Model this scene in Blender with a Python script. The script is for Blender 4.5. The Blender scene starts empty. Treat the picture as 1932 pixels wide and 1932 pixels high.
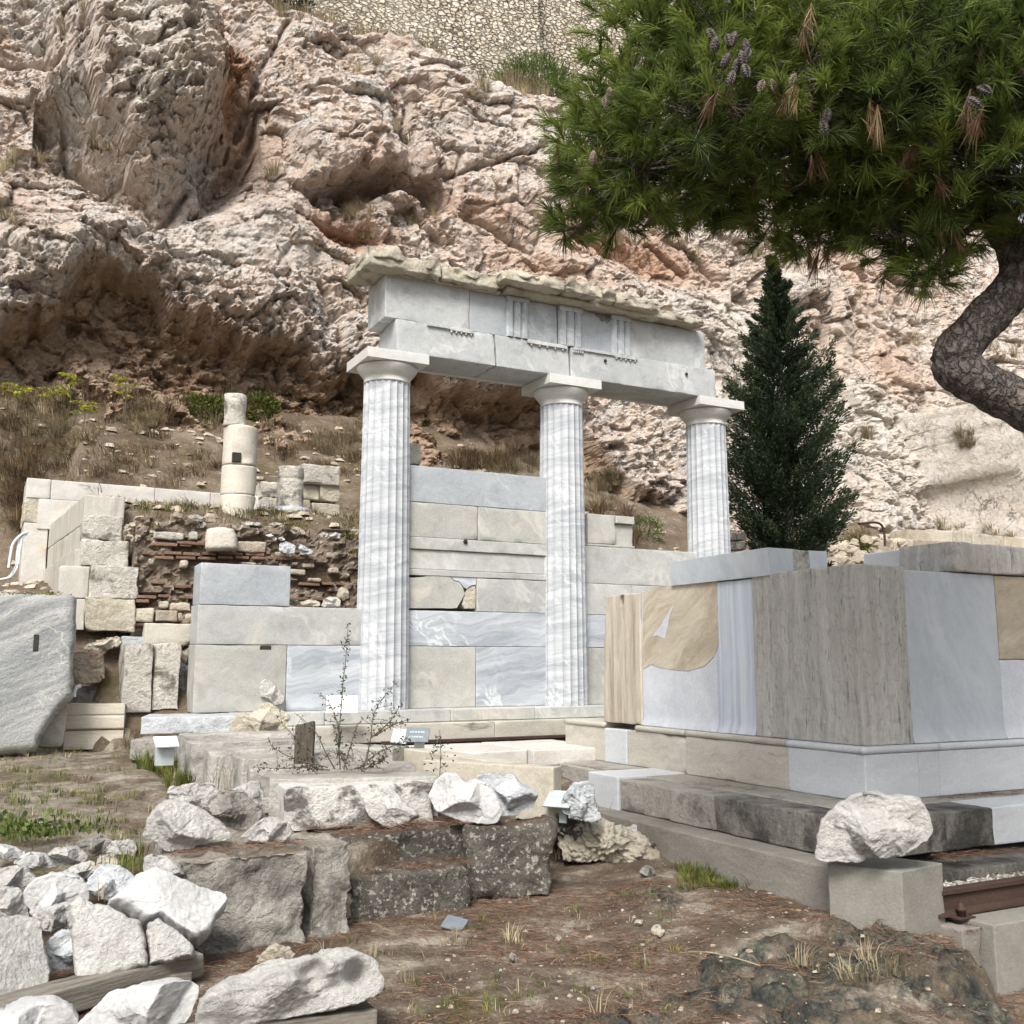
import bpy, math, random
import numpy as np
from mathutils import Vector, Matrix
from mathutils.bvhtree import BVHTree
# ------------------------------------------------------------------ camera, light, exposure
SC = bpy.context.scene
COL = SC.collection
PITCH, EYE, FPX = math.radians(8.36), 1.6, 1932.0
cam_d = bpy.data.cameras.new('camera'); cam = bpy.data.objects.new('camera', cam_d); COL.objects.link(cam)
cam.location = (0, 0, EYE); cam.rotation_euler = (math.pi/2 + PITCH, 0, 0)
cam_d.sensor_width = 36; cam_d.lens = 36; cam_d.clip_end = 500; cam_d.clip_start = .05
SC.camera = cam
SUN_EL, SUN_AZ = math.radians(47), math.radians(192)      # azimuth clockwise from +Y: behind the camera, a little to its left
w = bpy.data.worlds.new("World"); SC.world = w; w.use_nodes = True
wn = w.node_tree; bg = wn.nodes['Background']
sky = wn.nodes.new('ShaderNodeTexSky'); sky.sky_type = 'NISHITA'; sky.sun_disc = False
sky.sun_elevation = SUN_EL; sky.sun_rotation = SUN_AZ; sky.dust_density = 4; sky.air_density = 1.0
hs = wn.nodes.new('ShaderNodeHueSaturation'); hs.inputs['Saturation'].default_value = .38
wn.links.new(sky.outputs[0], hs.inputs['Color']); wn.links.new(hs.outputs[0], bg.inputs['Color'])
bg.inputs['Strength'].default_value = .115
sun_d = bpy.data.lights.new('sun', 'SUN'); sun = bpy.data.objects.new('sun', sun_d); COL.objects.link(sun)
sun_d.energy = 2.3; sun_d.angle = math.radians(20); sun_d.color = (1, .965, .91)
sd = Vector((math.sin(SUN_AZ)*math.cos(SUN_EL), math.cos(SUN_AZ)*math.cos(SUN_EL), math.sin(SUN_EL)))
sun.rotation_euler = sd.to_track_quat('Z', 'Y').to_euler()
SC.view_settings.view_transform = 'Standard'; SC.view_settings.look = 'None'
SC.view_settings.exposure = 0.8; SC.view_settings.gamma = 1
SC.render.engine = 'CYCLES'
SC.cycles.max_bounces = 5; SC.cycles.diffuse_bounces = 3; SC.cycles.glossy_bounces = 2
SC.cycles.transparent_max_bounces = 4; SC.cycles.use_adaptive_sampling = True

# ------------------------------------------------------------------ surveying: photo pixels (1932 frame) to metres
TH = math.radians(62.5)                                    # heading of the stoa front
UX, VX = np.array([math.sin(TH), math.cos(TH)]), np.array([-math.cos(TH), math.sin(TH)])
A = math.pi/2 - TH
def ray(px, py):
    x = (px-966)/FPX; y = (966-py)/FPX
    return np.array([x, math.cos(PITCH)-y*math.sin(PITCH), math.sin(PITCH)+y*math.cos(PITCH)])
def wz(px, py, z):
    r = ray(px, py); return np.array([0, 0, EYE]) + r*(z-EYE)/r[2]
def wt(px, py, Y):
    r = ray(px, py); return np.array([0, 0, EYE]) + r*Y/r[1]
def to_uvz(p): return np.array([p[0]*UX[0]+p[1]*UX[1], p[0]*VX[0]+p[1]*VX[1], p[2]])
def xy(u, v): return UX*u + VX*v
def onz(px, py, z): return to_uvz(wz(px, py, z))
def onv(px, py, v):
    r = ray(px, py); return to_uvz(np.array([0, 0, EYE]) + r*v/(r[0]*VX[0]+r[1]*VX[1]))
def onu(px, py, u):
    r = ray(px, py); return to_uvz(np.array([0, 0, EYE]) + r*u/(r[0]*UX[0]+r[1]*UX[1]))
def q1(x, y): return (x/3, 1288+y/3)
def q2(x, y): return (322+x/3, 1288+y/3)
def q3(x, y): return (644+x/3, 1288+y/3)
def q4(x, y): return (1288+x/3, 1288+y/3)
def q5(x, y): return (x/3, 805+y/3)
def a4(x, y): return ((850+x*.5435)/1.3251, (580+y*.5435)/1.3251)

# ------------------------------------------------------------------ noise
def _h(ix, iy, iz, seed):
    with np.errstate(over='ignore'):
        h = (ix.astype(np.uint32)*np.uint32(374761393) + iy.astype(np.uint32)*np.uint32(668265263)
             + iz.astype(np.uint32)*np.uint32(2147483647 - 83) + np.uint32((seed*974711 + 12345) & 0xffffffff))
        h = (h ^ (h >> np.uint32(13)))*np.uint32(1274126177); h = (h ^ (h >> np.uint32(16)))*np.uint32(2246822519)
        h = h ^ (h >> np.uint32(15))
    return h.astype(np.float64)/4294967296.0
def vnoise(P, seed=0):
    I = np.floor(P).astype(np.int64); f = P - I; f = f*f*f*(f*(f*6-15)+10)
    out = 0
    for dx in (0, 1):
        wx = f[:, 0] if dx else 1-f[:, 0]
        for dy in (0, 1):
            wy = f[:, 1] if dy else 1-f[:, 1]
            for dz in (0, 1):
                wz_ = f[:, 2] if dz else 1-f[:, 2]
                out = out + wx*wy*wz_*_h(I[:, 0]+dx, I[:, 1]+dy, I[:, 2]+dz, seed)
    return out
def fbm(P, oc=4, seed=0, gain=.5):
    a, s, t, P = 1.0, 0, 0, np.asarray(P, float)
    for i in range(oc):
        s = s + a*vnoise(P, seed+i*17); t += a; a *= gain; P = P*2.03 + 11.3
    return s/t
def ridged(P, oc=4, seed=0):
    a, s, t = 1.0, 0, 0
    for i in range(oc):
        s = s + a*(1-np.abs(2*vnoise(P, seed+i*31)-1)); t += a; a *= .5; P = P*2.1+7.7
    return s/t
def worley(P, seed=0):
    I = np.floor(P).astype(np.int64); n = len(P)
    F1 = np.full(n, 9.); F2 = np.full(n, 9.); rel = np.zeros((n, 3)); cid = np.zeros((n, 3), np.int64)
    for dx in (-1, 0, 1):
        for dy in (-1, 0, 1):
            for dz in (-1, 0, 1):
                c = I + np.array([dx, dy, dz])
                ctr = c + np.stack([_h(c[:, 0], c[:, 1], c[:, 2], seed+k) for k in (1, 2, 3)], 1)
                d = P - ctr; r = np.sqrt((d*d).sum(1))
                m = r < F1
                F2 = np.where(m, F1, np.minimum(F2, r)); F1 = np.where(m, r, F1)
                rel[m] = d[m]; cid[m] = c[m]
    return F1, F2, rel, cid
def facets(P, seed, tilt=.6, step=.3):
    F1, F2, rel, cid = worley(P, seed)
    g = [_h(cid[:, 0], cid[:, 1], cid[:, 2], seed+40+k)*2-1 for k in range(4)]
    return tilt*(rel[:, 0]*g[0]+rel[:, 1]*g[1]+rel[:, 2]*g[2]) + step*g[3], F2-F1
def sstep(x): x = np.clip(x, 0, 1); return x*x*(3-2*x)

# ------------------------------------------------------------------ object helpers
def mesh_np(name, V, F, mat=None, smooth=True):
    me = bpy.data.meshes.new(name)
    V = np.asarray(V, np.float32)
    if isinstance(F, np.ndarray):
        k = F.shape[1]
        me.vertices.add(len(V)); me.vertices.foreach_set('co', V.ravel())
        me.loops.add(F.size); me.loops.foreach_set('vertex_index', F.astype(np.int32).ravel())
        me.polygons.add(len(F)); me.polygons.foreach_set('loop_start', np.arange(0, F.size, k, dtype=np.int32))
        me.polygons.foreach_set('loop_total', np.full(len(F), k, np.int32))
        me.update(calc_edges=True)
    else:
        me.from_pydata([tuple(map(float, v)) for v in V], [], F); me.update()
    me.polygons.foreach_set('use_smooth', np.full(len(me.polygons), smooth, bool))
    if mat: me.materials.append(mat)
    return me
def link(name, me, parent=None, loc=(0, 0, 0), rot=(0, 0, 0)):
    o = bpy.data.objects.new(name, me); COL.objects.link(o)
    o.location = tuple(float(c) for c in loc); o.rotation_euler = tuple(float(c) for c in rot)
    if parent: o.parent = parent
    return o
def tag(o, label, cat, group=None):
    o['label'] = label; o['category'] = cat
    if group: o['group'] = group
    return o
def kind(o, k): o['kind'] = k; return o
def thing(name, label, cat, u, v, z, group=None, rot=None):
    p = xy(u, v); o = link(name, None, None, (p[0], p[1], z), (0, 0, A if rot is None else rot))
    o_uvz[o.name] = np.array([u, v, z]); return tag(o, label, cat, group)
o_uvz = {}
def _axis(L, res, r):
    h = L/2; r = min(r, h*.3); n = max(1, int(round((L-4*r)/res)))
    return np.concatenate([[-h, -h+.4*r, -h+r], np.linspace(-h+2*r, h-2*r, n+1), [h-r, h-.4*r, h]])
_seed = [1]
def block_mesh(name, lx, ly, lz, mat, r=.008, chip=.02, rough=.002, res=.06, freq=9., lump=0., shape=None, seed=None):
    """A quarried block: grid box with worn, irregularly chipped arrises and a worked surface."""
    _seed[0] += 1; sd_ = seed or _seed[0]
    ax = [_axis(L, max(res, L/40), r) for L in (lx, ly, lz)]
    Vs, Fs, off = [], [], 0
    for a in range(3):
        b, c = (a+1) % 3, (a+2) % 3
        B, Cc = np.meshgrid(ax[b], ax[c], indexing='ij'); nb, nc = B.shape
        for s in (-1, 1):
            P = np.zeros((nb*nc, 3)); P[:, a] = s*(lx, ly, lz)[a]/2; P[:, b] = B.ravel(); P[:, c] = Cc.ravel()
            i = np.arange(nb*nc).reshape(nb, nc)
            f = np.stack([i[:-1, :-1], i[1:, :-1], i[1:, 1:], i[:-1, 1:]], -1).reshape(-1, 4)
            if s < 0: f = f[:, ::-1]
            Vs.append(P); Fs.append(f+off); off += nb*nc
    V = np.concatenate(Vs); F = np.concatenate(Fs)
    _, idx, inv = np.unique(np.round(V, 5), axis=0, return_index=True, return_inverse=True)
    V = V[idx]; F = inv.ravel()[F]
    so = np.array([sd_*3.7, sd_*1.3, sd_*2.1])
    h = np.array([lx, ly, lz])/2
    n1 = fbm(V*5+so, 3, sd_); n2 = fbm(V*14+so, 2, sd_+5)
    rv = r*(.5+n2) + chip*np.clip((n1-.5)*4, 0, 1.4)*(.4+n2)
    rv = np.minimum(rv, h.min()*.8)[:, None]
    inner = np.clip(V, -(h-rv), h-rv); d = V-inner; ln = np.maximum(np.linalg.norm(d, axis=1, keepdims=True), 1e-9)
    N = d/ln; V2 = inner + N*rv
    V2 = V2 + N*(rough*2*(fbm(V*freq+so, 4, sd_+9)-.5))[:, None]
    if lump:
        fa, ed = facets(V*(2.2/max(lump*4, .3))+so, sd_+3)
        V2 = V2 + N*(lump*((fbm(V*2.5+so, 3, sd_+21)-.5)*1.6 + .45*fa))[:, None]
    if shape is not None: V2 = shape(V2)
    return mesh_np(name, V2, F, mat)
def ubox(root, name, u0, u1, v0, v1, z0, z1, mat, **k):
    """a block of root given by its extents along the stoa (u), into the hill (v) and up (z)"""
    me = block_mesh(name, u1-u0, v1-v0, z1-z0, mat, **k)
    c = np.array([(u0+u1)/2, (v0+v1)/2, (z0+z1)/2]) - o_uvz[root.name]
    return link(name, me, root, c)
def lathe(name, prof, mat, n=48, caps=True):
    t = np.linspace(0, 2*math.pi, n, endpoint=False); V = []; F = []
    for r, z in prof: V += [(r*math.cos(a), r*math.sin(a), z) for a in t]
    for i in range(len(prof)-1):
        for j in range(n):
            k = (j+1) % n; F.append((i*n+j, i*n+k, (i+1)*n+k, (i+1)*n+j))
    if caps: F.append(tuple(range(n))[::-1]); F.append(tuple(range((len(prof)-1)*n, len(prof)*n)))
    return mesh_np(name, V, F, mat)
def tube_np(path, rad, n=8, seed=0, rough=0):
    path = np.asarray(path, float); rad = np.broadcast_to(np.asarray(rad, float), (len(path),))
    T = np.gradient(path, axis=0); T /= np.linalg.norm(T, axis=1, keepdims=True)
    up = np.array([.13, .21, .97]); N = np.cross(T, up); N /= np.maximum(np.linalg.norm(N, axis=1, keepdims=True), 1e-6); B = np.cross(T, N)
    t = np.linspace(0, 2*math.pi, n, endpoint=False)
    ring = N[:, None, :]*np.cos(t)[None, :, None] + B[:, None, :]*np.sin(t)[None, :, None]
    V = path[:, None, :] + ring*rad[:, None, None]
    if rough:
        q = V.reshape(-1, 3); k = (fbm(q*np.array([9, 9, 4.]), 4, seed)-.5)*2*rough
        f_, e_ = facets(q*12, seed+5, .6, .5); k = k - rough*.8*np.clip(.2-e_, 0, .2)*5 + rough*.3*f_
        V = V + ring*k.reshape(len(path), n)[:, :, None]
    V = V.reshape(-1, 3); i = np.arange(len(path)*n).reshape(len(path), n)
    F = np.stack([i[:-1], np.roll(i, -1, 1)[:-1], np.roll(i, -1, 1)[1:], i[1:]], -1).reshape(-1, 4)
    return V, F
def spline(pts, m):
    pts = np.asarray(pts, float); d = np.concatenate([[0], np.cumsum(np.linalg.norm(np.diff(pts[:, :3], axis=0), axis=1))])
    n = len(pts); T = np.gradient(pts, axis=0)/np.gradient(d)[:, None]
    s = np.linspace(0, d[-1], m); i = np.clip(np.searchsorted(d, s, 'right')-1, 0, n-2); h = (d[i+1]-d[i])[:, None]; t = ((s-d[i])/h[:, 0])[:, None]
    return (2*t**3-3*t**2+1)*pts[i] + (t**3-2*t*t+t)*h*T[i] + (-2*t**3+3*t*t)*pts[i+1] + (t**3-t*t)*h*T[i+1]
def join(parts):
    V, F, o = [], [], 0
    for v, f in parts: V.append(v); F.append(f+o); o += len(v)
    return np.concatenate(V), np.concatenate(F)

def rock(name, label, pts, base, T, mat, tilt=0., p=2.6, nf=5, rough=.012, back=None, dents=(), cat='stone', group=None, seed=None, rim=.35, z=None, fc=7.0, cut=(.38, .95), soft=.18, jag=.006):
    """A broken stone: outline surveyed on a plane through its foot, built to its own thickness with split faces."""
    _seed[0] += 1; sd_ = seed or _seed[0]; rng = np.random.default_rng(sd_)
    B = wz(*base); dh = np.array([B[0], B[1], 0]); dh /= np.linalg.norm(dh)
    t = math.radians(tilt); n = np.array([-dh[0]*math.cos(t), -dh[1]*math.cos(t), math.sin(t)])
    e1 = np.array([dh[1], -dh[0], 0]); e2 = np.cross(n, e1); e2 = e2 if e2[2] > 0 else -e2
    O = np.array([0, 0, EYE]); out = []
    for q in pts:
        r = ray(*q); P = O + r*np.dot(B-O, n)/np.dot(r, n); out.append((np.dot(P-B, e1), np.dot(P-B, e2)))
    o = np.array(out)
    o = np.stack([o*(1-soft*.6)+np.roll(o, -1, 0)*soft*.6, o*soft*.6+np.roll(o, -1, 0)*(1-soft*.6)], 1).reshape(-1, 2)
    N = 140; c2 = np.concatenate([o, o[:1]]); dd = np.concatenate([[0], np.cumsum(np.linalg.norm(np.diff(c2, axis=0), axis=1))])
    s = np.linspace(0, dd[-1], N, endpoint=False); o = np.stack([np.interp(s, dd, c2[:, k]) for k in (0, 1)], 1)
    o = o + jag*2*np.column_stack([fbm(np.column_stack([o*22, o[:, :1]*0+sd_]), 3, sd_)-.5, fbm(np.column_stack([o*22, o[:, :1]*0+sd_+50]), 3, sd_+1)-.5])
    x, y = o[:, 0], o[:, 1]; x1, y1 = np.roll(x, -1), np.roll(y, -1); cr = x*y1-x1*y; ar = cr.sum()/2
    c = np.array([((x+x1)*cr).sum(), ((y+y1)*cr).sum()])/(6*ar)
    if ar < 0: o = o[::-1]
    R = np.linalg.norm(o-c, axis=1).mean()
    back = T if back is None else back
    rings = 26; S = np.linspace(1, 0, rings+1)**.85
    nf = nf*2; planes = [(rng.uniform(*cut), rng.normal(0, .75, 2)) for _ in range(nf)]
    def sheet(Th, sign, nfp):
        out = []
        for s_ in S[:-1]:
            X = c+(o-c)*s_; h = np.full(N, Th*(1-s_**p)**(1/1.6))
            for a, b in planes[:nfp]: h = np.minimum(h, np.maximum(Th*(a - sign*(X-c)@b/R*.9), Th*.05*(1-s_)))
            out.append(np.column_stack([X, h*sign]))
        return out
    fr = sheet(T, 1, nf); bk = sheet(back, -1, 2)
    for r_ in bk: r_[:, 2] -= T*rim
    rows = bk[::-1] + fr
    L = np.concatenate([np.array([[c[0], c[1], bk[-1][:, 2].mean()]])] + rows + [np.array([[c[0], c[1], fr[-1][:, 2].mean()]])])
    k = len(rows); F = []
    for i in range(k-1):
        a = 1+i*N+np.arange(N); b = 1+i*N+(np.arange(N)+1) % N
        F += list(zip(a.tolist(), b.tolist(), (b+N).tolist(), (a+N).tolist()))
    F += [(0, 1+(j+1) % N, 1+j) for j in range(N)]
    last = len(L)-1; F += [(last, last-N+j, last-N+(j+1) % N) for j in range(N)]
    so = sd_*5.1; ctr = np.array([c[0], c[1], -T*rim/2]); Dn = np.zeros_like(L); q4_ = np.array([f for f in F if len(f) == 4]); fn_ = np.cross(L[q4_[:, 2]]-L[q4_[:, 0]], L[q4_[:, 3]]-L[q4_[:, 1]])
    for kk in range(4): np.add.at(Dn, q4_[:, kk], fn_)
    cd = L-ctr; cd /= np.maximum(np.linalg.norm(cd, axis=1, keepdims=True), 1e-6); sgn = np.sign((Dn*cd).sum()); Dn *= sgn; Dn /= np.maximum(np.linalg.norm(Dn, axis=1, keepdims=True), 1e-9); Dn = Dn*.75+cd*.25
    fa, _ = facets(L*(fc/max(R*4, .3))+so, sd_, .7, .25)
    fb, _ = facets(L*(fc*2.6/max(R*4, .3))+so, sd_+8, .8, .3)
    L = L + Dn*(rough*(.75*fa + .25*fb + .7*(fbm(L*9+so, 4, sd_+2)-.5) + .7*(fbm(L*40+so, 3, sd_+4)-.5)))[:, None]
    for (dq, dr, ddep) in dents:
        r = ray(*dq); P = O+r*np.dot(B-O, n)/np.dot(r, n); dc = np.array([np.dot(P-B, e1), np.dot(P-B, e2)])
        m = np.linalg.norm(L[:, :2]-dc, axis=1)/dr; L[:, 2] -= np.where(L[:, 2] > -T*rim*.4, ddep*sstep(1.25-m), 0)
    W = L[:, :1]*e1 + L[:, 1:2]*e2 + L[:, 2:3]*n
    ob = link(name, mesh_np(name, W, F, mat), None, B if z is None else (B[0], B[1], z))
    return tag(ob, label, cat, group)
def blk_px(name, label, tl, tr, zt, h, depth, mat, cat='stone block', group=None, heading=None, **k):
    """free block surveyed by the two ends of its front top edge, both at height zt"""
    a = wz(*tl, zt); b = wz(*tr, zt) if heading is None else a + np.array([math.cos(heading[0]), math.sin(heading[0]), 0])*heading[1]; L = np.linalg.norm((b-a)[:2]); ang = math.atan2(b[1]-a[1], b[0]-a[0])
    n = np.array([-math.sin(ang), math.cos(ang)]); c = (a+b)[:2]/2 + n*depth/2
    me = block_mesh(name, L, depth, h, mat, **k); me.transform(Matrix.Translation((0, 0, h/2)))
    return tag(link(name, me, None, (c[0], c[1], zt-h), (0, 0, ang)), label, cat, group)
def blades(base, n, h, spread, wd, rng, droop=.5, radius=.05, up=.35):
    """a tuft of n thin blades as bent strips"""
    a = rng.uniform(0, 2*math.pi, n); rr = radius*np.sqrt(rng.uniform(0, 1, n)); L = h*rng.uniform(.55, 1.1, n); sp = spread*rng.uniform(.1, 1, n)
    b0 = base + np.column_stack([rr*np.cos(a+1), rr*np.sin(a+1), np.zeros(n)])
    d = np.column_stack([np.cos(a), np.sin(a)]); sd2 = np.column_stack([-d[:, 1], d[:, 0], np.zeros(n)])*wd
    def pt(t):
        k = L[:, None]*t
        return b0 + np.column_stack([d*(k*sp[:, None]*(t+.15)*1.2), k[:, 0]*(1-droop*sp*t*t)])
    m, e = pt(.5), pt(1.0)
    V = np.stack([b0-sd2, b0+sd2, m+sd2*.8, m-sd2*.8, e+sd2*.15, e-sd2*.15], 1).reshape(-1, 3)
    i = np.arange(n)[:, None]*6
    return V, np.concatenate([i+np.array([[0, 1, 2, 3]]), i+np.array([[3, 2, 4, 5]])])
def leaves(P, size, rng, aspect=.5, D=None):
    """leaf quads at P"""
    n = len(P); d = rng.normal(size=(n, 3)) if D is None else D + rng.normal(scale=.45, size=(n, 3)); d /= np.linalg.norm(d, axis=1, keepdims=True)
    s = np.cross(d, rng.normal(size=(n, 3))); s /= np.maximum(np.linalg.norm(s, axis=1, keepdims=True), 1e-6)
    k = (size*rng.uniform(.6, 1.2, n))[:, None]
    V = np.stack([P, P+d*k*.5+s*k*aspect*.5, P+d*k, P+d*k*.5-s*k*aspect*.5], 1).reshape(-1, 3)
    return V, np.arange(n*4).reshape(n, 4)
def tint(me, per, n, rng=None, vals=None):
    """one random tint value per leaf or blade, kept in a point attribute"""
    at_ = me.attributes.new('tint', 'FLOAT', 'POINT')
    v = np.repeat(rng.uniform(0, 1, n) if vals is None else vals, per).astype(np.float32)
    at_.data.foreach_set('value', v[:len(me.vertices)])

# ------------------------------------------------------------------ materials
def lin(c):
    if isinstance(c, (int, float)): c = (c, c, c)
    return tuple(((v/255)/12.92 if v/255 <= .04045 else ((v/255+.055)/1.055)**2.4) for v in c[:3]) + (1,)
class NT:
    def __init__(s, name, rough=.75):
        s.m = bpy.data.materials.new(name); s.m.use_nodes = True; s.t = s.m.node_tree
        s.b = s.t.nodes['Principled BSDF']; s.b.inputs['Roughness'].default_value = rough
        s.b.inputs['Specular IOR Level'].default_value = .3
        tc = s.t.nodes.new('ShaderNodeTexCoord'); s.obj = tc.outputs['Object']
        s.rnd = s.t.nodes.new('ShaderNodeObjectInfo').outputs['Random']
        s.geo = s.t.nodes.new('ShaderNodeNewGeometry'); s.pos = s.geo.outputs['Position']
    def nd(s, ty, props, ins):
        n = s.t.nodes.new(ty)
        for k, v in props.items(): setattr(n, k, v)
        for k, v in ins.items():
            if hasattr(v, 'is_output'): s.t.links.new(v, n.inputs[k])
            else: n.inputs[k].default_value = v
        return n
    def math(s, op, a, b=0.): return s.nd('ShaderNodeMath', {'operation': op}, {0: a, 1: b}).outputs[0]
    def vadd(s, a, b, op='ADD'): return s.nd('ShaderNodeVectorMath', {'operation': op}, {0: a, 1: b}).outputs[0]
    def vscale(s, a, k):
        return s.nd('ShaderNodeVectorMath', {'operation': 'SCALE'}, {0: a, 'Scale': k}).outputs[0]
    def mapv(s, v, scale=(1, 1, 1), rot=(0, 0, 0), loc=(0, 0, 0)):
        if any(rot): v = s.nd('ShaderNodeMapping', {}, {'Vector': v, 'Rotation': rot}).outputs[0]     # turn first, then stretch along the turned axes
        return s.nd('ShaderNodeMapping', {}, {'Vector': v, 'Scale': scale, 'Location': loc}).outputs[0]
    def noise(s, v, sc, det=4., ro=.6, dist=0.):
        return s.nd('ShaderNodeTexNoise', {}, {'Vector': v, 'Scale': sc, 'Detail': det, 'Roughness': ro, 'Distortion': dist}).outputs['Fac']
    def noisec(s, v, sc, det=3., ro=.6):
        return s.nd('ShaderNodeTexNoise', {}, {'Vector': v, 'Scale': sc, 'Detail': det, 'Roughness': ro}).outputs['Color']
    def voro(s, v, sc, feat='DISTANCE_TO_EDGE', out='Distance'):
        return s.nd('ShaderNodeTexVoronoi', {'feature': feat}, {'Vector': v, 'Scale': sc}).outputs[out]
    def ramp(s, f, stops, interp='LINEAR'):
        n = s.t.nodes.new('ShaderNodeValToRGB'); s.t.links.new(f, n.inputs[0]); e = n.color_ramp.elements; n.color_ramp.interpolation = interp
        while len(e) < len(stops): e.new(.5)
        for i, (p, c) in enumerate(stops):
            e[i].position = p; e[i].color = c if isinstance(c, tuple) and len(c) == 4 else (c, c, c, 1)
        return n.outputs[0]
    def mix(s, f, a, b, mode='MIX'):
        n = s.t.nodes.new('ShaderNodeMix'); n.data_type = 'RGBA'; n.blend_type = mode
        for k, v in ((0, f), (6, a), (7, b)):
            if hasattr(v, 'is_output'): s.t.links.new(v, n.inputs[k])
            else: n.inputs[k].default_value = v
        return n.outputs[2]
    def attr(s, name, out='Fac'): return s.nd('ShaderNodeAttribute', {'attribute_name': name}, {}).outputs[out]
    def bump(s, hgt, dist=.01, strength=1., normal=None):
        ins = {'Height': hgt, 'Distance': dist, 'Strength': strength}
        if normal is not None: ins['Normal'] = normal
        return s.nd('ShaderNodeBump', {}, ins).outputs[0]
    def done(s, col, normal=None, rough=None):
        s.t.links.new(col, s.b.inputs['Base Color']) if hasattr(col, 'is_output') else setattr(s.b.inputs['Base Color'], 'default_value', col)
        if normal is not None: s.t.links.new(normal, s.b.inputs['Normal'])
        if rough is not None: s.t.links.new(rough, s.b.inputs['Roughness'])
        return s.m
def stone(name, dark, light, sc=1.6, stretch=(1, 1, 1), rot=(0, 0, 0), warp=.5, contrast=(.32, .68), vein=None, vsc=1.3, vth=.03, vamt=.7,
          stain=None, ssc=1.7, slo=.55, shi=.75, samt=.8, sstretch=(1, 1, 1), speck=None, psc=30., plo=.6, phi=.72, pamt=.8, patch=None, pasc=.9, palo=.5, pahi=.6, paamt=.8,
          bumpd=.004, bsc=24., bstretch=(1, 1, 1), rough=.65, vary=.1, pit=0., topdirt=None, grain=.28):
    """marble / limestone: warped banding between two tones, fine veins, patches, stains and lichen specks"""
    m = NT(name, rough)
    off = m.nd('ShaderNodeCombineXYZ', {}, {0: m.math('MULTIPLY', m.rnd, 37.), 1: m.math('MULTIPLY', m.rnd, 71.), 2: m.math('MULTIPLY', m.rnd, 53.)}).outputs[0]
    v = m.vadd(m.obj, off)
    wv = m.vadd(v, m.vscale(m.vadd(m.noisec(v, 1.4, 3.), (.5, .5, .5), 'SUBTRACT'), warp))
    sv = m.mapv(wv, stretch, rot)
    f = m.noise(sv, sc, 7., .62, .4)
    c = m.ramp(f, [(contrast[0], lin(dark)), (contrast[1], lin(light))])
    f2 = m.noise(m.mapv(wv, stretch, rot), sc*4.5, 7., .74)
    c = m.mix(.3, c, m.ramp(f2, [(.38, lin(dark)), (.62, lin(light))]))
    fg = m.noise(m.mapv(v, tuple(k**.5 for k in stretch), rot), 55., 7., .82)
    c = m.mix(grain, c, m.ramp(fg, [(.36, lin(tuple(k*.8 for k in dark))), (.64, lin(tuple(min(250, k*1.06) for k in light)))]))
    if patch: c = m.mix(m.math('MULTIPLY', m.ramp(m.noise(wv, pasc, 4., .6, .6), [(palo, 0.), (pahi, 1.)]), paamt), c, lin(patch))
    if vein:
        fv = m.math('ABSOLUTE', m.math('SUBTRACT', m.noise(m.mapv(wv, (1, 1, .3), (.5, .75, .4)), vsc*1.5, 5., .6, .35), .5))
        lv = m.math('MULTIPLY', m.ramp(fv, [(0., 1.), (vth, 0.)]), m.ramp(m.noise(v, 1.1, 2.), [(.42, 0.), (.6, 1.)]))
        c = m.mix(m.math('MULTIPLY', lv, vamt), c, lin(vein))
    if stain: c = m.mix(m.math('MULTIPLY', m.ramp(m.noise(m.mapv(v, sstretch), ssc, 6., .66, .3), [(slo, 0.), (shi, 1.)]), samt), c, lin(stain))
    if speck: c = m.mix(m.math('MULTIPLY', m.ramp(m.noise(v, psc, 5., .7), [(plo, 0.), (phi, 1.)]), pamt), c, lin(speck))
    if topdirt:
        nz = m.nd('ShaderNodeSeparateXYZ', {}, {0: m.geo.outputs['Normal']}).outputs[2]
        k = m.math('MULTIPLY', m.ramp(nz, [(.6, 0.), (.92, 1.)]), m.ramp(m.noise(v, 2.6, 6., .7), [(.38, 0.), (.6, 1.)]))
        c = m.mix(m.math('MULTIPLY', k, .85), c, lin(topdirt))
    br = m.math('ADD', m.math('MULTIPLY', m.rnd, 2*vary), 1-vary)
    c = m.mix(1., c, m.nd('ShaderNodeCombineColor', {}, {0: br, 1: br, 2: br}).outputs[0], 'MULTIPLY')
    hgt = m.noise(m.mapv(v, bstretch), bsc, 6., .7)
    if pit: hgt = m.math('SUBTRACT', hgt, m.math('MULTIPLY', m.ramp(m.noise(v, bsc*.55, 5., .7, .5), [(.55, 0.), (.66, 1.)]), pit))
    return m.done(c, m.bump(hgt, bumpd*7, .8 if bumpd > .0045 else .35))
def plain(name, c, rough=.6, metal=0., n=.12, sc=12., bumpd=.002):
    m = NT(name, rough); m.b.inputs['Metallic'].default_value = metal
    f = m.noise(m.obj, sc, 5., .65); d = tuple(max(0, v*(1-n*1.6)) for v in c); l = tuple(min(255, v*(1+n)) for v in c)
    return m.done(m.ramp(f, [(.3, lin(d)), (.7, lin(l))]), m.bump(m.noise(m.obj, sc*5, 4.), bumpd*4, .4))
def leafmat(name, stops, trans=.25, rough=.55):
    m = NT(name, rough); c = m.ramp(m.attr('tint'), [(p, lin(k)) for p, k in stops]); m.done(c)
    m.b.inputs['Specular IOR Level'].default_value = .2
    tr = m.nd('ShaderNodeBsdfTranslucent', {}, {'Color': c}); mx = m.nd('ShaderNodeMixShader', {}, {0: trans, 1: m.b.outputs[0], 2: tr.outputs[0]})
    m.t.links.new(mx.outputs[0], m.t.nodes['Material Output'].inputs[0]); return m.m

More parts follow.
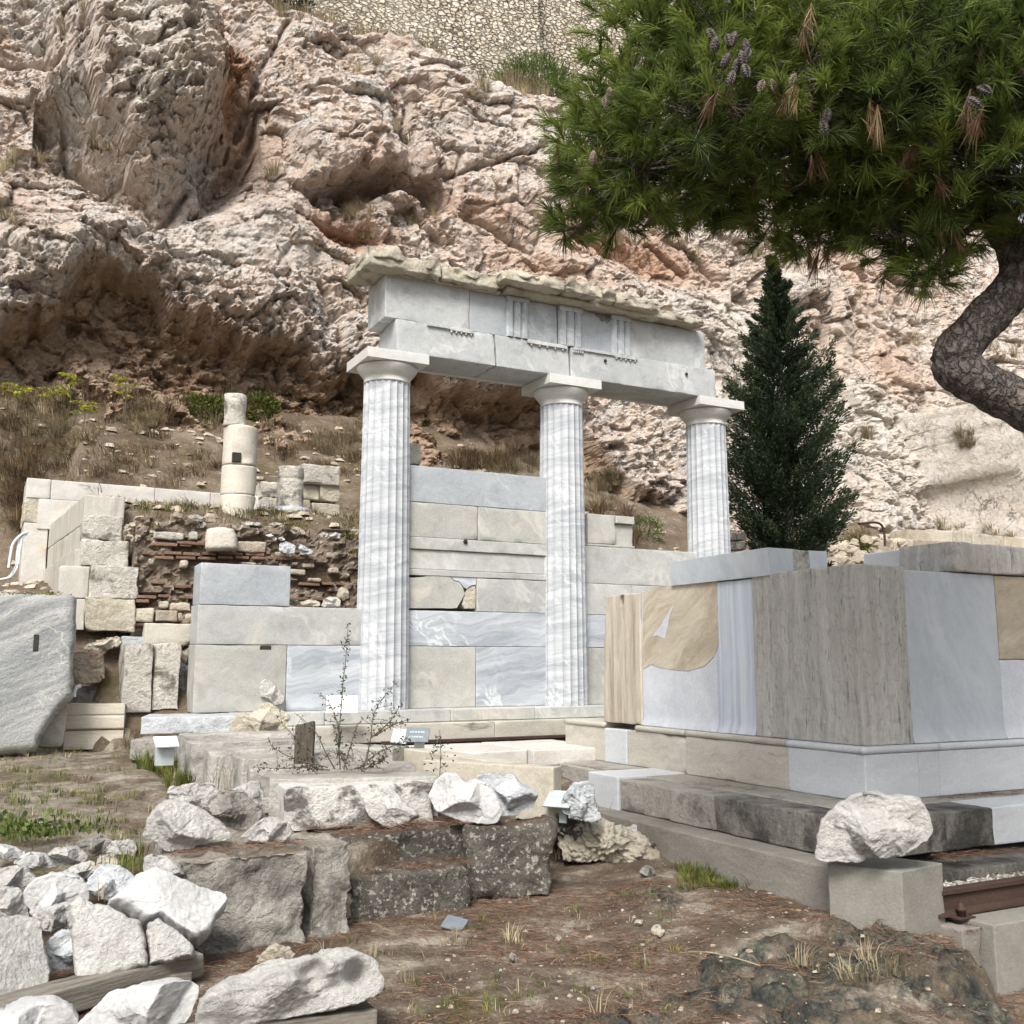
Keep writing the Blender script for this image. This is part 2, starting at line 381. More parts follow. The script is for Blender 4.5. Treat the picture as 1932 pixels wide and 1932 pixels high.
M = {}
M['column'] = stone('blue grey column marble', (150, 155, 161), (196, 199, 201), 2.6, (.4, .4, 4.2), (.08, .13, 0), .24, (.39, .60), (220, 222, 224), 1.4, .02, .5, grain=.12, bumpd=.0012, bsc=60, rough=.5, vary=.03)
M['capital'] = stone('white capital marble', (190, 190, 187), (214, 213, 209), 2.2, (1, 1, 2.5), bumpd=.001, bsc=50, rough=.5, stain=(176, 170, 156), slo=.55, shi=.8, samt=.5, vary=.02)
M['new_blue'] = stone('new blue marble', (142, 149, 158), (194, 198, 202), 2.0, (.36, .5, 3.8), (.1, .16, 0), .34, (.39, .60), (222, 226, 228), 1.3, .025, .7, grain=.08, bumpd=.001, bsc=50, rough=.42, vary=.03)
M['old_grey'] = stone('old grey marble', (150, 152, 151), (190, 190, 186), 2.2, (1, 1, 1.3), (0, .5, 0), .5, (.3, .7), (216, 214, 206), 1.1, .05, .4, stain=(128, 124, 114), ssc=3., slo=.56, shi=.8, samt=.5, patch=(203, 195, 172), pasc=1.3, palo=.6, pahi=.7, paamt=.55, bumpd=.0022, bsc=46, vary=.06)
M['old_beige'] = stone('old beige marble', (148, 148, 143), (188, 187, 181), 2.0, (1, 1, 1.2), (0, .3, 0), .6, (.3, .7), (214, 209, 195), 1.0, .05, .4, stain=(136, 130, 118), ssc=2.6, slo=.56, shi=.8, samt=.5, patch=(202, 195, 178), pasc=1.7, palo=.62, pahi=.7, paamt=.5, bumpd=.0025, bsc=46, vary=.06)
M['architrave'] = stone('architrave marble', (144, 148, 150), (194, 196, 195), 1.8, (1, 1, 1.4), (0, .4, 0), .6, (.3, .7), (222, 222, 218), 1.0, .04, .45, stain=(104, 104, 100), ssc=4.2, slo=.56, shi=.72, samt=.5, speck=(120, 120, 116), psc=18, plo=.62, phi=.72, pamt=.35, patch=(206, 201, 186), pasc=1.1, palo=.62, pahi=.75, paamt=.4, bumpd=.002, bsc=44, vary=.05)
M['frieze_dark'] = stone('grey frieze marble', (136, 143, 150), (180, 184, 186), 1.9, (1, 1, 1.6), (0, .4, 0), .6, (.3, .7), (206, 208, 208), 1.2, .03, .45, stain=(110, 110, 106), ssc=3., slo=.58, shi=.8, samt=.5, bumpd=.0016, bsc=44, vary=.05)
M['cornice'] = stone('weathered cornice stone', (156, 147, 126), (206, 200, 184), 2.6, (1, 1, 2), bumpd=.006, bsc=26, stain=(92, 84, 70), ssc=4., slo=.53, shi=.68, samt=.75, speck=(120, 110, 90), pamt=.5, vary=.05, warp=.4)
M['altar_tan'] = stone('tan streaked altar stone', (164, 153, 136), (204, 196, 181), 2.8, (3.2, 3.2, .2), (0, 0, 0), .16, (.38, .60), None, grain=.12, stain=(104, 90, 72), ssc=3.2, slo=.53, shi=.7, samt=.6, sstretch=(3, 3, .2), bumpd=.003, bsc=36, bstretch=(2, 2, .3), vary=.05)
M['altar_grey'] = stone('old streaked altar stone', (168, 166, 160), (216, 213, 206), 3.4, (3.6, 3.6, .16), (0, 0, 0), .14, (.36, .62), None, grain=.22, stain=(92, 88, 80), ssc=7., slo=.58, shi=.66, samt=.65, sstretch=(3.2, 3.2, .4), patch=(176, 165, 146), pasc=1.2, palo=.5, pahi=.75, paamt=.3, speck=(80, 76, 68), psc=22, plo=.62, phi=.72, pamt=.6, bumpd=.005, bsc=30, bstretch=(2, 2, .5), vary=.03, pit=.3)
M['altar_patch'] = stone('tan inset stone', (162, 150, 130), (202, 193, 175), 1.8, (.6, .6, 3.0), (.55, .3, 0), .4, (.40, .60), (210, 200, 180), .9, .02, .5, grain=.1, stain=(126, 104, 74), ssc=2.2, slo=.52, shi=.75, samt=.5, bumpd=.002, bsc=40, vary=.02)
M['altar_white'] = stone('new white altar marble', (178, 183, 191), (212, 215, 219), 1.9, (1.2, 1.2, .8), (.5, .6, 0), .5, (.32, .66), (160, 170, 186), 1.6, .014, .3, bumpd=.0006, bsc=50, rough=.45, vary=.02)
M['altar_stripe'] = stone('striped blue white marble', (166, 176, 192), (212, 216, 222), 3.2, (3.4, 3.4, .08), (0, 0, 0), .06, (.40, .60), grain=.06, bumpd=.0006, bsc=50, rough=.45, vary=.02)
M['altar_blue'] = stone('pale blue altar marble', (166, 173, 180), (198, 203, 207), 1.6, (2.4, 2.4, .7), (.3, .5, 0), .35, (.3, .7), grain=.12, bumpd=.0006, bsc=50, rough=.45, vary=.02, speck=(120, 130, 142), psc=7., plo=.68, phi=.76, pamt=.4)
M['base_white'] = stone('new white base marble', (180, 184, 188), (206, 209, 211), 1.8, (.6, .6, 3.), (.1, .2, 0), .3, (.3, .7), bumpd=.0006, bsc=50, rough=.45, stain=(150, 152, 152), ssc=4., slo=.6, shi=.8, samt=.35, sstretch=(.5, .5, 2), vary=.03)
M['base_old'] = stone('old base course marble', (158, 153, 142), (202, 197, 186), 1.8, (.6, .6, 3.4), (.05, .1, 0), .5, (.32, .68), None, stain=(104, 96, 84), ssc=2.6, slo=.6, shi=.7, samt=.85, sstretch=(.5, .5, 2.4), speck=(150, 128, 108), psc=5., plo=.62, phi=.7, pamt=.4, bumpd=.003, bsc=36, vary=.05)
M['step_grey'] = stone('grey limestone step', (132, 128, 120), (186, 181, 171), 2.6, (1, 1, 1), (0, 0, 0), .5, (.3, .7), None, stain=(72, 70, 66), ssc=2.2, slo=.55, shi=.66, samt=.7, speck=(72, 70, 66), psc=26, pamt=.5, bumpd=.005, bsc=28, vary=.05, pit=.3)
M['step_dark'] = stone('blackened limestone step', (82, 80, 76), (152, 148, 139), 3.0, (1.6, 1.6, .6), (0, 0, 0), .5, (.36, .66), None, stain=(46, 45, 44), ssc=2.4, slo=.48, shi=.60, samt=.8, speck=(150, 146, 136), psc=32, plo=.62, phi=.7, pamt=.5, bumpd=.005, bsc=30, vary=.03, pit=.3)
M['concrete'] = stone('grey concrete', (118, 116, 109), (146, 143, 134), 2.6, (1, 1, 1), (0, 0, 0), .4, (.3, .7), None, stain=(92, 89, 82), ssc=2., slo=.56, shi=.74, samt=.45, speck=(172, 168, 158), psc=60, plo=.66, phi=.74, pamt=.5, bumpd=.0025, bsc=50, vary=.02, rough=.9, pit=.2)
M['concrete_pale'] = stone('pale weathered concrete', (110, 106, 99), (152, 147, 138), 3., (.5, .5, 2.4), (0, 0, 0), .4, (.3, .7), None, stain=(96, 90, 80), ssc=2., slo=.54, shi=.72, samt=.6, speck=(90, 86, 78), psc=46, pamt=.4, bumpd=.004, bsc=40, vary=.02, rough=.9)
M['white_rock'] = stone('broken white marble', (164, 162, 157), (216, 214, 209), 4.2, (1, 1, 1.5), (.4, .5, 0), .6, (.34, .66), (104, 100, 94), 2.2, .012, .55, stain=(172, 152, 122), ssc=3.2, slo=.62, shi=.8, samt=.55, speck=(112, 106, 97), psc=20, plo=.6, phi=.7, pamt=.5, bumpd=.008, bsc=26, vary=.06)
M['white_clean'] = stone('fresh white marble', (158, 158, 157), (202, 201, 199), 4.0, (1, 1, 1.8), (.4, .3, 0), .6, (.34, .66), (120, 118, 115), 2.0, .012, .5, stain=(186, 176, 156), ssc=2.4, slo=.62, shi=.85, samt=.4, bumpd=.004, bsc=26, vary=.06)
M['blue_rock'] = stone('banded grey marble', (142, 147, 152), (208, 211, 213), 3.4, (1, 1, 3.2), (.5, .4, 0), .5, (.34, .66), (228, 228, 226), 1.6, .02, .5, stain=(120, 110, 96), ssc=2.4, slo=.62, shi=.8, samt=.5, bumpd=.005, bsc=26, vary=.06)
M['grey_rock'] = stone('dirty grey marble', (110, 106, 100), (176, 172, 164), 2.8, (1, 1, 1), (0, 0, 0), .5, (.3, .7), None, stain=(64, 61, 57), ssc=3.4, slo=.5, shi=.66, samt=.7, speck=(214, 210, 202), psc=18, plo=.6, phi=.7, pamt=.5, bumpd=.007, bsc=24, vary=.05)
M['cream_rock'] = stone('cream broken stone', (166, 157, 138), (208, 201, 185), 2.8, (1, 1, 1), (0, 0, 0), .5, (.3, .7), None, stain=(118, 104, 84), ssc=3.4, slo=.54, shi=.7, samt=.65, speck=(92, 84, 72), psc=20, plo=.62, phi=.72, pamt=.55, bumpd=.007, bsc=24, vary=.08)
M['rough_block'] = stone('rough limestone block', (132, 128, 120), (196, 191, 181), 3.0, (1, 1, 1), (0, 0, 0), .6, (.3, .7), None, stain=(70, 67, 62), ssc=2.6, slo=.5, shi=.66, samt=.65, speck=(206, 202, 192), psc=16, plo=.6, phi=.7, pamt=.5, bumpd=.010, bsc=22, vary=.03, pit=.35, topdirt=(112, 96, 74))
M['lichen_block'] = stone('black lichen limestone', (62, 59, 55), (128, 123, 113), 3.4, (1, 1, 1), (0, 0, 0), .6, (.34, .7), None, stain=(36, 34, 32), ssc=2.6, slo=.5, shi=.66, samt=.6, speck=(188, 184, 172), psc=26, plo=.55, phi=.62, pamt=.85, bumpd=.010, bsc=24, vary=.03, pit=.35, topdirt=(96, 74, 56))
M['mottled'] = stone('white marble with black lichen', (188, 184, 176), (232, 230, 225), 3., (1, 1, 1), (0, 0, 0), .6, (.3, .7), None, stain=(78, 72, 64), ssc=3.6, slo=.52, shi=.6, samt=.85, speck=(92, 88, 80), psc=22, plo=.62, phi=.7, pamt=.6, bumpd=.007, bsc=26, vary=.03)
M['store_block'] = stone('stored marble block', (138, 135, 128), (204, 201, 194), 2.2, (1, 1, 1.2), (0, 0, 0), .5, (.3, .7), None, stain=(98, 95, 88), ssc=2.8, slo=.52, shi=.7, samt=.8, sstretch=(.6, 1, 1.6), speck=(110, 106, 98), psc=22, plo=.6, phi=.72, pamt=.5, bumpd=.005, bsc=30, vary=.06, topdirt=(150, 146, 136))
M['beige_slab'] = stone('beige weathered slab', (160, 152, 136), (206, 199, 184), 2.4, (1, 1, 1), (0, .4, 0), .6, (.3, .7), None, stain=(112, 104, 90), ssc=3., slo=.55, shi=.72, samt=.5, bumpd=.003, bsc=34, vary=.04, topdirt=(168, 164, 154))
M['lean_slab'] = stone('blue grey banded slab', (120, 124, 126), (182, 182, 178), 2.2, (.4, .6, 4.6), (0, .45, 0), .22, (.40, .60), (206, 205, 198), 1.2, .018, .6, grain=.14, stain=(176, 148, 110), ssc=2.2, slo=.62, shi=.74, samt=.5, bumpd=.005, bsc=34, vary=.02)
M['ribbed_cream'] = stone('cream moulded stone', (168, 160, 143), (210, 204, 190), 2.2, (.3, .3, 5.), (0, 0, 0), .16, (.32, .68), None, stain=(128, 116, 96), ssc=2.2, slo=.55, shi=.72, samt=.5, sstretch=(.3, .3, 4), bumpd=.002, bsc=34, vary=.02)
M['terrace_white'] = stone('white terrace marble', (168, 165, 158), (212, 209, 203), 2., (1, 1, 2.4), (0, .3, 0), .6, (.3, .7), None, stain=(190, 156, 112), ssc=2., slo=.6, shi=.75, samt=.5, speck=(150, 140, 126), psc=14, plo=.64, phi=.74, pamt=.4, bumpd=.002, bsc=34, vary=.04)
M['terrace_grey'] = stone('grey streaked revetment', (158, 154, 146), (202, 198, 188), 2.4, (2.6, 2.6, .4), (0, 0, 0), .3, (.3, .7), None, stain=(104, 100, 92), ssc=3., slo=.54, shi=.72, samt=.6, sstretch=(2.4, 2.4, .4), bumpd=.002, bsc=34, vary=.04)
M['rough_white'] = stone('rough split marble', (168, 163, 152), (224, 220, 210), 3., (1, 1, 1), (0, 0, 0), .6, (.3, .7), None, stain=(86, 80, 70), ssc=3.4, slo=.52, shi=.62, samt=.8, speck=(120, 112, 100), psc=22, plo=.62, phi=.72, pamt=.5, bumpd=.010, bsc=22, vary=.06)
M['cream_column'] = stone('cream limestone drum', (176, 171, 158), (208, 203, 190), 2.4, (1, 1, 1), (0, 0, 0), .5, (.3, .7), None, stain=(134, 124, 106), ssc=3., slo=.58, shi=.75, samt=.5, speck=(120, 112, 98), psc=30, plo=.62, phi=.72, pamt=.5, bumpd=.003, bsc=34, vary=.04, pit=.3)
M['brick'] = stone('old red brick', (108, 86, 74), (146, 116, 98), 4., (1, 1, 1), (0, 0, 0), .4, (.3, .7), None, stain=(98, 80, 66), ssc=5., slo=.54, shi=.7, samt=.6, bumpd=.005, bsc=30, vary=.15)
M['mortar'] = stone('brown earth mortar', (98, 86, 74), (158, 143, 126), 6., (1, 1, 1.5), (0, 0, 0), .4, (.3, .7), None, stain=(186, 176, 160), ssc=9., slo=.56, shi=.62, samt=.85, speck=(142, 100, 78), psc=16, plo=.62, phi=.7, pamt=.6, bumpd=.012, bsc=22, vary=.0)
M['rubble'] = stone('rubble stone', (132, 118, 100), (206, 196, 178), 3., (1, 1, 1), (0, 0, 0), .5, (.3, .7), None, stain=(140, 98, 74), ssc=2., slo=.55, shi=.7, samt=.5, speck=(92, 84, 72), psc=20, pamt=.5, bumpd=.006, bsc=26, vary=.22)
M['wood'] = stone('grey weathered timber', (84, 79, 71), (150, 144, 133), 5., (.25, 5., 5.), (0, 0, 0), .12, (.32, .68), None, stain=(58, 52, 45), ssc=4., slo=.54, shi=.66, samt=.7, sstretch=(.2, 4, 4), bumpd=.004, bsc=26, bstretch=(.15, 3, 3), vary=.04, rough=.85)
M['post_wood'] = stone('dark weathered post', (62, 56, 48), (116, 108, 96), 5., (5., 5., .3), (0, 0, 0), .12, (.32, .68), None, stain=(44, 38, 32), ssc=4., slo=.54, shi=.66, samt=.7, sstretch=(4, 4, .3), bumpd=.005, bsc=26, bstretch=(3, 3, .15), vary=.04, rough=.85)
M['rust'] = stone('rusty rail steel', (48, 38, 34), (82, 62, 52), 5., (.4, 2, 2), (0, 0, 0), .3, (.3, .7), None, stain=(46, 40, 38), ssc=3., slo=.5, shi=.7, samt=.6, bumpd=.002, bsc=40, vary=.04, rough=.7)
M['steel'] = plain('worn rail head', (84, 78, 76), .5, .3)
M['bark'] = None
M['sign_white'] = plain('white plastic sign', (238, 240, 240), .45, n=.02); M['sign_grey'] = plain('grey metal sign', (176, 184, 184), .45, n=.05)
M['sign_dark'] = plain('dark info plate', (108, 116, 122), .4, n=.06); M['ink'] = plain('grey lettering', (120, 124, 128), .6, n=.02); M['ink_pale'] = plain('pale lettering', (206, 214, 218), .6, n=.02)
M['pipe'] = plain('white cable conduit', (206, 212, 216), .4, n=.04)
M['dark_hole'] = plain('dark socket', (52, 50, 46), .9)
M['cone'] = plain('grey brown pine cone', (112, 100, 90), .85, n=.3, sc=40); M['cone_dark'] = plain('weathered pine cone', (84, 78, 74), .85, n=.3, sc=40)
m = NT('pine bark', .95)
v = m.mapv(m.pos, (1, 1, .6)); ed = m.voro(m.vadd(v, m.vscale(m.noisec(v, 12., 5.), .12)), 22.)
c = m.mix(m.math('MULTIPLY', m.ramp(ed, [(.0, 1.), (.10, 0.)]), m.ramp(m.noise(m.pos, 7., 4.), [(.4, .2), (.6, .9)])), m.ramp(m.noise(m.pos, 30., 7., .75), [(.3, lin((72, 66, 62))), (.7, lin((138, 130, 124)))]), lin((40, 34, 30)))
c = m.mix(m.math('MULTIPLY', m.ramp(m.noise(m.pos, 8., 4.), [(.6, 0.), (.7, 1.)]), .5), c, lin((112, 82, 66)))
M['bark'] = m.done(c, m.bump(m.math('ADD', m.ramp(ed, [(0., 0.), (.2, 1.)]), m.math('MULTIPLY', m.noise(m.pos, 60., 5.), .5)), .03, .9))
# cliff: pink-grey limestone; the point attribute says where the rock is brown earth (r), ochre (g) or pale marble (b)
m = NT('cliff rock', .9); P = m.pos
P2 = m.vadd(P, m.vscale(m.vadd(m.noisec(P, .5, 4.), (.5, .5, .5), 'SUBTRACT'), 1.2))
c = m.ramp(m.noise(P2, .55, 9., .68), [(.30, lin((178, 158, 142))), (.42, lin((208, 186, 168))), (.52, lin((220, 202, 187))), (.62, lin((204, 198, 191))), (.74, lin((232, 226, 217)))])
c = m.mix(m.ramp(m.noise(P2, 1.7, 9., .74), [(.5, 0.), (.64, .8)]), c, lin((190, 187, 183)))
c = m.mix(m.ramp(m.noise(m.mapv(P2, (1, 1, 1.6)), 1.2, 8., .74, .5), [(.54, 0.), (.68, .6)]), c, lin((202, 168, 140)))
c = m.mix(m.ramp(m.noise(P2, 4.2, 9., .78), [(.49, 0.), (.6, .9)]), c, lin((236, 230, 222)))
c = m.mix(m.ramp(m.noise(m.mapv(P, (1.6, 1.6, .6)), 1.5, 9., .78), [(.54, 0.), (.68, .7)]), c, lin((150, 132, 116)))
att = m.nd('ShaderNodeSeparateColor', {}, {0: m.attr('zone', 'Color')})
earth = m.ramp(m.noise(m.mapv(P2, (1, 1, 2.2)), 1.6, 9., .76), [(.3, lin((142, 118, 98))), (.5, lin((184, 158, 134))), (.68, lin((208, 188, 166)))])
ochre = m.ramp(m.noise(m.mapv(P2, (1, 1, 1.6)), 2.2, 9., .76), [(.3, lin((172, 130, 102))), (.55, lin((206, 164, 134))), (.72, lin((220, 198, 178)))])
pale = m.ramp(m.noise(P2, 2.0, 9., .76), [(.3, lin((188, 178, 164))), (.5, lin((224, 216, 204))), (.7, lin((236, 233, 228)))])
c = m.mix(att.outputs[2], c, pale); c = m.mix(att.outputs[1], c, ochre); c = m.mix(att.outputs[0], c, earth)
Pc = m.vadd(P, m.vscale(m.noisec(P, 1.6, 6., .7), .9))
cr1 = m.voro(m.mapv(Pc, (1, 1, .75), (.3, .2, .1)), 1.1); cr2 = m.voro(m.mapv(Pc, (1, 1, 1.5), (.7, .1, .4)), 3.4)
gate = m.ramp(m.noise(P, .7, 4.), [(.52, 0.), (.62, 1.)]); gate2 = m.ramp(m.noise(P, 1.1, 5., .7), [(.52, 0.), (.62, 1.)])
k1 = m.math('MULTIPLY', m.ramp(cr1, [(0., 1.), (.025, 0.)]), gate); k2 = m.math('MULTIPLY', m.ramp(cr2, [(0., 1.), (.05, 0.)]), gate2)
pit = m.ramp(m.noise(m.mapv(P2, (1, 1, 1.8)), 5.5, 7., .76), [(.58, 0.), (.66, 1.)])
c = m.mix(m.math('MULTIPLY', k1, .75), c, lin((84, 72, 62))); c = m.mix(m.math('MULTIPLY', k2, .55), c, lin((104, 90, 78))); c = m.mix(m.math('MULTIPLY', pit, .3), c, lin((130, 114, 100)))
hgt = m.math('SUBTRACT', m.math('SUBTRACT', m.math('ADD', m.noise(P, 8., 9., .78), m.math('MULTIPLY', m.noise(P, 2.6, 6., .74), 1.3)), m.math('MULTIPLY', k1, .7)), m.math('ADD', m.math('MULTIPLY', k2, .35), m.math('MULTIPLY', pit, .5)))
M['cliff'] = m.done(c, m.bump(hgt, .15, .9))
# dry hillside earth
m = NT('dry hillside', .95); P = m.pos
c = m.ramp(m.noise(P, 1.4, 8., .7), [(.3, lin((86, 72, 58))), (.5, lin((128, 112, 94))), (.7, lin((158, 146, 130)))])
c = m.mix(m.ramp(m.noise(P, 9., 5., .7), [(.58, 0.), (.68, .8)]), c, lin((176, 170, 160)))
c = m.mix(m.ramp(m.noise(m.vadd(P, (7, 3, 1)), 1.1, 5., .7), [(.52, 0.), (.66, .7)]), c, lin((104, 100, 62)))
M['hill'] = m.done(c, m.bump(m.noise(P, 14., 7., .75), .12, .9))
# foreground ground: needle-strewn earth, pale dust, dark outcrop (zone r), grass (zone g)
m = NT('needle strewn earth', .95); P = m.pos
c = m.ramp(m.noise(P, 2.1, 8., .72), [(.3, lin((80, 68, 58))), (.44, lin((108, 94, 80))), (.53, lin((136, 122, 106))), (.62, lin((188, 178, 162)))])
c = m.mix(m.ramp(m.noise(P, 38., 5., .75), [(.5, 0.), (.7, .6)]), c, lin((98, 76, 60)))
c = m.mix(m.ramp(m.voro(m.vadd(P, m.vscale(m.noisec(P, 20.), .03)), 26., 'F1'), [(.1, .75), (.26, 0.)]), c, m.ramp(m.noise(P, 5.), [(.4, lin((140, 122, 100))), (.6, lin((196, 186, 168)))]))
att = m.nd('ShaderNodeSeparateColor', {}, {0: m.attr('zone', 'Color')})
rk = m.ramp(m.noise(P, 9., 9., .8), [(.36, lin((36, 37, 36))), (.48, lin((70, 72, 68))), (.58, lin((112, 110, 96))), (.68, lin((158, 154, 140)))])
rk = m.mix(m.ramp(m.noise(P, 3., 5.), [(.52, 0.), (.68, .6)]), rk, lin((142, 124, 96)))
gk = m.math('MULTIPLY', att.outputs[0], m.ramp(m.noise(P, 3.4, 6., .7), [(.40, 0.), (.5, 1.)]))
c = m.mix(gk, c, rk)
gr = m.ramp(m.noise(P, 16., 6., .7), [(.35, lin((70, 68, 36))), (.6, lin((112, 104, 64)))])
c = m.mix(m.math('MULTIPLY', att.outputs[1], m.ramp(m.noise(P, 2.6, 6., .7), [(.4, 0.), (.55, .8)])), c, gr)
lm = m.ramp(m.noise(P, 6., 8., .74), [(.3, lin((96, 88, 76))), (.5, lin((146, 138, 122))), (.7, lin((196, 188, 172)))])
c = m.mix(m.math('MULTIPLY', att.outputs[2], m.ramp(m.noise(P, 1.7, 6., .7), [(.46, 0.), (.54, .9)])), c, lm)
hg = m.math('ADD', m.noise(P, 40., 7., .75), m.math('MULTIPLY', m.noise(P, 8., 5.), 1.5))
M['ground'] = m.done(c, m.bump(hg, .05, .9))
m = NT('gravel', .9); c = m.ramp(m.voro(m.pos, 45., 'F1', 'Color'), [(.2, lin((120, 112, 100))), (.8, lin((214, 208, 196)))]); M['gravel'] = m.done(c, m.bump(m.voro(m.pos, 45., 'F1'), .03, 1.))
# citadel rubble wall
m = NT('citadel masonry', .9); P = m.mapv(m.obj, (1, 1, 1.75)); Pw = m.vadd(P, m.vscale(m.noisec(m.obj, 4.2, 5., .7), .22))
d = m.voro(Pw, 5.2); cc = m.voro(Pw, 5.2, 'F1', 'Color')
c = m.ramp(m.nd('ShaderNodeSeparateColor', {}, {0: cc}).outputs[0], [(.1, lin((176, 164, 144))), (.4, lin((212, 203, 185))), (.75, lin((228, 222, 209))), (.95, lin((192, 181, 162)))])
c = m.mix(.35, c, m.ramp(m.noise(m.obj, 9., 6., .7), [(.35, lin((172, 152, 124))), (.65, lin((238, 230, 210)))]))
gate = m.ramp(m.noise(m.obj, .45, 3.), [(.36, .35), (.56, 1.)])
c = m.mix(m.math('MULTIPLY', m.ramp(d, [(.02, 1.), (.085, 0.)]), gate), c, lin((104, 90, 72)))
M['citadel'] = m.done(c, m.bump(m.math('ADD', m.ramp(d, [(0., 0.), (.16, 1.)]), m.math('MULTIPLY', m.noise(m.obj, 14., 5.), .4)), .10, 1.))
M['pine'] = leafmat('pine needles', [(0., (64, 76, 44)), (.4, (98, 114, 56)), (.75, (138, 152, 72)), (1., (176, 182, 100))], .4)
M['pine_dead'] = leafmat('dead pine needles', [(0., (92, 70, 54)), (.6, (124, 98, 76)), (1., (158, 136, 104))], .2)
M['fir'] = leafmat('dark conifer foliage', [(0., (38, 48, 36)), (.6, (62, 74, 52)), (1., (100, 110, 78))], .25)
M['drygrass'] = leafmat('dry grass', [(0., (108, 98, 80)), (.5, (150, 138, 112)), (1., (192, 180, 148))], .25)
M['grass'] = leafmat('green grass', [(0., (62, 74, 32)), (.6, (98, 108, 50)), (1., (150, 140, 80))], .25)
M['ivy'] = leafmat('green creeper', [(0., (58, 66, 30)), (.6, (92, 102, 46)), (1., (130, 126, 62))], .2)
M['drybush'] = leafmat('dry brown brush', [(0., (78, 64, 50)), (.6, (122, 104, 82)), (1., (160, 140, 108))], .2)
M['yellowleaf'] = leafmat('yellow green leaves', [(0., (120, 132, 40)), (.6, (176, 180, 56)), (1., (212, 204, 80))], .35)
M['shrub'] = leafmat('small dark leaves', [(0., (38, 42, 34)), (.6, (62, 68, 52)), (1., (104, 108, 84))], .15)
M['twig'] = plain('grey twigs', (96, 86, 76), .9); M['needle'] = leafmat('fallen pine needles', [(0., (84, 62, 50)), (.6, (118, 90, 72)), (1., (150, 124, 102))], .0)
M['weed'] = leafmat('ground weed', [(0., (62, 76, 40)), (.6, (98, 116, 62)), (1., (142, 152, 92))], .25)

# ------------------------------------------------------------------ terrain: cliff, hillside, citadel wall, ground
def grid_faces(nr, nc):
    i = np.arange(nr*nc).reshape(nr, nc)
    return np.stack([i[:-1, :-1], i[:-1, 1:], i[1:, 1:], i[1:, :-1]], -1).reshape(-1, 4)
def uv_to_xyz(u, v, z): return np.stack([u*UX[0]+v*VX[0], u*UX[1]+v*VX[1], z], -1)
def oncl(px, py):
    d = to_uvz(ray(px, py)); t = (17.2+.42*(EYE-3))/(d[1]-.42*d[2]); return np.array([d[0]*t, EYE+d[2]*t])
def poly(pts): return np.array([oncl(*p) for p in pts])
def segdist(U, Z, pl):
    best = np.full(U.shape, 9.)
    for a, b in zip(pl[:-1], pl[1:]):
        ab = b-a; t = np.clip(((U-a[0])*ab[0]+(Z-a[1])*ab[1])/(ab@ab), 0, 1)
        best = np.minimum(best, np.hypot(U-a[0]-t*ab[0], Z-a[1]-t*ab[1]))
    return best
def set_zone(me, R, G, B):
    at_ = me.attributes.new('zone', 'FLOAT_COLOR', 'POINT')
    at_.data.foreach_set('color', np.column_stack([R, G, B, np.ones(len(R))]).astype(np.float32).ravel())
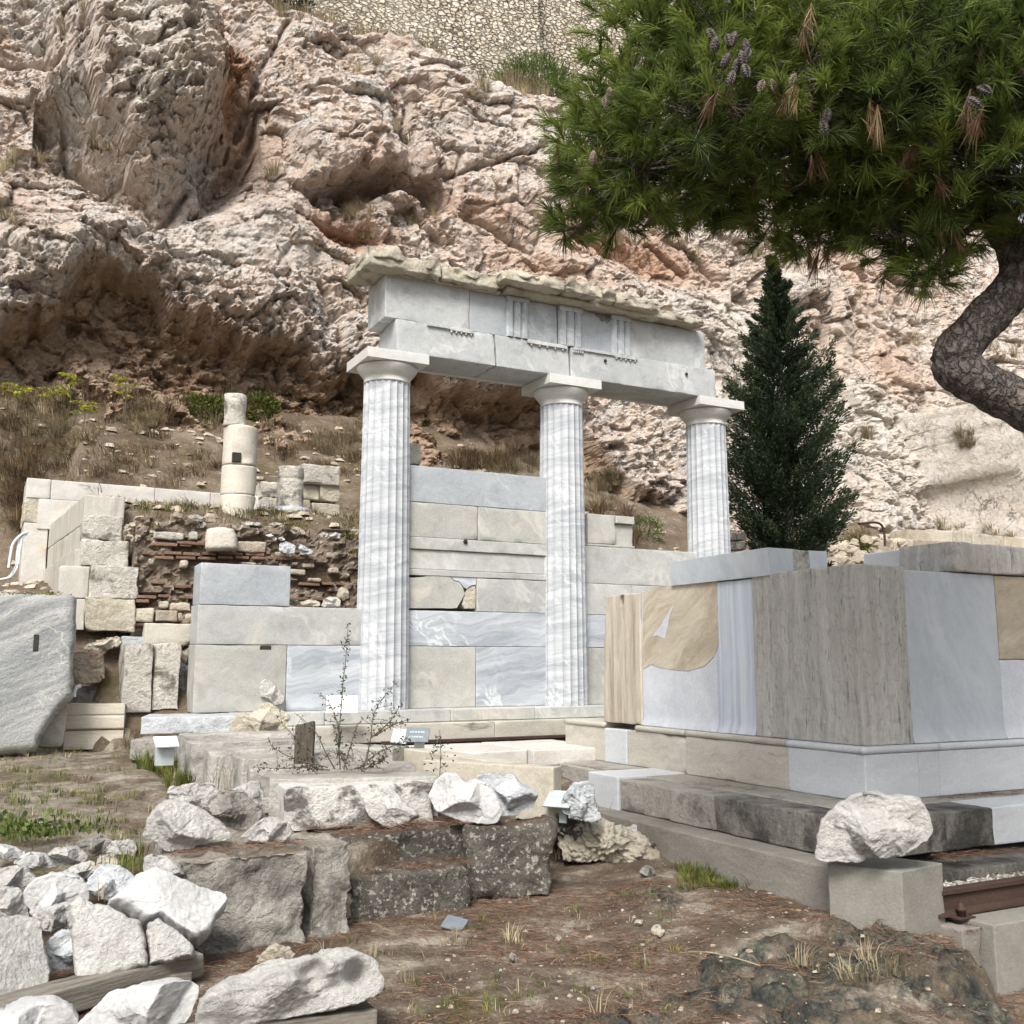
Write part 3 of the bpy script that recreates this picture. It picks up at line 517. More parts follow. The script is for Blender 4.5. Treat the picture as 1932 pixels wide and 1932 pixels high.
def build_cliff():
    ug = np.concatenate([np.arange(-5, 18, .034), np.arange(18, 36, .05)]); sg = np.arange(2.2, 23.5, .034)
    Ug, Sg = np.meshgrid(ug, sg); U = Ug.ravel(); S = Sg.ravel(); sh = Ug.shape
    zt = 17.75 - np.clip(U-6, 0, 8)*.05 + 4.2*sstep((5.6-U)/1.6) + (fbm(np.column_stack([U*.8, U*0, U*0]), 3, 3)-.5)*1.1
    Z = np.where(S < zt, S, zt+(S-zt)*.12)
    vb = 17.2+.42*(np.minimum(S, zt)-3)+np.clip(S-zt, 0, 9)*1.25
    P = np.column_stack([U, Z, vb*.6])
    cx = (fbm(P*.9+5, 3, 71)-.5)*1.0; cz = (fbm(P*.9+9, 3, 72)-.5)*1.0
    Uw, Zw = U+cx*.5, Z+cz*.5
    D = .7*(fbm(P*.24, 3, 1)-.5)*2 + .2*(fbm(P*.75, 3, 2)-.5)*2
    R = np.zeros_like(U); G = R.copy(); B = R.copy()
    # lower overhang and earth cave below it
    lip = poly([(-500, 640), (-60, 600), (40, 585), (110, 572), (150, 520), (215, 520), (300, 565), (380, 612), (470, 645), (560, 652), (640, 682), (720, 690), (800, 690), (835, 712), (905, 752), (960, 738), (1012, 748), (1090, 800), (1150, 870), (1230, 930), (1300, 985), (1420, 1060), (1600, 1120)])
    o = np.argsort(lip[:, 0]); lz = np.interp(U, lip[o, 0], lip[o, 1]) + (fbm(np.column_stack([U*1.7, U*0, U*0]), 4, 8)-.5)*.9
    dz = lz - Z; cavew = .7*sstep((13.5-U)/5)+.3
    rough_band = np.exp(-(np.clip(-dz, 0, 9)/.9)**2)*(dz < .1)
    D = D - cavew*sstep(dz/.5)*(1-.75*sstep((dz-.9)/1.5)) + .42*np.exp(-((dz+.45)/.7)**2)
    R = np.maximum(R, sstep(dz/.4+.2)*sstep((17-U)/3))
    # the great nose of rock on the left, undercut
    c = oncl(285, 140); rr = np.hypot((Uw-c[0])/2.0, (Zw-c[1])/2.75)
    nl = poly([(60, 180), (130, 250), (190, 310), (300, 352), (370, 352), (440, 300), (500, 200)]); nz = np.interp(U, nl[:, 0], nl[:, 1])+(fbm(P*1.4, 3, 12)-.5)*.7
    fr0, _ = facets(P*np.array([.85, .7, .85])+3, 19, .8, .5); rr = rr + .12*fr0 + .35*(fbm(P*1.1+4, 3, 18)-.5); nz = nz + .15*fr0
    nose = 2.2*sstep((1.22-rr)/.62)*sstep((Z-nz)/.45+.3)
    D = D + nose; noser = sstep((1.2-rr)/.5)*sstep((Z-nz)/.4+.5)
    D = D - .8*np.exp(-((Z-nz+.5)/.5)**2)*(np.abs(U-c[0]) < 2.2)
    # black slot under the smooth face in the middle
    sl = poly([(530, 325), (560, 336), (590, 345), (640, 342), (700, 338), (770, 346), (840, 372)]); sz = np.interp(U, sl[:, 0], sl[:, 1])+(fbm(P*1.6, 3, 15)-.5)*.9
    win = sstep((U-sl[0, 0])/.5)*sstep((sl[-1, 0]-U)/.6); q = sz-Z
    sb_, _ = facets(P*np.array([1.5, 2.2, 1.5])+6, 29, .8, .5); D = D + win*(.55*np.exp(-((q+.6)/.8)**2) - (1.35+.7*sb_)*sstep(q/.2)*sstep((.95-q)/.5))
    # other lobes: (px, py, rx, ry, push towards the viewer)
    for px, py, rx, ry, am in [(60, 500, 150, 90, .8), (240, 460, 90, 70, .35), (450, 560, 140, 110, .55), (600, 240, 150, 120, .55), (880, 270, 150, 110, .4), (500, 440, 120, 60, .5), (920, 700, 90, 45, .9),
                               (650, 435, 60, 26, -.7), (420, 190, 42, 140, -.9), (740, 265, 18, 90, -.4), (1010, 380, 120, 60, .3), (1170, 480, 130, 34, -.45), (1250, 620, 110, 90, .45), (1500, 640, 110, 120, -.2),
                               (1600, 560, 120, 90, .4), (1700, 680, 80, 70, -.35), (1250, 890, 60, 70, -.5), (1450, 940, 120, 90, .35), (1640, 930, 60, 90, .45), (60, 120, 120, 130, -.3), (30, 330, 110, 70, -.35), (560, 120, 60, 90, .3)]:
        c = oncl(px, py); c2 = oncl(px+rx, py); rx_ = max(abs(c2[0]-c[0]), .25); c3 = oncl(px, py-ry); ry_ = abs(c3[1]-c[1])
        D = D + am*np.exp(-((Uw-c[0])/rx_)**2-((Zw-c[1])/ry_)**2)
    for px, py, rx, ry, am, ch in [(650, 440, 70, 30, 1, 1), (1180, 470, 170, 40, .95, 1), (425, 190, 40, 130, .95, 1), (470, 290, 60, 60, .6, 1), (880, 410, 90, 24, .6, 1), (1000, 520, 120, 50, .5, 1), (300, 620, 120, 40, .5, 1), (680, 330, 60, 30, .3, 1),
                                   (920, 715, 95, 40, 1, 2), (60, 520, 120, 60, .5, 2), (1500, 700, 220, 260, .75, 2), (1800, 850, 260, 220, .9, 2), (260, 150, 110, 140, .75, 2), (1000, 280, 120, 80, .5, 2), (330, 500, 120, 60, .3, 2), (560, 480, 60, 80, .4, 2), (1250, 700, 100, 110, .5, 2), (1620, 520, 120, 60, .4, 1), (1560, 640, 50, 60, .4, 1), (1700, 690, 60, 70, .5, 1)]:
        c = oncl(px, py); rx_ = abs(oncl(px+rx, py)[0]-c[0]); ry_ = abs(oncl(px, py-ry)[1]-c[1])
        k = am*np.exp(-((Uw-c[0])/rx_)**2-((Zw-c[1])/ry_)**2)
        if ch == 1: G = np.maximum(G, k)
        else: B = np.maximum(B, k)
    # the cut rock face on the far right
    c = oncl(1688, 780); cut = sstep((Uw-c[0])/.35)*sstep((c[1]+.1-Zw)/.35); slope_fix = .42*(Z-3)
    # fractured blocks at three sizes
    Q = np.column_stack([U, Z, vb-D])                      # from here on the grain follows the shape already carved
    f1, e1 = facets(Q*np.array([.62, .72, .62])+cx[:, None]*.2, 11, .6, .3)
    f2, e2 = facets(Q*np.array([1.6, 2.2, 1.6])+cz[:, None]*.2, 12, .8, .4)
    rgh = (.55+.9*rough_band+.9*noser+.5*sstep(dz/.4))
    quiet = 1-.88*cut
    D = D + quiet*(.46*f1 + (.22*f2)*(.35+.65*rgh) - .10*np.exp(-(e1/.06)**2) - .05*np.exp(-(e2/.08)**2)*rgh)
    f3, e3 = facets(Q*np.array([4.2, 5.6, 4.2])+cx[:, None]*.3, 13, .8, .5)
    rg2 = rgh*(.45+1.1*sstep((fbm(P*.7+3, 2, 55)-.42)*6))
    D = D + quiet*.11*f3*rg2
    f4, e4 = facets(Q*np.array([10., 13., 10.])+cx[:, None]*.5, 14, .8, .5)
    D = D + quiet*.05*f4*rg2
    pits = np.clip(fbm(Q*np.array([2.6, 5.0, 2.6])+20, 4, 57)-.6, 0, 1)*sstep((fbm(P*.5+8, 2, 58)-.4)*6)
    D = D - quiet*1.1*pits*(.5+.5*rgh)
    D = D + (.16*(ridged(Q*2.4, 4, 21)-.5) + .07*(fbm(Q*8, 3, 23)-.5)*2*rgh)*(1-.6*cut)
    D = D*(1-.75*cut) + cut*(1.5+slope_fix*.8)
    for pl in [[(545, 40), (500, 120), (470, 200), (455, 260)], [(700, 110), (760, 190), (748, 260), (760, 340)], [(-40, 80), (60, 100), (115, 112)], [(610, 30), (700, 110), (800, 180), (960, 250)], 
               [(800, 352), (900, 330), (1010, 300)], [(600, 540), (640, 610), (650, 660)], [(240, 470), (330, 400), (350, 360)], [(1560, 560), (1580, 640), (1600, 720), (1585, 800)], [(1500, 760), (1600, 830), (1690, 880), (1760, 960)], [(1690, 790), (1760, 850), (1830, 930), (1860, 1000)],
               [(1720, 640), (1800, 720), (1850, 790)], [(1060, 440), (1180, 500), (1330, 560)], [(1400, 640), (1480, 600), (1560, 560)], [(880, 420), (980, 470), (1060, 560)], [(110, 200), (130, 280), (200, 330)], [(1200, 590), (1260, 680), (1330, 720)]]:
        d = segdist(U+cx*.35, Z+cz*.35, poly(pl)); D = D - .34*np.exp(-(d/.07)**2) - .16*np.exp(-(d/.3)**2)
    top = sstep((S-zt+.3)/.6); D = D*(1-.7*top)
    V = uv_to_xyz(U, vb-D, Z)
    # grain: small push along z so that beds are not purely a height field
    V[:, 2] += .10*(fbm(P*3.1+7, 3, 61)-.5)*(1-top)
    me = mesh_np('cliff', V, grid_faces(*sh), M['cliff'], False); set_zone(me, R, G, B)
    kind(link('cliff_hill', me), 'structure')
    return V, grid_faces(*sh)
CL = build_cliff(); bvh_cliff = BVHTree.FromPolygons(CL[0].tolist(), CL[1].tolist()); del CL
def hill_z(u, v):
    z = np.interp(v, [11.6, 11.9, 12.1, 12.6, 13.2, 16.8, 19.5, 23], [.35, .6, 1.0, 1.6, 2.1, 4.55, 6.5, 7.2]); zl = np.interp(v, [11.6, 12.35, 12.6, 13.1, 16.9, 17.6, 20, 23], [.2, .4, .7, 2.3, 2.75, 3.6, 6.4, 7.2])
    k = sstep((1.28-u)/.2)*sstep((18.5-v)/1.5); z = z*(1-k)+zl*k
    far = 1-.16*sstep((u-9)/4); z = 2.1+(z-2.1)*far
    fl = sstep((u-1.2)/.12)*sstep((6.6-u)/.5)*sstep((v-12.85-.36*sstep((1.8-u)/.1))/.12)*sstep((16.6-v)/.3)
    return z*(1-fl) + fl*np.interp(v, [12.9, 13.7, 14.2, 16.5], [3.2, 3.60, 3.68, 3.75])
def build_hill():
    ug = np.arange(-6, 34, .07); vg = np.arange(11.6, 22.5, .06); Ug, Vg = np.meshgrid(ug, vg); U, V_ = Ug.ravel(), Vg.ravel()
    P = np.column_stack([U, V_, U*0]); Z = hill_z(U, V_) + .26*(fbm(P*.9, 4, 31)-.5) + .14*(fbm(P*3.5, 4, 32)-.5)
    f, e = facets(P*2.6, 33, .5, .5); Z = Z + .06*f*(fbm(P*.8, 2, 34) > .5)
    V = uv_to_xyz(U, V_, Z); me = mesh_np('hillside', V, grid_faces(*Ug.shape), M['hill']); kind(link('hillside', me), 'structure')
    return V, grid_faces(*Ug.shape)
HL = build_hill(); bvh_hill = BVHTree.FromPolygons(HL[0].tolist(), HL[1].tolist()); del HL

# retaining line of the foreground: world x -> world y where the rough blocks stand
_L = np.array([wz(x, y, 0.)[:2] for x, y in [(-500, 1960), (60, 1880), (220, 1840), (340, 1800), (395, 1778), (590, 1765), (690, 1735), (890, 1668), (1050, 1645), (1135, 1640), (1200, 1630)]])
_Lx, _Ly = _L[:, 0], _L[:, 1]
XB = wz(372, 1780, 0)[0]; XE = wz(1125, 1640, 0)[0]
_drop = np.array([to_uvz(wz(x, y, 0.))[:2] for x, y in [(1600, 1645), (1700, 1730), (1790, 1790), (1830, 1850), (1880, 1935), (1960, 2100)]])
def ground_z(x, y):
    u = x*UX[0]+y*UX[1]; v = x*VX[0]+y*VX[1]
    d = y - np.interp(x, _Lx, _Ly)
    pile = sstep((XB+.05-x)/.25); wdt = .14+1.5*pile
    h = .43*(1-sstep((x-XE+.15)/.5))
    z = h*sstep((d-.14)/wdt)
    z = z + .23*np.clip((y-7.2)/3.2, 0, 1)*(1-sstep((u-1.45)/.3)) + .1*np.clip((y-7.2)/3.2, 0, 1)*sstep((u-1.45)/.3)*(1-sstep((u-5.0)/.5)) + .30*sstep((v-11.85)/.25)*sstep((u-1.25)/.2) + .08*sstep((x-XE+.1)/.5)*sstep((y-6.2)/1.2)
    P = np.column_stack([x, y, x*0])
    z = z + .07*(fbm(P*1.3, 3, 41)-.5) + .04*(fbm(P*7, 3, 42)-.5) + .018*(fbm(P*26, 3, 47)-.5)
    # outcrop hump on the right and the fall behind it
    c1 = wz(1560, 1800, 0); hump = np.exp(-(((x-c1[0])/.75)**2+((y-c1[1])/.75)**2))
    oz = out_zone(x, y); f, e = facets(P*np.array([3.2, 3.2, 1.]), 43, .7, .5)
    f5, e5 = facets(P*np.array([9., 9., 1.]), 48, .8, .5); z = z + .10*hump + oz*(.075*f + .035*f5 - .03*np.exp(-(e/.08)**2) + .06*(fbm(P*11, 4, 44)-.5))
    sd_ = signed_drop(u, v); z = z - .30*sstep((sd_+.02*(fbm(P*6, 2, 46)-.5)*8)/.22)
    return z
def out_zone(x, y):
    P = np.column_stack([x, y, x*0]); n = (fbm(P*2.0, 3, 45)-.5)*.5; k = np.zeros_like(x)
    for px, py, r in [(1500, 1830, .42), (1640, 1780, .36), (1760, 1860, .34), (1340, 1590, .0), (1250, 1700, .22), (1180, 1930, .25), (1600, 1930, .4), (1330, 1880, .2), (1790, 1800, .2), (1850, 1900, .2)]:
        if r: c = wz(px, py, 0.05); k = np.maximum(k, sstep((r*1.15-np.hypot(x-c[0], (y-c[1])*.8)+n*.6)/.12))
    return k
def signed_drop(u, v):
    """positive beyond the right-hand edge of the mound"""
    best = np.full(u.shape, 9.); sg = np.ones(u.shape)
    for a, b in zip(_drop[:-1], _drop[1:]):
        ab = b-a; t = np.clip(((u-a[0])*ab[0]+(v-a[1])*ab[1])/(ab@ab), 0, 1); dx, dy = u-a[0]-t*ab[0], v-a[1]-t*ab[1]
        d = np.hypot(dx, dy); s = -np.sign(ab[0]*dy-ab[1]*dx); m = d < best; best = np.where(m, d, best); sg = np.where(m, -s, sg)
    return np.where(v > _drop[0, 1]+.1, -1., best*sg)
def build_ground():
    xg = np.concatenate([np.arange(-60, -5, 2.), np.arange(-5, 5.2, .024), np.arange(5.3, 14, .2), np.arange(14, 70, 3.)])
    yg = np.concatenate([np.arange(-20, 2.6, 1.5), np.arange(2.8, 8.6, .022), np.arange(8.6, 15, .07), np.arange(15, 120, 6.)])
    X, Y = np.meshgrid(xg, yg); x, y = X.ravel(), Y.ravel(); z = ground_z(x, y)
    u = x*UX[0]+y*UX[1]; v = x*VX[0]+y*VX[1]
    z = np.where(v > 12.2, np.minimum(z, .75), z)
    me = mesh_np('ground', np.column_stack([x, y, z]), grid_faces(*X.shape), M['ground'])
    pl = sstep((y-np.interp(x, _Lx, _Ly)-.3)/.5)*(x < XE)
    g = np.zeros_like(x)
    for px, py, zz, r in [(60, 1470, .55, .5), (0, 1560, .52, .4), (290, 1450, .6, .45), (1450, 1660, .08, .3), (1390, 1645, .08, .25), (120, 1700, .2, .4), (900, 1900, 0, .2)]:
        c = wz(px, py, zz); g = np.maximum(g, sstep((r*1.4-np.hypot(x-c[0], y-c[1]))/r))
    set_zone(me, out_zone(x, y), g, pl*(1-g*.7)*sstep((XB+.6-x)/.5)); kind(link('ground', me), 'structure')
build_ground()
def gz(x, y): return float(ground_z(np.array([x]), np.array([y]))[0])
def onground(px, py):
    r = ray(px, py); t = np.arange(2.0, 13, .01); z = ground_z(r[0]*t, r[1]*t); k = np.argmax(EYE+r[2]*t < z)
    return np.array([r[0]*t[k], r[1]*t[k], z[k]])
def hit(px, py, bv):
    r = ray(px, py); h = bv.ray_cast(Vector((0, 0, EYE)), Vector(r).normalized())
    return None if h[0] is None else np.array(h[0])
# citadel wall above the cliff, with a projecting buttress
def build_citadel():
    t = thing('citadel_wall', 'tall fortification wall of small pale rubble stones on top of the cliff', 'wall', 4, 25.6, 17.2)
    def face(name, u0, u1, v, z0, z1, dep):
        V, F, o = [], [], 0
        us = np.arange(u0, u1+.01, .07); zs = np.arange(z0, z1+.01, .07)
        Ug, Zg = np.meshgrid(us, zs); U, Z = Ug.ravel(), Zg.ravel(); P = np.column_stack([U, U*0, Z*1.75])
        F1, F2, rel, cid = worley(P*5.2+2, 77); b = .05*np.clip((F2-F1)*4, 0, 1)+.05*(fbm(P*.5, 3, 78)-.5)
        v_ = v - b + (Z-17)*.05
        front = np.column_stack([U, v_, Z]); nr, nc = Ug.shape; Fq = grid_faces(nr, nc)
        back = front.copy(); back[:, 1] = v+dep; i = np.arange(nr*nc).reshape(nr, nc); n = nr*nc
        edge = np.concatenate([i[0, :], i[1:, -1], i[-1, -2::-1], i[-2:0:-1, 0]]); e2 = np.roll(edge, -1)
        side = np.stack([e2, edge, edge+n, e2+n], -1)
        V = np.concatenate([front, back]) - o_uvz[t.name]; F = np.concatenate([Fq, Fq[:, ::-1]+n, side])
        return link(name, mesh_np(name, V, F, M['citadel']), t)
    face('curtain', 2, 14.45, 25.6, 16.6, 25, 2.0); face('buttress', 14.46, 36, 26.3, 16.6, 25, 1.5)
build_citadel()

# ------------------------------------------------------------------ the stoa: step courses, wall, columns, entablature
VAX = 11.76                                    # axis of the colonnade
def fz(x, y, v): return onv(x, y, v)[2]
def fu(x, y, v): return onv(x, y, v)[0]
ZS = 1.05
def prism(name, poly_uz, v0, v1, mat, root):
    """a solid with the given outline in the front plane"""
    o_ = o_uvz[root.name]; n = len(poly_uz); V = [(u-o_[0], v0-o_[1], z-o_[2]) for u, z in poly_uz]+[(u-o_[0], v1-o_[1], z-o_[2]) for u, z in poly_uz]
    F = [tuple(range(n)), tuple(range(2*n-1, n-1, -1))]+[(i, i+n, (i+1) % n+n, (i+1) % n) for i in range(n)]
    me = mesh_np(name, V, F, mat, False); return link(name, me, root)
def dens(pl, k=6, am=.006):
    pl = np.array(pl); out = []
    for i in range(len(pl)):
        for j in range(k): out.append(pl[i]*(1-j/k)+pl[(i+1) % len(pl)]*(j/k))
    out = np.array(out); return out+am*(np.column_stack([fbm(np.column_stack([out*14, out[:, :1]*0]), 3, 5), fbm(np.column_stack([out*14, out[:, :1]*0+9]), 3, 6)])-.5)*2
t = thing('stylobate', 'long low course of grey marble under the three fluted columns', 'step', 2, 11.4, .7)
for i, (a, b, mt) in enumerate([(2.55, 3.55, 'old_grey'), (3.55, 5.1, 'old_grey'), (5.1, 6.25, 'old_beige'), (6.25, 7.9, 'old_grey'), (7.9, 10.2, 'old_grey')]):
    ubox(t, 'block', a+.002, b-.002, 11.38, 12.3, .905, ZS-.001*(i % 2), M[mt], chip=.012, rough=.003)
for i, (a, b) in enumerate([(2.7, 4.4), (4.4, 5.6), (5.6, 7.0), (7.0, 10.2)]):
    ubox(t, 'lower_block', a+.002, b-.002, 11.2, 12.0, .70, .9, M['base_old'], chip=.02, rough=.004)
o = blk_px('marble_slab', 'blue grey marble slab lying in line with the stylobate at its left end', q1(800, 196), q1(1330, 190), 1.05, .17, .7, M['blue_rock'], chip=.03, rough=.006)
o = blk_px('footing_stone', 'pale rough footing stone below the blue grey slab', q1(735, 322), q1(1010, 322), .86, .2, .5, M['grey_rock'], chip=.04, rough=.01)
tw = thing('masonry_wall', 'wall of large grey and beige marble blocks between and left of the columns', 'wall', 2.1, 11.7, ZS)
VW, DW = 11.70, .42
z1, z2, z3, z4, z5, z6 = [fz(777, y, VW) for y in (1219, 1151, 1085, 1012, 946, 877)]
zl2, zl3 = fz(450, 1142, VW), fz(450, 1064, VW)
U0 = fu(366, 1280, VW); c1, c2, c3 = 4.355, 6.875, 9.32
def wb(u0, u1, z0, z1_, mt, **k):
    k.setdefault('chip', .016); k.setdefault('r', .006)
    return ubox(tw, k.pop('name', 'block'), u0+.003, u1-.003, VW + k.pop('dv', 0), VW+DW+k.pop('db', 0), z0+.002, z1_-.002, M[mt], **k)
def WBRK():
    """the cracked block: broken right end, lost upper left corner, new marble fill and a loose chip in the gap"""
    q = lambda x, y: tuple(onv(853*0+ (853+x*.4417)/1.3251, (853+y*.4417)/1.3251, VW)[[0, 2]])
    P_ = lambda L: [q(*p) for p in L]
    d_ = lambda L: [tuple(p) for p in dens(P_(L), 6, .006)]
    prism('block', d_([(385, 1511), (385, 1335), (430, 1338), (470, 1332), (515, 1312), (585, 1306), (620, 1340), (640, 1358), (668, 1365), (690, 1395), (698, 1428), (680, 1470), (655, 1511)]), VW+.003, VW+DW, M['old_beige'], tw)
    prism('new_fill', d_([(590, 1304), (768, 1316), (764, 1380), (735, 1384), (712, 1402), (696, 1392), (668, 1360), (640, 1352), (622, 1336)]), VW+.006, VW+DW, M['new_blue'], tw)
    prism('block_fragment', d_([(716, 1405), (740, 1388), (764, 1384), (766, 1440), (762, 1512), (705, 1512), (690, 1490), (694, 1450)]), VW+.02, VW+DW-.1, M['cream_rock'], tw)
ua, ub, uc, ud = fu(540, 1280, VW), fu(898, 1280, VW), fu(548, 1100, VW), fu(902, 980, VW)
wb(U0, ua, ZS, z1, 'old_beige', chip=.03); wb(ua, c1-.02, ZS, z1, 'new_blue', chip=.004)
wb(c1-.02, ub, ZS, z1, 'old_beige', dv=.004); wb(ub, c2-.01, ZS, z1, 'new_blue', chip=.004); wb(c2-.01, 7.72, ZS, z1, 'old_beige', dv=.003); wb(7.72, 9.0, ZS, z1, 'old_grey')
wb(U0+.01, c1+.03, z1, zl2, 'old_grey', dv=-.004); wb(c1+.03, c2+.03, z1, z2, 'new_blue', chip=.004, dv=.002); wb(c2+.03, 9.1, z1, z2, 'new_blue', chip=.004)
wb(U0+.02, uc, zl2, zl3, 'frieze_dark', dv=-.01, chip=.025)
WBRK(); wb(ub+.006, c2-.02, z2, z3, 'old_grey', dv=.002)
wb(c2-.02, 7.95, z2, z3-.01, 'old_grey'); wb(7.95, 9.2, z2, z3-.01, 'old_grey')
um = c2-.05
wb(c1+.02, um, z3, z3+(z4-z3)*.17, 'old_grey', dv=-.006, chip=.012); wb(c1+.02, um, z3+(z4-z3)*.17+.001, z3+(z4-z3)*.68, 'old_grey', dv=.022, rough=.004); wb(c1+.02, um, z3+(z4-z3)*.68+.001, z4, 'old_grey', dv=-.008, chip=.012)
wb(c2-.04, 9.25, z3-.01, fz(1200, 1035, VW), 'old_grey', dv=.004)
wb(c1, ud, z4, z5, 'old_beige', dv=.002); wb(ud, c2-.06, z4, z5, 'old_beige', chip=.03)
wb(c1, c2, z5, z6, 'frieze_dark', chip=.006)
zr = fz(1200, 1035, VW); ur0, ur1 = fu(1108, 1000, VW), fu(1199, 1000, VW)
wb(ur0, ur1, zr, zr+.035, 'old_beige', dv=.01); wb(ur0+.02, ur0+(ur1-ur0)*.6, zr+.036, fz(1150, 971, VW), 'old_beige', dv=.02, chip=.03)
wb(ur0+(ur1-ur0)*.6+.001, ur1, zr+.036, fz(1150, 971, VW)-.11, 'old_beige', dv=.07, rough=.006); wb(ur0+(ur1-ur0)*.6+.001, ur1, fz(1150, 971, VW)-.109, fz(1150, 971, VW), 'old_beige', dv=.015)
hs_ = lathe('clamp_hole', [(.028, 0), (.028, .012), (.0, .012)], M['dark_hole'], 20, False); o = link('clamp_hole', hs_, tw, np.array([fu(877, 1022, VW), VW-.014, fz(877, 1022, VW)])-o_uvz[tw.name], (math.pi/2, 0, 0))
sh_ = ubox(tw, 'clamp_socket', fu(490, 1225, VW), fu(512, 1225, VW), VW-.004, VW+.05, z1-.055, z1-.004, M['dark_hole'], chip=.01)
o = blk_px('column_fragment', 'short white fluted fragment lying behind the top of the wall', (780, 862), (840, 866), 5.0, .28, .35, M['rough_white'], chip=.05, rough=.012); o.location.z = fz(810, 880, 12.4)-.02
p_ = xy(4.78, 12.45); o.location.x, o.location.y = p_[0], p_[1]

def shaft_mesh(z0, z1_, H, rb, rt, nfl=20, per=10):
    tt = np.concatenate([[0, .035], np.linspace(.12, .88, per-3), [.965]]); th = (np.arange(nfl)[:, None]+tt[None, :]).ravel()/nfl*2*math.pi
    fl = np.tile(np.sin(np.pi*tt)**.8, nfl); n = len(th); zs = np.linspace(z0, z1_, 14); V = []
    for i, z in enumerate(zs):
        f = z/H; r = rb+(rt-rb)*(f**1.15); e = .0012 if i in (0, len(zs)-1) else 0
        rr = r-e-fl*(r*.062*1.0)
        V.append(np.column_stack([rr*np.cos(th), rr*np.sin(th), np.full(n, z)]))
    V = np.concatenate(V); k = np.arange(len(zs)*n).reshape(len(zs), n)
    F = np.stack([k[:-1], np.roll(k, -1, 1)[:-1], np.roll(k, -1, 1)[1:], k[1:]], -1).reshape(-1, 4).tolist()
    me = mesh_np('drum', V, F, M['column']); me.polygons.foreach_set('use_smooth', np.full(len(me.polygons), True))
    arr = set((np.arange(nfl)*per).tolist())
    sh = np.zeros(len(me.edges), bool)
    for e in me.edges:
        a, b = e.vertices
        if a % n == b % n and a % n in arr: sh[e.index] = True
    at_ = me.attributes.new('sharp_edge', 'BOOLEAN', 'EDGE'); at_.data.foreach_set('value', sh)
    return me
HS, RB, RT = 3.98, .325, .288
for i, (uc_, joints, lb) in enumerate([(4.36, (1.02, 2.7), 'leftmost of the three fluted blue grey columns, whole down to its foot'), (6.88, (.72, 2.35), 'middle fluted blue grey column with a block wall on both sides'), (9.34, (1.1, 2.55), 'rightmost fluted column with its foot hidden by the altar, beside the dark conifer')]):
    t = thing('doric_column', lb, 'column', uc_, VAX, ZS, 'fluted columns of the stoa')
    js = [0, *joints, HS]
    for a, b in zip(js[:-1], js[1:]): link('drum', shaft_mesh(a, b-.0008, HS, RB, RT), t, (0, 0, 0), (0, 0, .08))
    cap = lathe('capital', [(.27, HS-.001), (RT+.003, HS+.0), (RT+.004, HS+.018), (RT-.004, HS+.022), (RT, HS+.05), (RT+.002, HS+.07), (RT+.012, HS+.074), (RT+.012, HS+.084), (RT+.02, HS+.088), (RT+.055, HS+.13), (RT+.085, HS+.175), (RT+.094, HS+.2), (RT+.082, HS+.216)], M['capital'], 80)
    c_ = link('capital', cap, t)
    ab = link('abacus', block_mesh('abacus', .80, .80, .125, M['capital'], r=.003, chip=.003, rough=.0005), c_, (0, 0, HS+.216+.0625))
ZA0 = ZS+HS+.343
VF = VAX-.35; te = thing('entablature', 'broken marble entablature resting on the three columns, with triglyphs and a ragged cornice', 'entablature', 4.0, VF, ZA0)
def eu(zx, zy, v=VF): return fu(*a4(zx, zy), v)
def ez(zx, zy, v=VF): return fz(*a4(zx, zy), v)
ZA1 = ZA0+.42; ZF1 = ZA1+.555
ua0 = eu(262, 420); ua1, ua2, ua3 = eu(716, 500), eu(1058, 560), eu(1725, 650)
def eb(n, *a, **k):
    mt = k.pop('mat', 'architrave'); k.setdefault('chip', .018); return ubox(te, n, *a, M[mt], **k)
def skewed(k): return lambda V: V + np.column_stack([V[:, 2]*k, V[:, 1]*0, V[:, 2]*0])
ar1 = eb('architrave_block', ua0, ua1-.010, VF, VAX+.30, ZA0, ZA1, chip=.05, shape=skewed(-.06)); eb('architrave_block', ua1+.010, ua2-.014, VF+.004, VAX+.30, ZA0, ZA1-.002, chip=.035, shape=skewed(-.05)); ar3 = eb('architrave_block', ua2+.012, ua3, VF-.003, VAX+.30, ZA0, ZA1, chip=.035)
eb('soffit_slab', ua0+.12, ua3-.05, VAX+.305, VAX+.40, ZA0+.002, ZA1-.01, mat='capital')
for zx, zy in ((1217, 594), (1590, 655)):
    link('clamp_hole', lathe('clamp_hole', [(.022, 0), (.022, .012), (0, .012)], M['dark_hole'], 16, False), ar3, np.array([eu(zx, zy), VF-.016, ez(zx, zy)])-np.array([(ua2+.012+ua3)/2, (VF-.003+VAX+.30)/2, (ZA0+ZA1)/2]), (math.pi/2, 0, 0))
uf0, uf1, uf2, uf3, uf4 = eu(212, 260), eu(600, 300), eu(1006, 380), eu(1333, 440), eu(1683, 500)
VFr = VF+.03
f1_ = eb('frieze_block', uf0, uf1-.003, VFr-.01, VAX+.3, ZA1+.003, ZF1, mat='architrave'); f2_ = eb('frieze_block', uf1+.003, uf2-.008, VFr, VAX+.3, ZA1+.003, ZF1-.002, mat='frieze_dark'); f3_ = eb('frieze_block', uf2+.008, uf3-.003, VFr, VAX+.3, ZA1+.003, ZF1, mat='frieze_dark'); f4_ = eb('frieze_block', uf3+.003, uf4, VFr, VAX+.3, ZA1+.003, ZF1, mat='architrave', chip=.018)
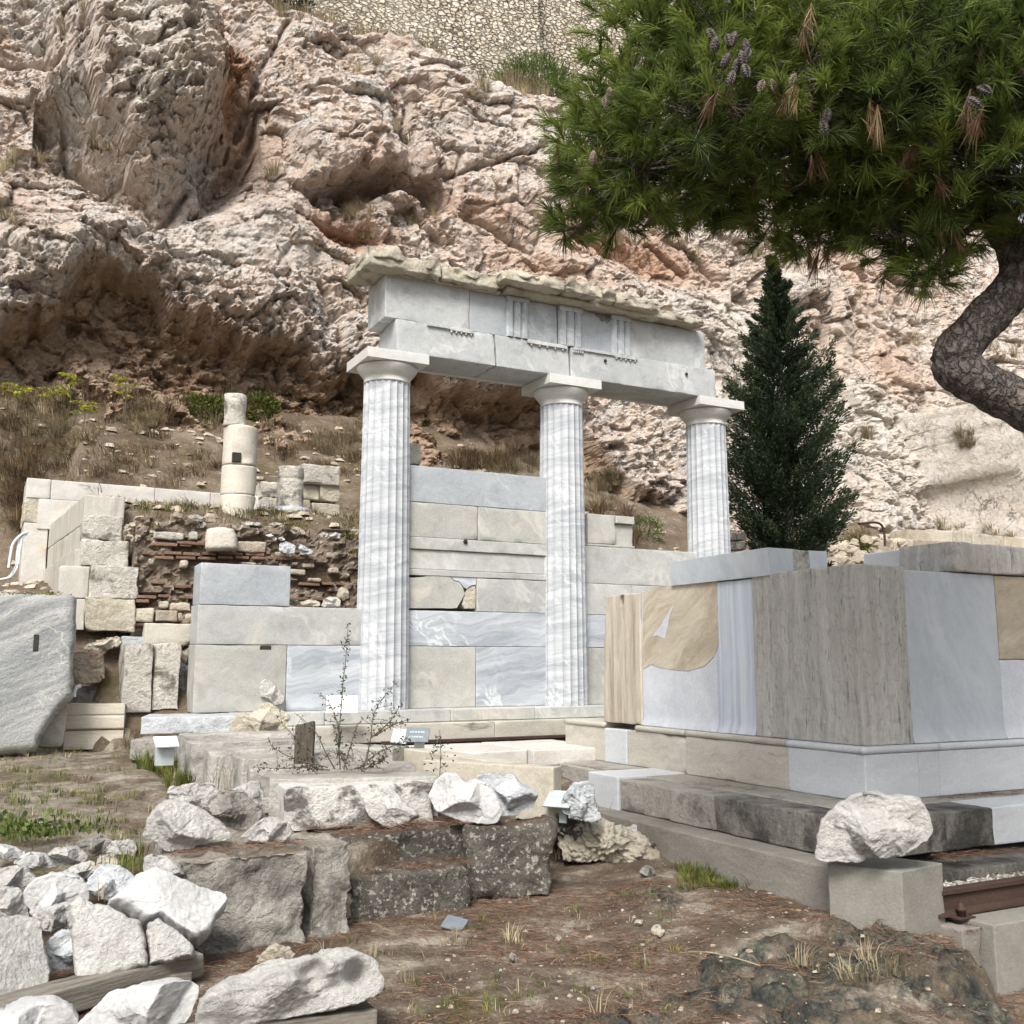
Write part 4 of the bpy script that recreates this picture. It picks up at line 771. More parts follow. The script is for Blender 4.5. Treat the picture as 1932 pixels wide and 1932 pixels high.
def tri(u0, u1):
    """triglyph: three flat bars with bevelled grooves between"""
    w_ = u1-u0; xs = [0, .05, .20, .28, .36, .44, .52, .60, .68, .76, .93, 1.0]; pr = [0, 1, 1, 0, 1, 1, 1, 0, 1, 1, 1, 0]
    xs = [0, .07, .24, .32, .40, .60, .68, .76, .93, 1.0]; pr = [.2, 1, 1, .1, 1, 1, .1, 1, 1, .2]
    z0, z1_ = ZA1+.006, ZF1-.07; V, F = [], []
    for z in (z0, z1_):
        for x, p in zip(xs, pr): V.append((u0+w_*x, VFr-.004-.046*p, z))
        for x in xs: V.append((u0+w_*x, VFr+.02, z))
    n = len(xs)
    for i in range(n-1): F.append((i, i+1, 2*n+i+1, 2*n+i)); F.append((2*n+i, 2*n+i+1, 3*n+i+1, 3*n+i)); F.append((i+1, i, n+i, n+i+1))
    F += [(0, 2*n, 3*n, n), (n-1, 2*n-1, 4*n-1, 3*n-1)]
    V = np.array(V)-o_uvz[te.name]; link('triglyph', mesh_np('triglyph', V, F, M['frieze_dark'], False), te)
    ubox(te, 'triglyph_band', u0-.008, u1+.008, VFr-.056, VFr+.02, ZF1-.069, ZF1-.004, M['frieze_dark'], r=.003, chip=.01)
tri(eu(768, 340), eu(866, 350)); tri(eu(1012, 400), eu(1112, 410)); tri(eu(1250, 440), eu(1336, 450))
# taenia remnants with guttae under the triglyphs
for a, b, c in [(400, 500, 0), (500, 612, 1), (1040-180, 1040, 1), (1068, 1118, 1), (1118, 1255, 0), (1255, 1362, 1)]:
    zz = ZA1-.001
    ubox(te, 'taenia', eu(a, 420), eu(b, 420)-.002, VF-.03, VF+.02, zz-(.05 if c else .035), zz, M['architrave'], r=.003, chip=.02, rough=.004)
    if c:
        for k in range(5): ub_ = eu(a, 420)+(eu(b, 420)-eu(a, 420))*(k+.5)/5; link('gutta', lathe('gutta', [(.011, 0), (.014, -.028)], M['architrave'], 10), te, np.array([ub_, VF-.014, zz-.05])-o_uvz[te.name])
def lump(k, sd_): return lambda V: V + np.column_stack([V[:, 0]*0, k*(fbm(V*4+sd_, 3, sd_)-.5)*(V[:, 2] > 0), k*1.3*(fbm(V*6+sd_+5, 3, sd_+1)-.6)*(V[:, 2] > 0)])
for i, (a, b, pj, hh, zo) in enumerate([(124, 472, .22, .25, 0), (476, 738, .18, .21, 0), (752, 1043, .40, .18, .055), (1046, 1204, .40, .17, .055), (1208, 1272, .33, .17, .055), (1275, 1470, .34, .20, .045), (1458, 1672, .22, .15, 0)]):
    va = VFr-pj; ubox(te, 'cornice_slab', eu(a, 150, va), eu(b, 250, va), va, VAX+.2, ZF1+.004+zo, ZF1+zo+hh, M['cornice'], chip=.09, r=.012, rough=.03, lump=.035, shape=lump(.15, 5+i), res=.03)
ubox(te, 'bed_moulding', eu(745, 250), eu(1445, 370), VFr-.20, VAX+.1, ZF1+.003, ZF1+.056, M['cornice'], chip=.015); ubox(te, 'bed_moulding', uf0+.05, eu(735, 200), VFr-.07, VAX+.1, ZF1-.012, ZF1+.02, M['cornice'], chip=.015)
soot = prism('soot_stain', [tuple(p) for p in dens([(eu(1178, 350), ZF1-.004), (eu(1182, 350), ZF1-.05), (eu(1200, 350), ZF1-.07), (eu(1206, 350), ZF1-.13), (eu(1222, 350), ZF1-.10), (eu(1232, 350), ZF1-.15), (eu(1248, 350), ZF1-.06), (eu(1250, 350), ZF1-.004)], 6, .02)], VFr-.003, VFr+.01, M['step_dark'], te)

# rail on the far side, in front of the steps
def rail(root, name, u0, u1, v, zb, h):
    pr = [(-.055, 0), (-.055, .012), (-.012, .03), (-.008, h-.045), (-.032, h-.03), (-.032, h-.004), (-.026, h), (.026, h), (.032, h-.004), (.032, h-.03), (.008, h-.045), (.012, .03), (.055, .012), (.055, 0)]
    k = h/.14; n = len(pr); o_ = o_uvz[root.name]; V = [(u-o_[0], v+a*k-o_[1], zb+b-o_[2]) for u in (u0, u1) for a, b in pr]
    F = [(i, (i+1) % n, (i+1) % n+n, i+n)[::-1] for i in range(n)]+[tuple(range(n)), tuple(range(2*n-1, n-1, -1))]
    return link(name, mesh_np(name, V, F, M['rust'], False), root)
t = thing('rail_track', 'rusty rail running along the foot of the stylobate behind the altar', 'rail', 4, 10.9, .6)
rail(t, 'rail_bar', 4.0, 10.5, 10.75, .60, .15)
for k in range(9): ubox(t, 'sleeper_block', 4.2+k*.72, 4.5+k*.72+.1*(k % 2), 10.6, 10.9, .5, .598, M['concrete_pale'], chip=.03, rough=.008)
for k in range(7):
    b_ = ubox(t, 'rail_clip', 4.3+k*.72, 4.36+k*.72, 10.66, 10.71, .599, .63, M['rust'], chip=.01)

# ------------------------------------------------------------------ altar on its steps (right)
UA, VAl, ZB, ZM, ZT = 5.76, 5.55, .61, 1.0, 2.31
ta = thing('altar', 'great rectangular marble altar patched from old tan and new white slabs', 'altar', UA, VAl, ZB)
def av(px, py): return onu(px, py, UA)[1]
def au(px, py): return onv(px, py, VAl)[0]
def ab(n, *a, **k): k.setdefault('chip', .012); mt = k.pop('mat'); return ubox(ta, n, *a, M[mt], **k)
UB, VB = UA-.045, VAl-.045
ab('core', UA+.35, 9.5, VAl+.35, 8.7, ZB, ZT-.05, mat='step_grey', res=.3)
v1_, v2_, v3_, v4_ = av(*q4(622, 480)), av(*q3(1882, 400)), av(*q3(1560, 350)), av(*q3(1478, 330))
va1 = av(1425, 1240); va2 = av(1212, 1240); va3 = av(1147, 1240)
base = [('base_block', VB, v1_, 'base_white', .003, 0), ('base_block', v1_+.004, 7.62, 'base_old', .03, .01), ('base_block', 7.625, 8.55, 'base_old', .06, .012), ('base_block', 8.56, 8.95, 'base_white', .004, .002), ('base_block', 8.955, 9.75, 'base_old', .02, .01)]
for n, a, b, mt, ch, dv in base: ab(n, UB+dv, UA+.5, a, b, ZB+.001, ZM-.055, mat=mt, chip=ch)
def torus_bar(name, p0, p1, r, mat, root):
    V, F = tube_np(np.linspace(p0, p1, 24)-o_uvz[root.name], r, 12, 3, 0); n = 12; F = F.tolist(); F += [list(range(n))[::-1], list(range(len(V)-n, len(V)))]
    return link(name, mesh_np(name, V, F, M[mat]), root)
ZR = ZM-.027
for a, b, mt, dv in [(VB-.012, v1_, 'base_white', 0), (v1_+.01, 7.61, 'base_old', .012), (7.63, 8.4, 'base_old', .014), (8.96, 9.75, 'base_old', .012)]:
    torus_bar('torus_moulding', (UB+.004+dv, a, ZR), (UB+.004+dv, b, ZR), .027, mt, ta); ab('moulding_bed', UB+.02+dv, UA+.45, a+.016, b, ZM-.054, ZM-.001, mat=mt, chip=.004)
uc1 = au(1763, 1450)
ab('base_block', UA+.502, uc1, VB, VAl+.5, ZB+.001, ZM-.056, mat='base_white', chip=.003)
ab('base_block', UB+.001, UA+.501, VB-.001, VB+.3, ZB+.0015, ZM-.0555, mat='base_white', chip=.002)
ab('base_block', uc1+.003, 8.2, VB+.003, VAl+.5, ZB+.001, ZM-.056, mat='base_white', chip=.003); ab('base_block', 8.203, 9.4, VB+.003, VAl+.5, ZB+.001, ZM-.056, mat='base_old')
torus_bar('torus_moulding', (UB-.022, VB+.004, ZR), (uc1-.004, VB+.004, ZR), .027, 'base_white', ta); torus_bar('torus_moulding', (uc1, VB+.008, ZR), (9.4, VB+.008, ZR), .027, 'base_white', ta)
ab('moulding_bed', UA+.02, 9.4, VB+.02, VAl+.45, ZM-.0545, ZM-.0012, mat='base_white', chip=.004)
# orthostates
def flare(side, H, amt=.03, hh=.12):
    def f(V):
        k = np.clip(1-(V[:, 2]+H/2)/hh, 0, 1)**2.2*amt; W = V.copy()
        if side == 'u': W[:, 0] -= np.where(V[:, 0] < 0, k, 0)
        else: W[:, 1] -= np.where(V[:, 1] < 0, k, 0)
        return W
    return f
HO = ZT-ZM-.004; z0 = ZM+.002
s1 = ab('orthostate', UA-.02, UA+.34, va2+.004, va3+.06, z0, ZT-.035, mat='altar_tan', chip=.05, shape=lambda V: V - np.column_stack([V[:, 0]*0, np.where(V[:, 1] > .0, .12*np.clip(-V[:, 2]+.1, -.3, 9)*0+.07*np.clip((V[:, 2]-.15)/.4, 0, 1), 0), V[:, 0]*0]))
vst = av(1352, 1240)
s2 = ab('orthostate', UA, UA+.34, vst, va2, z0, ZT-.02, mat='altar_white', chip=.004, shape=flare('u', HO-.02), res=.03)
s2b = ab('orthostate', UA, UA+.34, va1+.012, vst-.0005, z0, ZT-.012, mat='altar_stripe', chip=.004, shape=flare('u', HO-.01), res=.03)
ptch = [(347, 298), (400, 285), (480, 268), (560, 258), (655, 250), (658, 380), (662, 520), (640, 572), (600, 610), (540, 628), (480, 625), (430, 616), (378, 600), (347, 622)]
pp = [onu((1400+x*.6004)/1.3251, (1300+y*.6004)/1.3251, UA)[1:] for x, y in ptch]
def plate(name, poly_vz, u0, u1, mat, root):
    o_ = o_uvz[root.name]; n = len(poly_vz); V = [(u0-o_[0], v-o_[1], z-o_[2]) for v, z in poly_vz]+[(u1-o_[0], v-o_[1], z-o_[2]) for v, z in poly_vz]
    F = [tuple(range(n)), tuple(range(2*n-1, n-1, -1))]+[(i, i+n, (i+1) % n+n, (i+1) % n) for i in range(n)]; return link(name, mesh_np(name, V, F, mat, False), root)
plate('stone_inlay', dens(pp), UA-.005, UA+.05, M['altar_patch'], ta)
pale = [onu((1400+x*.6004)/1.3251, (1300+y*.6004)/1.3251, UA)[1:] for x, y in [(478, 345), (460, 400), (440, 495), (405, 480), (385, 488), (420, 440)]]
plate('pale_inlay', dens(pale, 5), UA-.008, UA+.03, M['altar_white'], ta)
ucr = au(1712, 1240)
ab('corner_orthostate', UA-.012, ucr, VAl-.012, va1, z0, ZT+.015, mat='altar_grey', chip=.022, rough=.004, lump=.006, res=.035)
ur2 = au(1880, 1160)
ab('orthostate', ucr+.004, ur2, VAl, VAl+.34, z0, ZT-.008, mat='altar_blue', chip=.003, shape=flare('v', HO), res=.04)
zi = onv(1900, 1245, VAl)[2]
ab('orthostate', ur2+.003, 8.3, VAl+.001, VAl+.34, z0, zi, mat='altar_white', chip=.003, shape=flare('v', zi-z0), res=.04); ab('orthostate', ur2+.003, 8.3, VAl-.004, VAl+.34, zi+.003, ZT-.012, mat='altar_patch', chip=.015)
ab('orthostate', 8.305, 9.45, VAl+.001, VAl+.34, z0, ZT-.012, mat='altar_blue', chip=.005)
# crown blocks lying on top
vc0, vc1 = av(1455, 1060), av(1270, 1080); tc_ = thing('crown_block', 'long pale grey block on the left top edge of the altar, with a picked band', 'stone block', UA, 7, ZT, 'crown blocks on the altar')
ubox(tc_, 'block', UA-.03, UA+.24, vc0, vc1, ZT-.005, ZT+.225, M['altar_blue'], chip=.003, r=.003); ubox(tc_, 'picked_band', UA+.2401, UA+.42, vc0-.0, vc1, ZT-.004, ZT+.222, M['rough_white'], chip=.01, rough=.012, res=.03); ubox(tc_, 'block', UA+.4201, UA+.62, vc0, vc1, ZT-.004, ZT+.224, M['altar_blue'], chip=.003, r=.003)
tc2 = thing('crown_block', 'weathered grey crown block with a curved broken top on the right of the altar', 'stone block', 6.4, VAl, ZT, 'crown blocks on the altar')
ZC = ZT+.0; vv0 = VAl-.02
uk = au(1788, 1050)
ubox(tc2, 'block', uk, 8.0, vv0-.02, vv0+.5, ZC, ZC+.235, M['altar_grey'], chip=.05, rough=.006, lump=.01, res=.03, shape=lambda V: V - np.column_stack([V[:, 0]*0, V[:, 0]*0, np.where(V[:, 2] > 0, .16*np.clip((V[:, 0]-.2)/.55, 0, 1)**1.6, 0)]))
tc3 = thing('crown_block', 'new white block with a picked end, next to the weathered crown block on the altar', 'stone block', 6.2, VAl+.6, ZT, 'crown blocks on the altar')
uL = onv(1690, 1050, VAl+.55)[0]
ubox(tc3, 'block', uL, uL+.34, VAl+.50, VAl+.9, ZT-.003, ZT+.225, M['base_white'], chip=.003); ubox(tc3, 'picked_band', uL+.3402, uL+.6, VAl+.505, VAl+.9, ZT-.003, ZT+.223, M['rough_white'], chip=.02, rough=.012, res=.03)
# steps
ts = thing('stepped_base', 'two grey limestone steps carrying the altar, blackened near the corner', 'steps', 5.0, 5.0, .1)
US1, VS1 = 5.03, 4.98; US2, VS2 = 4.80, 4.5
def sb(n, *a, **k): k.setdefault('chip', .03); k.setdefault('rough', .005); mt = k.pop('mat'); return ubox(ts, n, *a, M[mt], **k)
va_, vb_ = onz(1362, 1530, .5)[1], onz(1222, 1500, .5)[1]
sb('step_block', US1, 5.9, VS1+.001, 6.36, .345, .6, mat='step_dark'); sb('step_block', US1+.004, 5.9, 6.366, 6.95, .345, .598, mat='step_grey'); sb('step_block', US1+.012, 5.9, 6.956, 7.66, .345, .596, mat='step_grey'); sb('step_block', US1-.01, 5.9, 7.665, 8.15, .2, .62, mat='base_white', chip=.004, rough=.001); sb('step_block', US1+.25, 5.9, 8.155, 9.6, .3, .595, mat='step_grey')
us_ = onv(1875, 1560, VS1)[0]
sb('step_block', 5.902, us_, VS1, VAl+.2, .345, .599, mat='step_dark'); sb('step_block', us_+.004, 9.4, VS1+.004, VAl+.2, .345, .602, mat='base_white', chip=.004, rough=.001)
sb('tread_slab', 5.902, 9.4, VS1+.3, VAl+.4, .3, .597, mat='step_grey')
sb('lower_step', US2, 5.4, VS2+.3, 9.2, .02, .34, mat='concrete_pale', chip=.012); sb('lower_step', 5.0, 9.4, 4.72, VS1+.3, .04, .285, mat='step_dark', chip=.04)
gb = ubox(ts, 'bed_course', US1+.3, 9.3, VS1+.35, 9.6, .34, .609, M['step_grey'], res=.2)
# concrete block, rail and foundation at the right edge
pa, pb, pc_ = wz(1562, 1628, .41), wz(1699, 1645, .41), wz(1776, 1628, .41)
e1 = (pa-pb)[:2]; e2 = (pc_-pb)[:2]; ang = math.atan2(e2[1], e2[0]); L2 = np.linalg.norm(e2); L1 = np.linalg.norm(e1)
cc_ = pb[:2]+ (e1+e2)/2
me = block_mesh('concrete_block', L2, L1, .62, M['concrete'], r=.006, chip=.012, rough=.0015, res=.03)
a2 = ang; me.transform(Matrix.Translation((0, 0, .31)))
sk = math.pi/2 - (math.atan2(e1[1], e1[0])-ang); me.transform(Matrix(((1, math.sin(sk), 0, 0), (0, 1, 0, 0), (0, 0, 1, 0), (0, 0, 0, 1))))
tag(link('concrete_block', me, None, (cc_[0], cc_[1], -.21), (0, 0, ang)), 'grey cast concrete block under the big pale boulder', 'concrete block')
t = thing('rail_track', 'dark rusty rail beside the concrete block at the right edge', 'rail', 5.3, 4.5, .0)
rail(t, 'rail_bar', 5.16, 9.5, 4.50, .105, .15)
for k in (5.32, 6.05, 6.9, 7.7):
    b_ = ubox(t, 'base_plate', k-.07, k+.07, 4.38, 4.62, .096, .107, M['rust'], r=.002, chip=.002)
    b2 = link('bolt', lathe('bolt', [(.026, 0), (.026, .03), (.03, .031), (.03, .05), (.016, .051), (.016, .075), (.001, .076)], M['rust'], 12), b_, (0, -.075, .005)); b3 = link('bolt', b2.data, b_, (0, .075, .005))
t = thing('rail_foundation', 'concrete foundation wall under the rail at the right edge', 'foundation', 5.0, 3.8, 0)
ubox(t, 'beam', 5.34, 9.5, 4.22, 4.70, -.7, .095, M['concrete'], chip=.015, res=.12); ubox(t, 'end_pier', 5.17, 5.335, 4.3, 4.6, -.7, .07, M['concrete_pale'], chip=.05, rough=.01)
g = np.array([(5.1, 4.16), (9.5, 4.16), (9.5, 4.52), (5.1, 4.52)]); gx, gy = np.meshgrid(np.arange(5.18, 9.5, .025), np.arange(4.545, 4.72, .02)); P = np.column_stack([gx.ravel(), gy.ravel(), gx.ravel()*0])
gzv = .225+.02*facets(P*26, 91, .6, .8)[0]; V = uv_to_xyz(P[:, 0], P[:, 1], gzv); kind(link('gravel_bed', mesh_np('gravel_bed', V, grid_faces(*gx.shape), M['gravel'])), 'structure')

# ------------------------------------------------------------------ terrace on the left: revetment, rubble wall, columns
tt_ = thing('terrace_wall', 'white marble wall along the back of the grassy terrace', 'wall', .5, 16.4, 3.2)
VT = 16.3
def tu(x, y, v=VT): return onv(*q5(x, y), v)[0]
def tz(x, y, v=VT): return onv(*q5(x, y), v)[2]
zt_ = tz(150, 288); zj = tz(290, 410); xs_ = [tu(x, 350) for x in (150, 288, 560, 878, 1193, 1490)]
for i, (a, b) in enumerate(zip(xs_[:-1], xs_[1:])):
    mt = 'terrace_white'
    if i == 0: ubox(tt_, 'corner_block', a, b, VT, VT+1.1, zj+.0, zt_, M[mt], chip=.02); ubox(tt_, 'corner_block', a-.01, b+.05, VT+.02, VT+1.0, zj-.36, zj-.003, M['cream_rock'], chip=.08, rough=.02, lump=.02); ubox(tt_, 'corner_block', a+.0, b+.0, VT+.01, VT+1.0, zj-1.6, zj-.365, M['terrace_white'], chip=.02)
    else: ubox(tt_, 'block', a+.004, b, VT+.004, VT+.5, zj, zt_-.004*i, M[mt], chip=.012); ubox(tt_, 'block', a-.15, b-.154, VT-.01, VT+.5, zj-.45, zj-.004, M['terrace_white'], chip=.012)
# grey revetment running back from the stacked rough blocks
tr = thing('revetment_wall', 'grey marble side wall of the terrace ending in a stack of rough split blocks', 'wall', .8, 13, 1.9)
VR0 = 13.15
zr0 = onv(137, 932, VR0)[2]; ur_ = onv(137, 960, VR0)[0]; urr = onv(*q5(645, 430), VR0)[0]
zj1, zj2 = onv(*q5(410, 545), VR0)[2], onv(*q5(400, 690), VR0)[2]
rr_ = .06
def rv(n, v0, v1, z0, z1_, mt, uo=0, w_=.5, **k): return ubox(tr, n, ur_+uo, ur_+uo+w_, v0, v1, z0, z1_, M[mt], **k)
sk_ = lambda V: V - np.column_stack([(V[:, 1]+.0)*.063, V[:, 1]*0, V[:, 1]*0])
rv('block', VR0, 17.2, zj1+.003, zr0, 'terrace_grey', w_=urr-ur_, shape=sk_, chip=.015); rv('block', VR0+.04, 17.2, zj2+.003, zj1, 'terrace_grey', uo=.0, w_=.5, shape=sk_, chip=.015); rv('block', VR0+.02, 15.0, zj2-.75, zj2, 'terrace_grey', shape=sk_, chip=.02); rv('block', 15.003, 17.2, zj2-.9, zj2, 'terrace_grey', uo=-.1, shape=sk_, chip=.02)
def face5(x0, y0, x1, y1, v, dep, mt, name='rough_block', **k):
    a = onv(*q5(x0, (y0+y1)/2), v); b = onv(*q5(x1, (y0+y1)/2), v); zc = onv(*q5((x0+x1)/2, y0), v)[2]; zd = onv(*q5((x0+x1)/2, y1), v)[2]
    k.setdefault('chip', .06); k.setdefault('rough', .02); k.setdefault('lump', .03); k.setdefault('res', .04)
    return ubox(tr, name, a[0], b[0], v, v+dep, zd, zc, M[mt], **k)
face5(468, 505, 692, 642, 13.12, .6, 'rough_white'); face5(460, 645, 725, 786, 13.0, .7, 'rough_white'); face5(512, 788, 782, 970, 12.78, .9, 'rough_white'); face5(486, 973, 760, 1156, 12.74, .9, 'cream_rock')
ubox(tr, 'side_slab', onv(*q5(395, 900), 12.9)[0]-.12, onv(*q5(505, 900), 12.8)[0], 12.85, 14.0, onv(*q5(510, 970), 12.8)[2], onv(*q5(510, 790), 12.8)[2], M['terrace_grey'], chip=.02); ubox(tr, 'side_slab', onv(*q5(395, 1050), 12.9)[0]-.05, onv(*q5(480, 1050), 12.8)[0], 12.83, 14.0, onv(*q5(480, 1150), 12.8)[2], onv(*q5(480, 973), 12.8)[2]-.004, M['terrace_grey'], chip=.03)
# rubble and brick face of the terrace
def build_rubble():
    t = thing('rubble_wall', 'brown rubble wall with red brick courses holding up the terrace', 'wall', 2, 12.8, 1.6)
    ug = np.arange(1.62, 5.4, .03); zg = np.arange(1.2, 3.34, .03); Ug, Zg = np.meshgrid(ug, zg); U, Z = Ug.ravel(), Zg.ravel(); P = np.column_stack([U, U*0, Z])
    f1, e1_ = facets(P*np.array([3.2, 1, 5.5]), 101, .5, .6); f2, e2_ = facets(P*np.array([8, 1, 13.]), 102, .5, .5)
    D = .12*f1 + .07*f2 + .10*(fbm(P*3, 4, 103)-.5); V = np.column_stack([U, 12.80+(Z-1.6)*.08-D, Z]); back = V.copy(); back[:, 1] = 13.3; n = len(V)
    nr, nc = Ug.shape; i = np.arange(n).reshape(nr, nc); edge = np.concatenate([i[0, :], i[1:, -1], i[-1, -2::-1], i[-2:0:-1, 0]]); e2 = np.roll(edge, -1); Fq = grid_faces(nr, nc)
    F = np.concatenate([Fq, Fq[:, ::-1]+n, np.stack([e2, edge, edge+n, e2+n], -1)])
    link('core', mesh_np('core', np.concatenate([V, back])-o_uvz[t.name], F, M['mortar'], False), t)
    rng = np.random.default_rng(4)
    rows = [(660, 870, 1150), (712, 810, 1520), (738, 880, 1840), (655, 900, 1150), (880, 860, 950), (897, 960, 1100), (958, 780, 1100), (985, 770, 830), (885, 1700, 1930), (970, 1640, 1930), (740, 1540, 1860), (1118, 760, 830), (1060, 1080, 1100)]
    for y, x0, x1 in rows:
        x = x0
        while x < x1:
            wd = rng.uniform(70, 150); a, b = onv(*q5(x, y), 12.78), onv(*q5(min(x+wd, x1+20), y), 12.78); yy = a[2]+rng.normal(0, .006)
            ubox(t, 'brick', a[0], b[0]-.012, 12.74-rng.uniform(0, .03)+(yy-1.6)*.08, 12.9+(yy-1.6)*.08, yy-.018, yy+.018, M['brick'], r=.004, chip=.012, rough=.004, res=.08); x += wd+8
    for x0, y0, x1, y1, mt in [(760, 1020, 878, 1108, 'cream_rock'), (875, 1035, 1010, 1104, 'rubble'), (900, 985, 960, 1030, 'cream_rock'), (960, 988, 1085, 1045, 'rubble'), (1040, 1055, 1105, 1104, 'cream_rock'), (1000, 1045, 1040, 1098, 'rubble'), (815, 1110, 1080, 1180, 'cream_rock'),
                               (840, 740, 885, 785, 'rubble'), (1020, 745, 1080, 800, 'rubble'), (1350, 640, 1520, 705, 'rubble'), (1640, 800, 1740, 838, 'cream_rock'), (1715, 765, 1795, 798, 'rubble'), (1655, 760, 1700, 785, 'cream_rock'), (1370, 758, 1460, 782, 'rubble'), (870, 585, 1050, 632, 'rough_white'), (1075, 582, 1135, 640, 'rough_white'), (830, 1150, 870, 1180, 'rubble'), (1200, 770, 1300, 800, 'rubble'), (1560, 700, 1640, 735, 'rubble'), (1850, 700, 1930, 740, 'rubble'), (1750, 850, 1830, 880, 'rubble'), (1870, 790, 1930, 830, 'rubble')]:
        a, b = onv(*q5(x0, (y0+y1)/2), 12.75), onv(*q5(x1, (y0+y1)/2), 12.75); zc, zd = onv(*q5(x0, y0), 12.75)[2], onv(*q5(x0, y1), 12.75)[2]
        ubox(t, 'wall_stone', a[0]+.01, b[0]-.01, 12.70+((zc+zd)/2-1.6)*.08, 12.95+((zc+zd)/2-1.6)*.08, zd+.008, zc-.008, M[mt], chip=.07, r=.02, rough=.014, lump=.02, res=.04)
build_rubble()
def rk5(label, pts, v, T, mat, name='loose_stone', **k):
    q = [q5(*p) for p in pts]; yb = max(q, key=lambda p: p[1]); P = onv(*yb, v); return rock(name, label, q, (yb[0], yb[1], P[2]), T, M[mat], **k)
rk5('upright rounded grey slab with pitted face on the rim of the terrace', [(1160, 690), (1160, 620), (1175, 575), (1260, 568), (1320, 580), (1345, 625), (1345, 700), (1180, 705)], 12.72, .1, 'cream_column', p=7, nf=0, rough=.004)
for pts, lb, mt in [([(1085, 530), (1130, 522), (1168, 550), (1150, 575), (1095, 572)], 'white flat stone on the terrace grass above the brick courses', 'white_rock'), ([(1062, 505), (1110, 496), (1155, 510), (1140, 524), (1075, 520)], 'small pale stone high on the terrace grass', 'white_rock'), ([(1365, 545), (1400, 536), (1480, 545), (1465, 560), (1380, 560)], 'flat white stone on the grass right of the upright slab', 'white_rock'),
                ([(1515, 550), (1560, 540), (1610, 555), (1590, 585), (1560, 565)], 'white splinter of stone on the grass below the short column', 'white_rock'), ([(1580, 700), (1582, 662), (1620, 650), (1672, 675), (1670, 712), (1620, 720)], 'blue grey broken stone in the rubble under the terrace grass', 'blue_rock'), ([(1688, 690), (1700, 665), (1775, 700), (1768, 722), (1705, 724)], 'grey wedge of stone beside the blue grey broken stone', 'blue_rock'),
                ([(1500, 612), (1530, 605), (1570, 635), (1555, 645)], 'small white stone left of the blue grey broken stone', 'white_rock'), ([(1640, 585), (1680, 565), (1725, 590), (1730, 610), (1660, 605)], 'pale tan stone at the right end of the terrace grass', 'rubble'), ([(970, 500), (1000, 480), (1035, 500), (1030, 522), (985, 525)], 'brown stone left on the terrace grass', 'rubble'), ([(1570, 630), (1600, 622), (1615, 640), (1585, 645)], 'tiny white stone among the grass above the rubble', 'white_rock'),
                ([(1805, 610), (1830, 596), (1860, 605), (1850, 628), (1812, 625)], 'white stone beside the left column among the rubble', 'white_rock'), ([(1860, 620), (1890, 596), (1930, 605), (1925, 632), (1870, 630)], 'white stone touching the left column in the rubble', 'white_rock')]:
    v_ = 12.95 if max(p[1] for p in pts) < 600 else 12.72
    rk5(lb, pts, v_, .06, mt, nf=3, rough=.01)
rng = np.random.default_rng(8)
for k in range(16):
    x, y = rng.uniform(700, 870), rng.uniform(545, 640)
    rk5('small brown cobble packed against the rough split blocks', [(x+26*math.cos(a)*rng.uniform(.7, 1.1), y+20*math.sin(a)*rng.uniform(.7, 1.1)) for a in np.linspace(0, 5.3, 6)], 12.82+(640-y)*.0016, .07, 'rubble', nf=2, rough=.006, group='brown cobbles by the split blocks')
for x0, y0, x1, y1, lb, mt in [(1820, 962, 1930, 1016, 'white lump of stone lying on the wall beside the left column', 'white_rock'), (1690, 980, 1815, 1016, 'flat pale stone on top of the wall', 'cream_rock'), (1815, 990, 1890, 1020, 'small bright stone on top of the wall', 'white_rock'), (1636, 975, 1700, 1012, 'brownish stone beside the grey top block on the wall', 'rubble'), (1905, 905, 1975, 968, 'squared cream stone above the wall left of the column', 'cream_rock')]:
    rk5(lb, [(x0, y1-10), (x0+12, y0+14), ((x0+x1)/2-10, y0), (x1-20, y0+6), (x1, (y0+y1)/2), (x1-6, y1), (x0+20, y1)], 11.95, .09, mt, nf=4, rough=.01)
